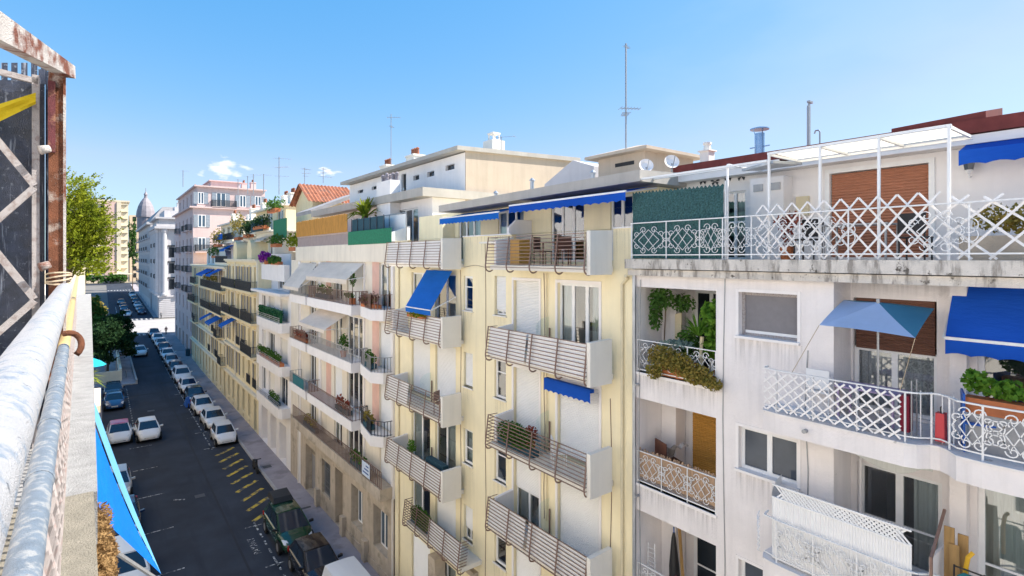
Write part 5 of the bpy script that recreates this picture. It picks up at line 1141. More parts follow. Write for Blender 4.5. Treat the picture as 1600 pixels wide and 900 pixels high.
# lower loggia
zf = 7.47
t = thing('folded_parasol', 'closed black parasol leaning in the lowest loggia', 'parasol', (12.2, 9.1, zf)); MB().tube([(12.3, 9.05, zf+.35), (12.3, 9.07, zf+.7), (12.32, 9.1, zf+1.45), (12.33, 9.1, zf+1.6)], [.15, .14, .06, .03], 9).build('canopy', 'black_plastic', t); MB().tube([(12.3, 9.05, zf), (12.33, 9.1, zf+1.75)], .016, 6).build('pole', 'blue_plastic', t); MB().lathe((12.3, 9.05, zf), [(.2, 0), (.2, .05), (.04, .1)], 12).build('stand', 'black_plastic', t)
t = tag(MB().bar((12.3, 8.75, zf), (12.4, 9.0, zf+2.0), .05, .08).build('wooden_plank', 'wood'), 'long wooden plank leaning beside the black parasol', 'plank')
t = thing('drying_rack', 'folded white drying rack at the left of the lowest loggia', 'drying rack', (11.8, 9.45, zf)); k = MB()
for i in range(9): k.bar((11.8, 9.3+.0*i, zf+.25+.12*i), (11.85, 9.6, zf+.2+.12*i), .012)
k.bar((11.8, 9.3, zf), (11.82, 9.34, zf+1.35), .02).bar((11.85, 9.6, zf), (11.83, 9.56, zf+1.3), .02); k.build('rack', 'white_metal', t)
c_ = MB()
for i in range(10):
    for j in range(6):
        def dp(i, j): return (11.62+.05*math.sin(i), 7.95+.55*i/10, zf+.98+.03*math.sin(i*1.7+j)-.25*abs(j/6-.4))
        c_.quad(dp(i, j), dp(i+1, j), dp(i+1, j+1), dp(i, j+1))
tag(c_.build('hung_towel', 'magenta_cloth'), 'bright pink towel on the lowest loggia rail', 'towel')
# ------------------------------------------------ balcony 1 of the white building
zf = 13.4
def bx(y): return 10.715
tr1 = trellis('slanting white lattice trellis on the curved balcony railing', ((3.35, 5.7), (13.46, 14.22)), .21, 1, 10.66, .80, .02, .032)
P1, P2 = (10.45, *onX(1280, 508, 10.45)), (10.45, *onX(1430, 528, 10.45)); 
P1 = Vector(P1); P2 = Vector(P2); yb_, zb_ = onX(1460, 482, 11.75); P3 = Vector((11.75, yb_, zb_)); P4 = Vector((11.75, P1.y+(P3.y-P2.y), P3.z+(P1.z-P2.z))); ya_, za_ = onX(1372, 474, 11.1); AP = Vector((11.1, ya_, za_+.02))
pr = thing('parasol', 'square tilted parasol, pale blue outside, open over the curved balcony', 'parasol', (11.1, AP.y, zf))
def facet(a, b, m, nm):
    f = MB(); n = 8
    for i in range(n):
        s0, s1 = i/n, (i+1)/n
        def e(s, r): q = AP.lerp(a.lerp(b, s), r); return q-Vector((0, 0, .02*math.sin(math.pi*r)+ (-.02*math.sin(math.pi*s)*r*r)))
        for j in range(4): f.quad(e(s0, j/4), e(s1, j/4), e(s1, (j+1)/4), e(s0, (j+1)/4))
    f.build(nm, m, pr)
facet(P1, P2, 'parasol_lit_blue', 'canopy_panel'); facet(P2, P3, 'parasol_shade_teal', 'canopy_panel'); facet(P3, P4, 'parasol_shade_teal', 'canopy_panel'); facet(P4, P1, 'parasol_lit_blue', 'canopy_panel')  # one cloth: panels facing the light painted paler, those turned away darker teal
MB().tube([(11.1, AP.y, zf), (11.1, AP.y, AP.z)], .02, 6).tube([(11.1, AP.y, AP.z-.02), (11.1, AP.y, AP.z+.06)], .03, 6).build('pole', 'grey_metal', pr)
MB().tube([tuple(P1), (10.76, 5.2, zf+.84)], .006, 4).tube([tuple(P2), (10.78, 3.4, zf+.84)], .006, 4).each('guy_line', 'twine', pr); MB().lathe((11.1, AP.y, zf), [(.24, 0), (.24, .06), (.05, .12)], 14).build('stand', 'grey_metal', pr)
table(11.5, 4.1, zf, 'lilac_cloth', 'lilac covered table on the curved balcony', .5, .32, .66)
chair(11.5, 4.95, zf, 'white_paint', 'pale chair left of the lilac table', 1.57, 1.0)
t = thing('storage_trolley', 'dark crimson ribbed storage trolley by the balcony pillar', 'trolley', (11.0, 3.35, zf)); MB().box(11.0, 11.2, 3.34, 3.47, zf+.1, zf+.72).build('bag', 'crimson_cloth', t); MB().bar((11.0, 3.3, zf), (11.0, 3.3, zf+1.0), .02).bar((11.25, 3.3, zf), (11.25, 3.3, zf+1.0), .02).build('trolley_frame', 'grey_metal', t)
t = thing('suitcase', 'small coral red suitcase standing on the curved balcony', 'suitcase', (11.1, 2.92, zf)); sc = MB(); sc.hull([(11.05, 2.86, zf+.05), (11.2, 2.86, zf+.05), (11.2, 2.99, zf+.05), (11.05, 2.99, zf+.05)], [(11.05, 2.865, zf+.52), (11.2, 2.865, zf+.52), (11.2, 2.985, zf+.52), (11.05, 2.985, zf+.52)]); sc.build('case', 'red_plastic', t); MB().bar((11.08, 2.92, zf+.52), (11.08, 2.92, zf+.62), .015).bar((11.17, 2.92, zf+.52), (11.17, 2.92, zf+.62), .015).bar((11.08, 2.92, zf+.62), (11.17, 2.92, zf+.62), .015).build('handle', 'black_plastic', t)
chair(11.25, 2.45, zf, 'blue_plastic', 'bright blue plastic chair, left one by the orange planter', .3, 1.05); chair(11.55, 1.9, zf, 'blue_plastic', 'bright blue plastic chair, right one under the orange planter', .1, .95)
t = plant('flower_trough', 'orange terracotta trough of leafy geraniums behind the curved railing', (11.2, 2.15, zf+.62), [(11.2, 2.15, zf+1.05, .18, .5, .16, 420), (11.2, 2.5, zf+1.15, .12, .2, .15, 120)], 'leaf_bright', .05, ('box', 'terracotta', (.13, .48, .24)), asp=.8)
MB().box(11.08, 11.3, 1.75, 2.55, zf+.0, zf+.615).build('trough_stand', 'grey_metal', t)
# lower balcony objects
zf = 10.4
ws = MB(); n = 52; ya, yb = 3.25, 5.62
for i in range(n):
    a = ya+(yb-ya)*i/n; b = a+(yb-ya)/n; m_ = (a+b)/2; xo = 10.84; zt = 11.66
    ws.quad((xo, a, zf+.02), (xo, a, zt), (xo-.014, m_, zt), (xo-.014, m_, zf+.02)).quad((xo-.014, m_, zf+.02), (xo-.014, m_, zt), (xo, b, zt), (xo, b, zf+.02))
for i in range(20):
    s0, s1 = i/20, (i+1)/20; f = lambda s: (10.84+.6*s**1.6, 5.62+.12*math.sin(s*1.6))
    (xa, yy), (xb_, yz) = f(s0), f(s1); ws.quad((xa, yy, zf+.02), (xb_, yz, zf+.02), (xb_, yz, 11.62+.3*s1), (xa, yy, 11.62+.3*s0))
t = thing('windbreak_screen', 'white corrugated windbreak with a pierced lattice top on the lower curved balcony', 'windbreak', (10.84, 4.4, zf)); ws.build('corrugated_sheet', 'white_paint', t)
lt = MB()
for i in range(30):
    y = ya+(yb-ya)*i/30
    for s in (1, -1):
        y2 = y+s*.24
        if ya <= y2 <= yb: lt.bar((10.84-(s > 0)*.008, y, 11.66), (10.84-(s > 0)*.008, y2, 11.90), .032, .008, up=(1, 0, 0))
lt.bar((10.83, ya, 11.91), (10.83, yb, 11.91), .03).bar((10.83, ya, 11.66), (10.83, yb, 11.66), .03); lt.build('lattice_top', 'white_paint', t)
t = thing('balcony_divider', 'white dividing panel between the lower balconies', 'divider', (11.5, 3.02, zf)); MB().box(10.9, 12.25, 2.99, 3.03, zf, zf+1.15).build('panel', 'white_wall', t); MB().bar((10.9, 3.0, zf+1.15), (11.6, 3.0, zf+1.75), .04).bar((10.9, 3.0, zf), (10.9, 3.0, zf+1.17), .04).build('rail', 'taupe_metal', t)
for i, (y, h, x) in enumerate(((2.86, 1.55, 11.3), (2.78, 1.3, 11.25), (2.7, 1.45, 11.4))): tag(MB().bar((x, y, zf), (x+.12, y+.03, zf+h), .14, .03, up=(1, 0, 0)).build('wooden_plank', 'wood'), ('tallest wooden plank by the balcony divider', 'shortest wooden plank by the balcony divider', 'rightmost wooden plank near the teal chair')[i], 'plank', 'planks leaning at the divider')
t = thing('folding_chair', 'folded teal canvas chair leaning on the lower balcony', 'chair', (11.1, 2.6, zf)); MB().hull([(11.0, 2.38, zf+.3), (11.0, 2.72, zf+.3), (11.06, 2.70, zf+.95), (11.06, 2.62, zf+1.02), (11.06, 2.46, zf+1.02), (11.06, 2.40, zf+.95)], [(11.03, 2.38, zf+.3), (11.03, 2.72, zf+.3), (11.09, 2.70, zf+.95), (11.09, 2.62, zf+1.02), (11.09, 2.46, zf+1.02), (11.09, 2.40, zf+.95)]).build('canvas', 'teal_canvas', t)
MB().tube([(10.98, 2.36, zf), (11.08, 2.36, zf+1.1), (10.9, 2.36, zf+1.16), (10.86, 2.4, zf+1.05)], .014, 5).tube([(10.98, 2.74, zf), (11.08, 2.74, zf+1.1)], .014, 5).bar((11.08, 2.36, zf+1.08), (11.08, 2.74, zf+1.08), .02).build('chair_frame', 'black_plastic', t)
tag(MB().tube([(11.25, 2.62, zf+.5), (11.22, 2.63, zf+1.0), (11.24, 2.60, zf+1.22), (11.3, 2.55, zf+1.3)], .035, 6).build('yellow_hose', 'yellow_plastic'), 'short length of yellow hose standing behind the folded teal chair', 'hose')
# ------------------------------------------------ yellow building balconies
plant('balcony_hedge', 'green trough plants behind the third slatted balcony front', (10.85, 14.1, 10.23), [(10.72, 14.1, 10.72, .18, 1.0, .42, 1500)], 'leaf_green', .05, ('box', 'mesh_dark_teal', (.13, .95, .22)))
plant('balcony_hedge', 'green trough plants behind the lowest far slatted balcony', (10.85, 20.6, 5.05), [(10.75, 20.6, 5.5, .18, 1.0, .45, 1300)], 'leaf_green', .06, ('box', 'mesh_dark_teal', (.13, .95, .22)))
plant('trailing_plant', 'yellow-green fringe plant hanging under the dropped blue awning', (10.4, 20.4, 14.0), [(10.36, 20.3, 14.12, .1, .8, .12, 260)], 'leaf_lime', .06, ('box', 'terracotta', (.08, .7, .12)))
plant('potted_plant', 'purple-leaved potted plant beside the glass divider', (11.0, 13.6, 10.23), [(11.0, 13.6, 10.85, .2, .25, .25, 150)], 'leaf_red', .06, ('round', 'terracotta', (.16, .35)))
plant('potted_plant', 'small bright potted plant on the fourth far balcony', (11.0, 22.0, 7.27), [(11.0, 22.0, 8.1, .2, .25, .3, 160)], 'leaf_bright', .06, ('round', 'white_paint', (.16, .4)))
tag(MB().box(10.75, 11.0, 18.8, 20.2, 7.27, 7.27+.95).build('flower_box', 'mesh_dark_teal'), 'dark blue trough on the fourth far balcony', 'trough')
chair(10.95, 12.2, 10.23, 'white_metal', 'pale metal chair on the third near balcony', 1.0); chair(11.0, 19.4, 10.16, 'taupe_metal', 'brown chair on the third far balcony', .5)
tag(MB().box(11.0, 11.45, 14.2, 14.7, 16.25, 17.1).build('cabinet', 'ochre_shutter'), 'ochre cabinet on the topmost near balcony', 'cabinet')
chair(11.0, 13.0, 16.25, 'dark_wood', 'dark chair, left one on the topmost balcony', .4); chair(11.0, 11.9, 16.25, 'dark_wood', 'dark chair, right one on the topmost balcony', -.4); table(11.05, 12.45, 16.25, 'dark_wood', 'dark small table on the topmost balcony', .35, .3)
# ------------------------------------------------ C terraces and balconies
bs_ = MB()
for i in range(150): y = 31.0+.0685*i; bs_.tube([(11.36+random.uniform(-.01, .01), y, 17.98), (11.36, y, 19.02+random.uniform(-.03, .06))], .034, 5)
t = thing('bamboo_screen', 'orange bamboo cane screen along the far roof terrace', 'bamboo screen', (11.36, 36, 17.98)); bs_.build('canes', 'bamboo', t)
t = thing('mesh_screen', 'dark teal mesh windbreak right of the bamboo screen', 'screen', (11.55, 28.5, 17.9)); k = MB(); k.box(11.55, 11.57, 26.2, 30.7, 17.9, 18.65)
k.build('mesh', 'mesh_dark_teal', t); k = MB()
for i in range(6): k.bar((11.52, 26.2+.9*i, 17.25), (11.52, 26.2+.9*i, 18.7), .03)
k.build('screen_post', 'black_iron', t)
t = thing('mesh_screen', 'bright green mesh screen on the terrace parapet', 'screen', (11.38, 27.8, 17.2)); MB().box(11.36, 11.379, 24.95, 30.85, 17.2, 17.95).build('mesh', 'mesh_green', t); MB().bar((11.4, 24.97, 17.95), (11.4, 30.8, 17.95), .03).build('screen_rail', 'mesh_green', t)
t = thing('glass_enclosure', 'white framed terrace enclosure panels under the flat roof', 'terrace enclosure', (12.2, 27, 17.25)); k = MB()
for y in (25.0, 27.0, 29.2): k.bar((12.2, y, 17.25), (12.2, y, 18.75), .05)
k.bar((12.2, 25, 18.75), (12.2, 29.2, 18.75), .05); k.build('frame', 'grey_metal', t); MB().box(12.205, 12.215, 25.03, 29.17, 17.3, 18.7).build('panel', 'white_paint', t)
t = tag(MB().hull([(11.5, 25.2, 17.3), (11.5, 25.2, 17.75), (12.5, 25.2, 18.1), (12.5, 25.2, 17.3)], [(11.5, 25.3, 17.3), (11.5, 25.3, 17.75), (12.5, 25.3, 18.1), (12.5, 25.3, 17.3)]).build('terrace_divider', 'white_wall'), 'sloping grey dividing wall at the near end of the green mesh terrace', 'divider')
t = thing('palm', 'small palm with drooping fronds over the dark teal mesh', 'palm', (12.4, 31, 17.25)); bl_ = MB(); blades(bl_, (12.4, 30.8, 18.9), 40, 1.5, .10, .8); bl_.build('fronds', 'leaf_lime', t); MB().tube([(12.4, 31, 17.25), (12.4, 30.8, 18.95)], .08, 7).build('trunk', 'bark', t)
plant('balcony_flowers', 'pink flowering plants in the bowed balcony nearest the yellow building', (11.0, 26.6, 13.92), [(10.85, 26.8, 14.3, .25, 1.0, .3, 500), (10.9, 26, 14.5, .2, .5, .3, 200)], 'leaf_pink', .07, ('box', 'terracotta', (.15, 1.0, .2)))
plant('tall_plant', 'thin tall plant at the corner of the top bowed balcony', (10.9, 28.9, 13.92), [(10.9, 28.9, 15.3, .2, .3, .4, 110), (10.9, 29.4, 14.4, .15, .8, .15, 160)], 'leaf_green', .07, ('round', 'terracotta', (.2, .35)), stem=[(10.9, 28.9, 14), (10.9, 28.9, 15.5)])
plant('potted_shrub', 'leafy shrub on the middle bowed balcony', (10.95, 30.4, 10.85), [(10.95, 30.4, 11.7, .25, .4, .5, 240)], 'leaf_green', .08, ('round', 'terracotta', (.2, .35)))
plant('balcony_flowers', 'brownish flowers on the far corner balcony', (10.85, 38, 10.85), [(10.8, 38.3, 11.3, .2, 1.6, .25, 420)], 'leaf_red', .08, ('box', 'terracotta', (.15, 1.5, .2)))
t = tag(MB().box(10.62, 10.64, 37, 39.5, 7.75, 8.4).build('windscreen_sheet', 'teal_canvas'), 'teal sheet tied inside the lower far corner railing', 'windscreen')
hd = MB(); hd.box(10.78, 11.1, 43.7, 51.0, 11.4, 12.55)
t = thing('artificial_hedge', 'dense dark green artificial hedge filling the white building upper balcony', 'hedge', (10.95, 47, 11.45)); h_ = MB()
leaves(h_, [(10.92, 43.9+.55*i, 12.0, .2, .4, .5, 90) for i in range(13)], .09); h_.build('foliage', 'hedge_green', t); MB().box(10.86, 11.0, 43.75, 50.95, 11.45, 12.4).build('backing', 'hedge_green', t)
plant('balcony_plants', 'row of mixed plants on the second white balcony', (10.95, 47, 8.15), [(10.9, 44.5+1.2*i, 8.7, .22, .6, .3+.1*(i % 2), 130) for i in range(6)], 'leaf_green', .09, ('box', 'terracotta', (.15, 3.4, .25)))
plant('bougainvillea', 'vivid purple bougainvillea on the white terrace', (11.3, 49.8, 15.9), [(11.2, 50.2, 16.5, .5, .9, .55, 420)], 'leaf_purple', .12, ('round', 'terracotta', (.3, .4)))
plant('terrace_shrub', 'low green shrub beside the purple bougainvillea', (11.3, 46.8, 15.9), [(11.2, 47, 16.3, .4, 1.7, .4, 420)], 'leaf_green', .11, ('box', 'terracotta', (.2, 1.2, .25)))
# terrace greenery on the ochre houses
G1 = 'greenery on the far roof terraces'
for (x, y, z, rx, ry, rz, n, m_, lab) in ((11.5, 76, 19.0, .8, 2.4, 1.2, 420, 'leaf_olive', 'orange-tinged shrubs on the roof terrace by the pink block'), (12.0, 66, 20.0, .9, 1.6, 1.6, 380, 'leaf_olive', 'pale olive shrub rising over the far roof terrace'),
    (12.4, 63, 19.7, .7, 2.0, 1.1, 420, 'leaf_dark', 'dark shrub on the roof terrace beside the pale olive one'), (12.2, 56.5, 20.0, .7, 3.0, .8, 480, 'leaf_dark', 'long dark hedge on the terrace below the gabled house'), (12.8, 54, 21.4, .7, 2.2, .7, 360, 'leaf_green', 'green shrubs on the upper terrace left of the gable'),
    (12.4, 84, 17.4, .8, 2.4, 1.0, 360, 'leaf_green', 'bushy green shrub above the barrel roof'), (11.3, 80.2, 14.0, .5, 4.5, .9, 700, 'leaf_olive', 'thick climbing greenery on the long ochre balcony'), (12.2, 44.8, 17.8, .6, 1.2, .8, 300, 'leaf_lime', 'yellow-green shrub at the end of the bamboo screen'), (12.3, 51, 18.0, .6, 1.4, .6, 260, 'leaf_green', 'round green shrub above the purple flowers')):
    plant('terrace_shrub', lab, (x, y, z-rz), [(x, y+ry*q, z+rz*.25*random.uniform(-1, 1), rx, ry*.55, rz*.8, n//3) for q in (-.6, 0, .6)], m_, .13, ('box', 'terracotta', (.25, ry*.7, .3)), group=G1)
t = tag(MB().box(11.40, 11.44, 72.5, 78, 18.65, 19.3).build('windbreak_cloth', 'bright_blue_awning'), 'blue windbreak cloth on the terrace by the pink block', 'windbreak'); t = tag(MB().box(12.06, 12.1, 55, 60, 19.0, 20.1).build('windbreak_cloth', 'mesh_dark_teal'), 'dark windbreak cloth below the gabled house', 'windbreak')
tag(MB().box(12.66, 12.7, 49, 53.5, 18.2, 19.9).build('windbreak_cloth', 'mesh_green'), 'green windbreak cloth right of the dark one', 'windbreak')

GB = 'small plants on the mid-street balconies'
for (x, y, z, w_, m_, lab) in ((10.85, 33.5, 14.0, 1.3, 'leaf_green', 'low green planter in the middle of the top bowed balcony'), (10.85, 30.2, 7.8, 1.0, 'leaf_red', 'reddish planter on the third bowed balcony'), (10.9, 26.4, 10.9, .5, 'leaf_green', 'green pot plant on the second small bowed balcony'), (10.9, 26.6, 7.8, .5, 'leaf_olive', 'olive pot plant on the third small bowed balcony'),
    (10.95, 28.2, 5.25, 1.0, 'leaf_green', 'green planter at the near end of the long iron balcony'), (10.95, 36.5, 5.25, 1.3, 'leaf_olive', 'olive planter at the far end of the long iron balcony'), (10.95, 46, 4.98, 1.5, 'leaf_green', 'green planter on the lowest white balcony'), (11.1, 57, 10.4, 1.0, 'leaf_olive', 'olive plant on the near black ochre balcony'), (11.1, 62.2, 13.3, 1.2, 'leaf_green', 'green plant on the top black balcony under the dormers'), (11.1, 75, 9.85, 1.5, 'leaf_dark', 'dark plant on the middle balcony of the long ochre building'), (11.1, 80, 9.85, 1.4, 'leaf_olive', 'olive plant on the middle balcony further along'), (11.1, 67, 10.4, 1.0, 'leaf_green', 'green plant at the far end of the near ochre balcony')):
    plant('balcony_planter', lab, (x, y, z), [(x, y-w_*.5, z+.5, .2, w_*.5, .28, 110), (x, y+w_*.4, z+.55, .2, w_*.6, .34, 140)], m_, .08, ('box', 'mesh_dark_teal', (.12, w_, .25)), group=GB)
# ================================================================== TREES AND SHRUBS ON THE LEFT
def tree(name, label, x, y, h, r, m, n, size, cat='tree', trunk=.18, low=.25, group=None):
    z0 = gz(y); t = thing(name, label, cat, (x, y, z0), group=group); tk = MB(); tips = []
    tk.tube([(x, y, z0-.1), (x+.1, y, z0+h*.3), (x, y+.1, z0+h*.65)], [trunk, trunk*.7, trunk*.35], 8)
    for i in range(11):
        a = i*2.4; zz = z0+h*(low+.55*(i/11)); rr = r*random.uniform(.55, .95)*(1-.45*(i/11)); q = (x+math.cos(a)*rr, y+math.sin(a)*rr, zz+h*random.uniform(.08, .22)); tips.append(q)
        tk.tube([(x, y, zz-h*.05), ((x+q[0])/2, (y+q[1])/2, zz+h*.05), q], [trunk*.4, trunk*.25, trunk*.1], 5)
    tk.build('trunk', 'bark', t); bl = []
    for q in tips+[(x, y, z0+h*.85), (x+r*.2, y, z0+h*.75), (x, y-r*.3, z0+h*.6)]:
        for k in range(3): bl.append((q[0]+random.gauss(0, r*.2), q[1]+random.gauss(0, r*.2), q[2]+random.gauss(0, h*.06), r*random.uniform(.22, .42), r*random.uniform(.22, .42), h*random.uniform(.06, .12), n//42))
    leaves(MB(), [], 1); lm = leaves(MB(), bl, size); lm.build('crown', m, t); return t
tree('evergreen_tree', 'dark evergreen tree behind the pale garden wall', .6, 96, 6.9, 3.3, 'leaf_dark', 5200, .22)
tree('evergreen_tree', 'second dark evergreen leaning over the street behind the first', 1.0, 105, 6.6, 2.2, 'leaf_dark', 3600, .22)
tree('evergreen_tree', 'third dark evergreen on the built-out pavement nearest the crossing', 1.9, 113.5, 6.4, 2.3, 'leaf_dark', 3000, .22)
tree('garden_tree', 'mid green garden tree further back by the crossing', -1.5, 118, 8.0, 3.4, 'leaf_green', 3600, .25)
tree('garden_tree', 'brownish green tree at the far left corner of the crossing', -2.2, 152, 6.5, 3.0, 'leaf_olive', 2400, .28)
tree('street_tree', 'slim tree against the dome building', 9.6, 262, 20.0, 1.4, 'leaf_green', 1500, .35, low=.6)
for i, x in enumerate((-6, -1.5, 3, 7)): tree('hedge_shrub', 'rounded hedge shrub in the row before the beige end block', x, 316, 5.0, 2.6, 'leaf_green', 900, .4, 'shrub', .2, .1, 'hedge row before the beige end block')
gw = thing('garden_wall', 'pale low garden wall with upright posts at the street corner', 'wall', (.3, 88.6, .13)); MB().box(-1.55, 2.1, 88.5, 88.75, .1, 1.55).box(1.85, 2.1, 88.75, 112, .1, 1.7).build('wall', 'pale_ochre', gw)
for x in (-.75, .35, 1.5): MB().box(x-.06, x+.06, 88.55, 88.67, 1.55, 2.9).build('post', 'grey_metal', gw)
tag(MB().lathe((2.6, 90.5, .13), [(.06, 0), (.06, .9), (.08, .95), (.03, 1.0)], 8).build('bollard', 'grey_metal'), 'grey bollard near the corner of the built-out pavement', 'bollard')
t = thing('parasol', 'small turquoise parasol on a balcony of the beige building on the left', 'parasol', (-.35, 27, 12.0)); k = MB(); k.lathe((-.35, 27, 12.5), [(.5, -.25), (.3, -.08), (.03, .06)], 10); k.build('canopy', 'teal_cloth', t); MB().tube([(-.35, 27, 11.0), (-.35, 27, 12.6)], .03, 6).build('pole', 'white_paint', t)
MB().box(-1.44, -.05, 25.5, 29, 10.7, 10.95).build('balcony', 'beige_block', LB)
t = thing('spiky_plant', 'spiky agave-like plant on the same balcony as the turquoise parasol', 'plant', (-.55, 23, 10.95)); k = MB(); blades(k, (-.5, 23, 12.3), 50, .8, .04, .9); k.build('leaf_rosette', 'leaf_lime', t); MB().tube([(-.55, 23, 10.95), (-.5, 23, 12.35)], .1, 7).build('stem', 'bark', t)
MB().box(-1.44, -.25, 21.8, 24, 10.7, 10.95).build('balcony', 'beige_block', LB)
# ================================================================== CARS
def car(label, paint, x, y, rz=0, kind='hatch', roof=None, group='cars parked along the street'):
    L, w, h, cw, r0, r1, c1, hood, tailz = {'hatch': (4.0, .86, 1.47, .23, .47, .84, .97, .92, .95), 'sedan': (4.5, .88, 1.45, .26, .44, .74, .90, .90, .95), 'mpv': (4.4, .88, 1.60, .19, .47, .88, .975, .98, 1.0), 'suv': (4.4, .92, 1.70, .24, .41, .90, .985, 1.06, 1.05), 'van': (4.5, .92, 1.88, .17, .34, .97, .99, 1.1, 1.05), 'small': (3.5, .81, 1.47, .21, .42, .88, .985, .92, .95)}[kind]
    z0 = gz(y)+.002
    t = thing('parked_car' if group else 'car', label, 'car', (x, y, z0), rz, group, world=False)
    t.scale = (1.09, 1.05, 1.07)
    Y = lambda f: -L/2+L*f
    S = [(0, .52, .60), (.012, .62, .70), (.05, .70, .80), (.11, hood-.14, .86), (cw, hood, .985), (cw+.12, hood+.03, 1), (.72, hood+.04, 1), (.9, tailz, .97), (.965, tailz-.04, .92), (1, tailz-.22, .82)]
    b = MB(); prev = None
    rings_ = []
    for f, top, ws_ in S:
        W_ = w*ws_; lo = .22 if .03 < f < .97 else .32
        rg_ = [(-W_*.90, lo), (-W_, lo+.16), (-W_*1.0, (lo+top)/2+.08), (-W_*.965, top-.09), (-W_*.84, top-.005), (-W_*.4, top+.025), (W_*.4, top+.025), (W_*.84, top-.005), (W_*.965, top-.09), (W_, (lo+top)/2+.08), (W_, lo+.16), (W_*.90, lo)]
        rings_.append([(px, Y(f), pz) for px, pz in rg_])
    n0 = len(b.v); k = 12
    for rg_ in rings_: b.v += rg_
    for i in range(len(rings_)-1):
        for j in range(k): q = n0+i*k; b.f.append((q+j, q+(j+1) % k, q+k+(j+1) % k, q+k+j))
    b.f.append(tuple(n0+j for j in reversed(range(k)))); b.f.append(tuple(n0+(len(rings_)-1)*k+j for j in range(k)))
    bo = b.build('body', paint, t, smooth=True); bo.data.set_sharp_from_angle(angle=R(38))
    # cabin
    belt = hood-.02; wb, wr = w*.90, w*.70
    yb0, yb1, yr0, yr1 = Y(cw-.01), Y(c1), Y(r0), Y(r1)
    B4 = [(-wb, yb0, belt), (wb, yb0, belt), (wb, yb1, belt), (-wb, yb1, belt)]
    T4 = [(-wr, yr0, h-.07), (wr, yr0, h-.07), (wr, yr1, h-.07), (-wr, yr1, h-.07)]
    c = MB(); c.hull(B4, T4)
    cabin = c.build('cabin', paint, t)
    rf_ = MB(); q = [(-wr, yr0), (wr, yr0), (wr, yr1), (-wr, yr1)]; n = 8; m = 5
    P = [[(wr*(2*i/m-1), yr0+(yr1-yr0)*j/n, h-.07+.072*(1-(2*i/m-1)**2*.75)*(math.sin(math.pi*(.12+.76*j/n)))**.5) for i in range(m+1)] for j in range(n+1)]
    for j in range(n):
        for i in range(m): rf_.quad(P[j][i], P[j][i+1], P[j+1][i+1], P[j+1][i])
    rf_.quad(*[P[0][i] for i in range(m+1)], (wr, yr0, h-.075), (-wr, yr0, h-.075)); rf_.build('roof', roof or paint, t, smooth=True)
    def panel(quad, ins, nm, out=.012):
        q = [Vector(p) for p in quad]; n_ = (q[1]-q[0]).cross(q[3]-q[0]).normalized()
        ctr = sum(q, Vector())/4; n_ = n_ if n_.dot(ctr-Vector((0, 0, .8))) > 0 else -n_
        def bl(u, v): return (q[0].lerp(q[1], u)).lerp(q[3].lerp(q[2], u), v)+n_*out
        u0, u1, v0, v1 = ins; MB().quad(bl(u0, v0), bl(u1, v0), bl(u1, v1), bl(u0, v1)).build(nm, 'car_glass', t)
    panel((B4[0], B4[1], T4[1], T4[0]), (.05, .95, .05, .97), 'windscreen')
    panel((B4[3], B4[2], T4[2], T4[3]), (.07, .93, .15, .9), 'rear_window')
    for s in (0, 1):
        q4 = (B4[1], B4[2], T4[2], T4[1]) if s else (B4[0], B4[3], T4[3], T4[0])
        sp = [(.10, .50, .06, .9), (.53, .88, .06, .9)] if kind != 'van' else [(.12, .42, .06, .85)]
        for ins in sp: panel(q4, ins, 'side_window')
    # wheels
    for fy_ in (.175, .815):
        for s in (-1, 1):
            yy, rr_ = Y(fy_), .31 if h < 1.6 else .34; xo = s*w
            def circ(x, r_, n=18): return [(x, yy+r_*math.cos(2*math.pi*i/n), rr_+r_*math.sin(2*math.pi*i/n)) for i in range(n)]
            wa = MB().quad(*circ(xo*.985+s*.012, rr_+.055)).build('wheel_arch', 'tyre', t)
            wh = MB().hull(circ(xo-s*.16, rr_), circ(xo+s*.015, rr_)).build('wheel', 'tyre', t)
            rm_ = MB().quad(*circ(xo+s*.02, rr_*.62)); rm_.build('rim', 'rim', wh)
    for s in (-1, 1):
        hl = MB().hull([(s*w*.52, Y(.018), .60), (s*w*.80, Y(.045), .62), (s*w*.84, Y(.10), .78), (s*w*.60, Y(.055), .74)], [(s*w*.52, Y(.035), .63), (s*w*.82, Y(.06), .64), (s*w*.87, Y(.12), .80), (s*w*.62, Y(.075), .77)]); hl.build('headlight', 'lamp_glass', t)
        MB().box(s*w*.80, s*w*.93, Y(.965), Y(.985)+.06, tailz-.3, tailz-.08).build('tail_light', 'tail_red', t)
        MB().hull([(s*(w*.93), Y(cw+.07), hood+.02), (s*(w+.16), Y(cw+.075), hood+.03), (s*(w+.16), Y(cw+.075), hood+.16), (s*(w*.93), Y(cw+.07), hood+.12)], [(s*(w*.93), Y(cw+.10), hood+.02), (s*(w+.13), Y(cw+.11), hood+.03), (s*(w+.13), Y(cw+.11), hood+.15), (s*(w*.93), Y(cw+.10), hood+.12)]).build('wing_mirror', paint if kind != 'mpv' else 'black_plastic', t)
    MB().hull([(-w*.45, Y(-.002), .40), (w*.45, Y(-.002), .40), (w*.5, Y(.006), .52), (-w*.5, Y(.006), .52)], [(-w*.45, Y(.03), .40), (w*.45, Y(.03), .40), (w*.5, Y(.03), .52), (-w*.5, Y(.03), .52)]).build('grille', 'black_plastic', t)
    MB().box(-.26, .26, Y(-.008), Y(-.003), .42, .52).build('number_plate', 'plate', t)
    MB().bar((0, Y(.07), hood-.17), (0, Y(.075), hood-.14), .12, .05).build('badge', 'rim', t) if 0 else None
    return t
XR = 8.78
front = lambda yf, L: yf+L/2
car('white van with roof ridges, nearest car at the bottom of the street', 'car_white', 9.1, 23.6, 0, 'van')
car('shiny black hatchback parked between the white van and the green car', 'car_black', 8.85, front(26.6, 4.0), 0, 'hatch')
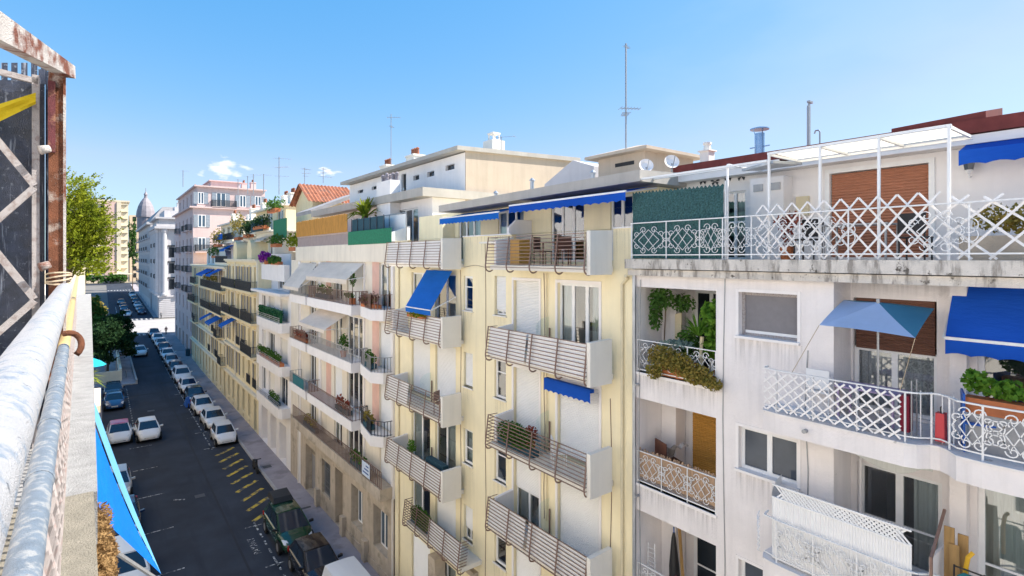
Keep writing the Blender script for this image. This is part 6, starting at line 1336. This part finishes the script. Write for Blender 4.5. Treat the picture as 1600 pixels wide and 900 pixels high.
gc = car('dark green people carrier with a black roof box and roof rails', 'car_green', 8.75, front(31.3, 4.4), 0, 'mpv')
t = thing('roof_box', 'black soft roof box on top of the dark green car', 'roof box', (8.75, 35.0, 1.68)); k = MB(); k.hull([(8.15, 34.5, 1.74), (9.35, 34.5, 1.74), (9.35, 36.0, 1.74), (8.15, 36.0, 1.74)], [(8.25, 34.75, 1.98), (9.25, 34.75, 1.98), (9.28, 35.85, 2.04), (8.22, 35.85, 2.04)]); k.build('box', 'black_plastic', t); MB().box(8.1, 9.4, 34.8, 34.86, 1.66, 1.74).box(8.1, 9.4, 35.6, 35.66, 1.66, 1.74).build('cross_bar', 'grey_metal', t)
rows = [(52.9, 'small', 'car_white', 'small white car first after the yellow hatching'), (58.4, 'sedan', 'car_white', 'long white saloon second after the yellow hatching'), (64.4, 'hatch', 'car_white', 'white hatchback third after the yellow hatching'), (70.0, 'hatch', 'car_black', 'black car behind the blue covered scooter'), (75.9, 'hatch', 'car_white', 'white hatchback just before the tall white off-roader'), (82.6, 'suv', 'car_white', 'tall white off-roader in the right hand row'),
    (89.4, 'hatch', 'car_grey', 'dark grey hatchback behind the tall white off-roader'), (95.2, 'hatch', 'car_silver', 'silver hatchback two behind the tall white off-roader'), (101.2, 'sedan', 'car_white', 'white saloon three behind the tall white off-roader'), (107.5, 'hatch', 'car_navy', 'navy hatchback opposite the oncoming white car'), (113.2, 'hatch', 'car_white', 'white hatchback third from the crossing'), (119.6, 'hatch', 'car_white', 'white hatchback second from the crossing'), (127.0, 'sedan', 'car_navy', 'dark navy saloon at the crossing')]
LN = {'hatch': 4.0, 'small': 3.5, 'sedan': 4.5, 'mpv': 4.4, 'suv': 4.4, 'van': 4.5}
for i, (yf, k_, p, lab) in enumerate(rows): car(lab, p, (XR+.0 if yf < 60 else 8.55)+random.uniform(-.06, .06)-max(0, (yf-88)*.006), front(yf, LN[k_]), random.uniform(-.01, .01), k_, group='cars parked along the right kerb')
car('white hatchback driving towards the camera in the middle of the street', 'car_white', 3.35, front(58.0, 4.1), .02, 'hatch', group=None)
car('white car driving over the lit patch before the crossing', 'car_white', 4.95, front(106.3, 4.0), .03, 'hatch', group=None)
GL = 'cars parked along the left kerb'
car('white car with a raspberry red roof', 'car_white', 1.25, front(58.6, 4.0), .0, 'hatch', 'car_red', GL)
car('bright blue hatchback in front of a navy one on the left', 'car_blue', 1.08, front(72.3, 4.0), 0, 'hatch', None, GL); car('navy hatchback behind the bright blue one', 'car_navy', 1.08, front(78.2, 4.0), 0, 'hatch', None, GL)
car('pale car half hidden at the tip of the blue sunshade', 'car_silver', .75, front(45.0, 4.1), 0, 'hatch', None, GL); car('blue-grey car half hidden behind the blue sunshade', 'car_navy', .95, front(38.8, 4.0), 0, 'sedan', None, GL); car('white car below the corner of the blue sunshade', 'car_white', .95, front(31.5, 4.3), 0, 'suv', None, GL)
GF = 'cars beyond the crossing'
for (x, y, k_, p, lab) in ((5.2, 168.5, 'hatch', 'car_white', 'white hatchback first in the left row beyond the crossing'), (5.0, 182, 'hatch', 'car_navy', 'navy car second in the left row beyond the crossing'), (5.0, 190, 'sedan', 'car_navy', 'navy saloon third in the left row beyond the crossing'), (4.8, 203, 'hatch', 'car_grey', 'grey car fourth in the left row beyond the crossing'),
    (8.5, 172, 'hatch', 'car_navy', 'dark car first in the right row beyond the crossing'), (8.4, 180, 'hatch', 'car_silver', 'silver car second in the right row beyond the crossing'), (8.4, 191, 'hatch', 'car_white', 'white car third in the right row beyond the crossing'), (8.5, 204, 'sedan', 'car_navy', 'dark saloon fourth in the right row beyond the crossing'), (8.6, 216, 'hatch', 'car_grey', 'grey car fifth in the right row beyond the crossing'), (8.6, 229, 'van', 'car_white', 'white van last in the right row beyond the crossing')):
    car(lab, p, x-.2, y, -.01, k_, None, GF)
t = thing('covered_scooter', 'parked scooter under a bright blue cover by the black car', 'scooter', (7.55, 69.6, .0)); k = MB(); k.hull([(7.3, 68.8, .1), (7.8, 68.8, .1), (7.85, 70.4, .1), (7.25, 70.4, .1)], [(7.45, 69.1, 1.15), (7.65, 69.1, 1.2), (7.65, 70.2, .95), (7.45, 70.2, .95)]); k.build('cover', 'blue_plastic', t); MB().hull([(7.5, 68.85+.25*math.cos(a*.628), .25+.25*math.sin(a*.628)) for a in range(10)], [(7.6, 68.85+.25*math.cos(a*.628), .25+.25*math.sin(a*.628)) for a in range(10)]).build('wheel', 'tyre', t)
t = thing('moped', 'dark moped parked beside the kerb at the end of the yellow hatching', 'moped', (9.45, 45.5, 0)); 
k = MB(); k.hull([(9.35, 44.8, .35), (9.55, 44.8, .35), (9.55, 46.1, .35), (9.35, 46.1, .35)], [(9.38, 45.2, .8), (9.52, 45.2, .8), (9.55, 46.0, .78), (9.35, 46.0, .78)]); k.tube([(9.45, 44.85, .3), (9.45, 44.95, 1.05)], .05, 6).bar((9.15, 44.95, 1.05), (9.75, 44.95, 1.05), .05); k.build('body', 'black_plastic', t)
for yy in (44.8, 46.0): MB().hull([(9.39, yy+.26*math.cos(a*.524), .27+.26*math.sin(a*.524)) for a in range(12)], [(9.51, yy+.26*math.cos(a*.524), .27+.26*math.sin(a*.524)) for a in range(12)]).build('wheel', 'tyre', t)
# ================================================================== PEOPLE
def person(label, x, y, top_, legs, z=None, rz=0):
    z = gz(y)+.0 if z is None else z
    J = {'p': (0, 0, .93, .14), 'c': (0, .0, 1.30, .17), 'n': (0, 0, 1.47, .06), 'h': (0, -.01, 1.60, .10), 'h2': (0, 0, 1.70, .085), 'l1': (-.10, 0, .88, .09), 'l2': (-.11, -.12, .48, .065), 'l3': (-.11, -.08, .08, .05), 'l4': (-.11, -.24, .04, .04), 'r1': (.10, 0, .88, .09), 'r2': (.11, .03, .48, .065), 'r3': (.11, .22, .10, .05), 'r4': (.11, .08, .04, .04), 'a1': (-.20, 0, 1.38, .06), 'a2': (-.25, .06, 1.10, .045), 'a3': (-.24, -.06, .86, .035), 'b1': (.20, 0, 1.38, .06), 'b2': (.25, -.04, 1.10, .045), 'b3': (.24, -.14, .88, .035)}
    K = list(J); E = [('p', 'c'), ('c', 'n'), ('n', 'h'), ('h', 'h2'), ('p', 'l1'), ('l1', 'l2'), ('l2', 'l3'), ('l3', 'l4'), ('p', 'r1'), ('r1', 'r2'), ('r2', 'r3'), ('r3', 'r4'), ('c', 'a1'), ('a1', 'a2'), ('a2', 'a3'), ('c', 'b1'), ('b1', 'b2'), ('b2', 'b3')]
    me = bpy.data.meshes.new('person'); me.from_pydata([J[k][:3] for k in K], [(K.index(a), K.index(b)) for a, b in E], [])
    o = bpy.data.objects.new('person', me); COL.objects.link(o)
    me.skin_vertices.new() if hasattr(me.skin_vertices, 'new') and not me.skin_vertices else None
    md = o.modifiers.new('skin', 'SKIN')
    if me.skin_vertices:
        for i, k in enumerate(K): me.skin_vertices[0].data[i].radius = (J[k][3], J[k][3]*.85)
        me.skin_vertices[0].data[0].use_root = True
    s_ = o.modifiers.new('sub', 'SUBSURF'); s_.levels = s_.render_levels = 1
    dg = bpy.context.evaluated_depsgraph_get(); dg.update(); m2 = bpy.data.meshes.new_from_object(o.evaluated_get(dg)); bpy.data.objects.remove(o)
    m2.materials.clear()
    for q in (legs, top_, 'skin', 'black_plastic'): m2.materials.append(M[q])
    for p in m2.polygons:
        c = p.center; p.use_smooth = True; p.material_index = 2 if (1.50 < c.z < 1.66 and c.y < -.03) or (abs(c.x) > .2 and c.z < .92) else 3 if c.z > 1.5 or c.z < .09 else 1 if c.z > .9 else 0
    o = bpy.data.objects.new('person', m2); COL.objects.link(o); o.location = (x, y, z); o.rotation_euler = (0, 0, rz); return tag(o, label, 'person')
person('person in a dark red top walking on the pavement by the crossing', 10.3, 129.5, 'crimson_cloth', 'black_plastic', gz(129.5)+.13, .2)
person('person in grey walking at the stone corner beyond the crossing', 11.6, 159, 'car_grey', 'black_plastic', None, .4)
t = thing('litter_bin', 'dark bin on the pavement beneath the pink block', 'bin', (11.2, 103, gz(103)+.13)); MB().lathe((11.2, 103, gz(103)+.13), [(.3, 0), (.34, 1.0), (.36, 1.05), (.2, 1.15)], 10).build('bin_body', 'mesh_dark_teal', t)

# ================================================================== FOREGROUND: OUR OWN BALCONY
XF = Matrix.Translation((0, 0, H)) @ Matrix.Rotation(R(1.45), 4, 'Z')
YL = YAW+R(1.45)
def loc(px, py, Y):
    th = math.atan((px-800)/FPX)+YL; X = Y*math.tan(th); f = Y*math.cos(YL)+X*math.sin(YL); return Vector((X, Y, (HORY-py)/FPX*f))
def fg(mb, name, m, par, **k): return mb.build(name, m, par, xf=XF, **k)
w0 = XF @ Vector((-.07, 2, -1.05))
RA = thing('balcony_railing', 'chunky round handrail with flaking white and blue paint in the foreground', 'railing', tuple(w0))
import mathutils
def wob(pts, r, amp, seg=22, n=120):
    a, b = Vector(pts[0]), Vector(pts[1]); P = []; rr = []
    for i in range(n+1):
        s = i/n; P.append(a.lerp(b, s)); rr.append(r*(1+amp*mathutils.noise.noise((s*40, r*90, 3))))
    return MB().tube(P, rr, seg)
fg(wob([(-.074, -.6, -.18), (-.070, 3.98, -.18)], .0352, .012), 'handrail', 'rail_paint', RA, smooth=True)
fg(wob([(-.064, -.6, -.45), (-.064, 3.5, -.45)], .0225, .03), 'lower_rail', 'rail_blue', RA, smooth=True); fg(wob([(-.064, 3.5, -.45), (-.050, 17, -.45)], .024, .03), 'lower_rail', 'rail_tan', RA, smooth=True)
cl = MB()
for y in (1.45, 1.9, 2.35, 2.8, 3.2): cl.tube([(-.064, y-.012, -.45), (-.064, y+.012, -.45)], .0245, 16)
cl.each('pipe_collar', 'rail_blue', RA, xf=XF)
hk = MB(); c = loc(105, 548, 3.45); hk.tube([(c.x+.0+.055*math.cos(a), 3.42+.02*math.sin(a*2), c.z+.03+.06*math.sin(a)) for a in [-.9+.3*i for i in range(10)]], .014, 8); fg(hk, 'rusty_clamp', 'rust', RA, smooth=True)
bl = MB()
for i in range(210):
    y = .15+.055*i
    pts = [(-.062+.010*math.sin(j*1.9+i*2.1), y+.012*math.cos(j*1.7+i), -.47-.06*j) for j in range(10)]; bl.tube(pts, .0095, 5)
fg(bl, 'twisted_balusters', 'baluster_white', RA)  # separate upright twisted balusters gathered in one mesh
lg_ = MB(); lg_.prism([(-1.3, 3.1), (.062, 3.1), (.25, 20), (-1.3, 20)], -1.30, -1.06); fg(lg_, 'balcony_slab', 'ledge_sunlit', LB); lg_ = MB(); lg_.box(-1.3, .047, -3, 3.098, -1.30, -1.055); fg(lg_, 'balcony_slab', 'ledge_shaded', LB)  # near slab beige: the cast shadow on the ledge put into its colour
# rusty post, roof beam and glazed side partition
w0 = XF @ Vector((-.1, 4, -1.05)); PA = thing('glazed_partition', 'rusty steel post with a peeling white lattice framed glass screen at the left edge', 'partition', tuple(w0))
a, b = loc(76, 300, 4.0), loc(103, 300, 4.0); zt, zb = loc(90, 108, 4).z, -1.05
fg(MB().box(a.x, b.x-.012, 3.98, 4.06, zb, zt), 'post', 'rust', PA); fg(MB().box(b.x-.0115, b.x, 3.97, 4.06, zb, zt+.002), 'post_edge', 'rust_white', PA); fg(MB().box(a.x-.002, a.x+.03, 3.965, 3.979, loc(90, 240, 4).z, loc(90, 130, 4).z), 'flaking_paint', 'rust_maroon', PA)
e0, e1 = loc(106, 112, 4.0), loc(-70, 5, 2.7)
def beam(e0, e1, w_, h_):
    t_ = (e1-e0).normalized(); u = t_.cross(Vector((0, 0, 1))).normalized(); v = u.cross(t_)
    return [[e0+u*sx*w_/2+v*sz*h_*.55/2 for sx, sz in ((1, 1), (-1, 1), (-1, -1), (1, -1))], [e1+u*sx*w_/2+v*sz*h_/2 for sx, sz in ((1, 1), (-1, 1), (-1, -1), (1, -1))]]
bb = beam(e0, e1, .07, .125); fg(MB().hull(*bb), 'roof_beam', 'rust_white', PA)
fr = MB(); gl = MB(); YP = 4.02
def fb(p0, p1, w_, d=.03, y=YP): q0, q1 = loc(*p0, y), loc(*p1, y); fr.bar(q0, q1, w_, d, up=(0, 1, 0))
fb((56, 118), (56, 760), .032); fb((-30, 105), (60, 128), .03)
for y0 in (225, 402, 580): 
    fb((-40, y0-50), (54, y0+65), .034, .02, YP-.02); fb((-40, y0+150), (54, y0+68), .034, .02, YP-.045)
fb((-40, 125+0), (-40, 760), .03); fg(fr, 'lattice_frame', 'flaky_white', PA)
q = [loc(-60, 125, 4.07), loc(52, 125, 4.07), loc(52, 800, 4.07), loc(-60, 800, 4.07)]; gp = MB().quad(*q); fg(gp, 'pane', 'streaky_panel', PA)
st = MB(); 
for i in range(9):
    x0, x1 = -60+15.5*i, -60+15.5*i+10; st.quad(loc(x0, 98, 4.12), loc(x1, 98, 4.12), loc(x1, 132, 4.12), loc(x0, 132, 4.12))
st.quad(loc(60, 108, 4.09), loc(70, 108, 4.09), loc(70, 760, 4.09), loc(60, 760, 4.09)).quad(loc(71, 112, 4.10), loc(76, 112, 4.10), loc(76, 760, 4.10), loc(71, 760, 4.10)); fg(st, 'corrugated_strip', 'streaky_panel', PA)
bt = MB()
for py in (234, 416): c = loc(70, py, 3.94); bt.tube([(c.x-.02, 3.93, c.z-.006), (c.x+.02, 3.945, c.z+.01)], [.026, .02], 9)
bt.each('clamp_bolt', 'rust_white', PA, xf=XF, smooth=True)
tw = MB(); c = loc(92, 436, 4.0)
for i in range(4): tw.tube([(c.x+.055*math.cos(a), 4.02+.06*math.sin(a), c.z-.02+.016*i+.01*math.sin(a*1.0+i)) for a in [.63*j for j in range(10)]], .005, 5, closed=True)
t = thing('twine_lashing', 'string lashing tying the rusty post to the handrail', 'string', tuple(XF @ c)); fg(tw, 'string', 'twine', t)
yc = MB(); n = 8
for i in range(n):
    for j in range(4):
        def yp(i, j): s = i/n; return loc(-40+96*s, 185-35*s+(j/4-.3)*(34-16*s), 3.94+.012*math.sin(j*2.1+i*.6))
        yc.quad(yp(i, j), yp(i+1, j), yp(i+1, j+1), yp(i, j+1))
t = thing('yellow_cloth', 'strip of yellow cloth hanging across the glass screen', 'cloth', tuple(XF @ loc(20, 170, 3.94))); fg(yc, 'cloth', 'yellow_cloth', t)
# conifer beyond the post
c0 = XF @ Vector((-.22, 7.2, -1.05)); CF = thing('potted_conifer', 'bright yellow-green potted conifer beyond the rusty post', 'conifer', tuple(c0)); cf = MB(); tr_ = MB(); rr = random.Random(4)
def spray(p, d, L, sz):
    n = int(L/.018)
    for i in range(n):
        q = p+d*(L*i/n)
        for s in (-1, 1):
            sd = d.cross(Vector((rr.gauss(0, 1), rr.gauss(0, 1), rr.gauss(0, 1)))).normalized(); tip = q+(d*.75+sd*.8).normalized()*sz*(1.15-.6*i/n); e = d.cross(sd).normalized()*sz*.22
            mid = q.lerp(tip, .5); cf.quad(q, mid+e, tip, mid-e)
bx0 = loc(118, 345, 7.2)
for i in range(1400):
    px, py = 128+rr.gauss(0, 27), 358+rr.gauss(0, 42)
    if px > 148 and py < 312+(px-150)*.6: px -= 30
    if px > 184 or px < 84 or py < 270 or py > 422: continue
    p = loc(px-8, py+10, 7.2+rr.uniform(-.22, .22)); d = Vector((rr.uniform(.1, .9), rr.uniform(-.5, .3), rr.uniform(.0, .8))).normalized(); spray(p, d, rr.uniform(.06, .15), .038)
for px, py, dx, dz in ((118, 282, .3, 1), (140, 278, .7, .7), (132, 292, .8, .5), (172, 330, 1, .3), (175, 352, 1, .1), (165, 312, 1, .5), (168, 372, 1, -.1), (150, 398, .8, -.2), (112, 275, .2, 1)): spray(loc(px-10, py+8, 7.2), Vector((dx, -.1, dz)).normalized(), .16, .05)
fg(cf, 'foliage', 'leaf_lime', CF); tr_.tube([(-.22, 7.2, -.9), (-.12, 7.2, -.3), loc(125, 330, 7.2)], [.03, .025, .01], 7)
for px, py in ((160, 360), (120, 300), (150, 320), (130, 400)): tr_.tube([(-.12, 7.2, -.3), loc(px, py, 7.2)], [.014, .005], 5)
fg(tr_, 'stem', 'bark', CF); fg(MB().lathe((-.22, 7.2, -1.055), [(.13, 0), (.17, .3), (.15, .29)], 14), 'pot', 'terracotta', CF)
# blue sunshade below the ledge
A1, A3, PP = loc(148, 628, 6.8), loc(143, 795, 4.4), loc(252, 897, 6.0)
sh = MB(); n = 14
def sp(u, v): return A1.lerp(A3, v).lerp(PP, u)+Vector((0, 0, -.10*math.sin(math.pi*u)*math.sin(math.pi*min(1, v+.15))))
for i in range(n):
    for j in range(n):
        if j/n >= .22: sh.quad(sp(i/n, j/n), sp((i+1)/n, j/n), sp((i+1)/n, (j+1)/n), sp(i/n, (j+1)/n))
SS = thing('sunshade', 'bright blue sunshade cloth stretched out below the ledge', 'sunshade', tuple(XF @ A1)); fg(sh, 'cloth', 'cyan_awning', SS)
pe = MB(); m_ = 4
for i in range(n):
    for j in range(m_): pe.quad(*[sp(u, v*.22/m_*n/n) for u, v in ((i/n, j), ((i+1)/n, j), ((i+1)/n, j+1), (i/n, j+1))])
fg(pe, 'border_strip', 'cyan_pale', SS); ar = MB(); ar.bar(A3+Vector((-.05, 0, -.12)), PP+Vector((-.01, -.03, -.05)), .022); fg(ar, 'awning_arm', 'grey_metal', SS)
# dry plant in a trough under the ledge
dq = MB(); bls = []
for i in range(14): y = 2.3+.16*i; bls.append((.075+.025*math.sin(i), 3.2+.075*i, -1.63+.04*math.cos(i*2), .075, .12, .10, 330))
leaves(dq, [(*q[:6], 900) for q in bls], .016, .3); DP = thing('dried_plant', 'withered brown plant spilling from a trough under the ledge', 'plant', tuple(XF @ Vector((.0, 3.8, -1.85)))); fg(dq, 'foliage', 'leaf_dry', DP); fg(MB().box(-.10, .11, 3.2, 4.3, -1.92, -1.72), 'trough', 'zinc', DP)
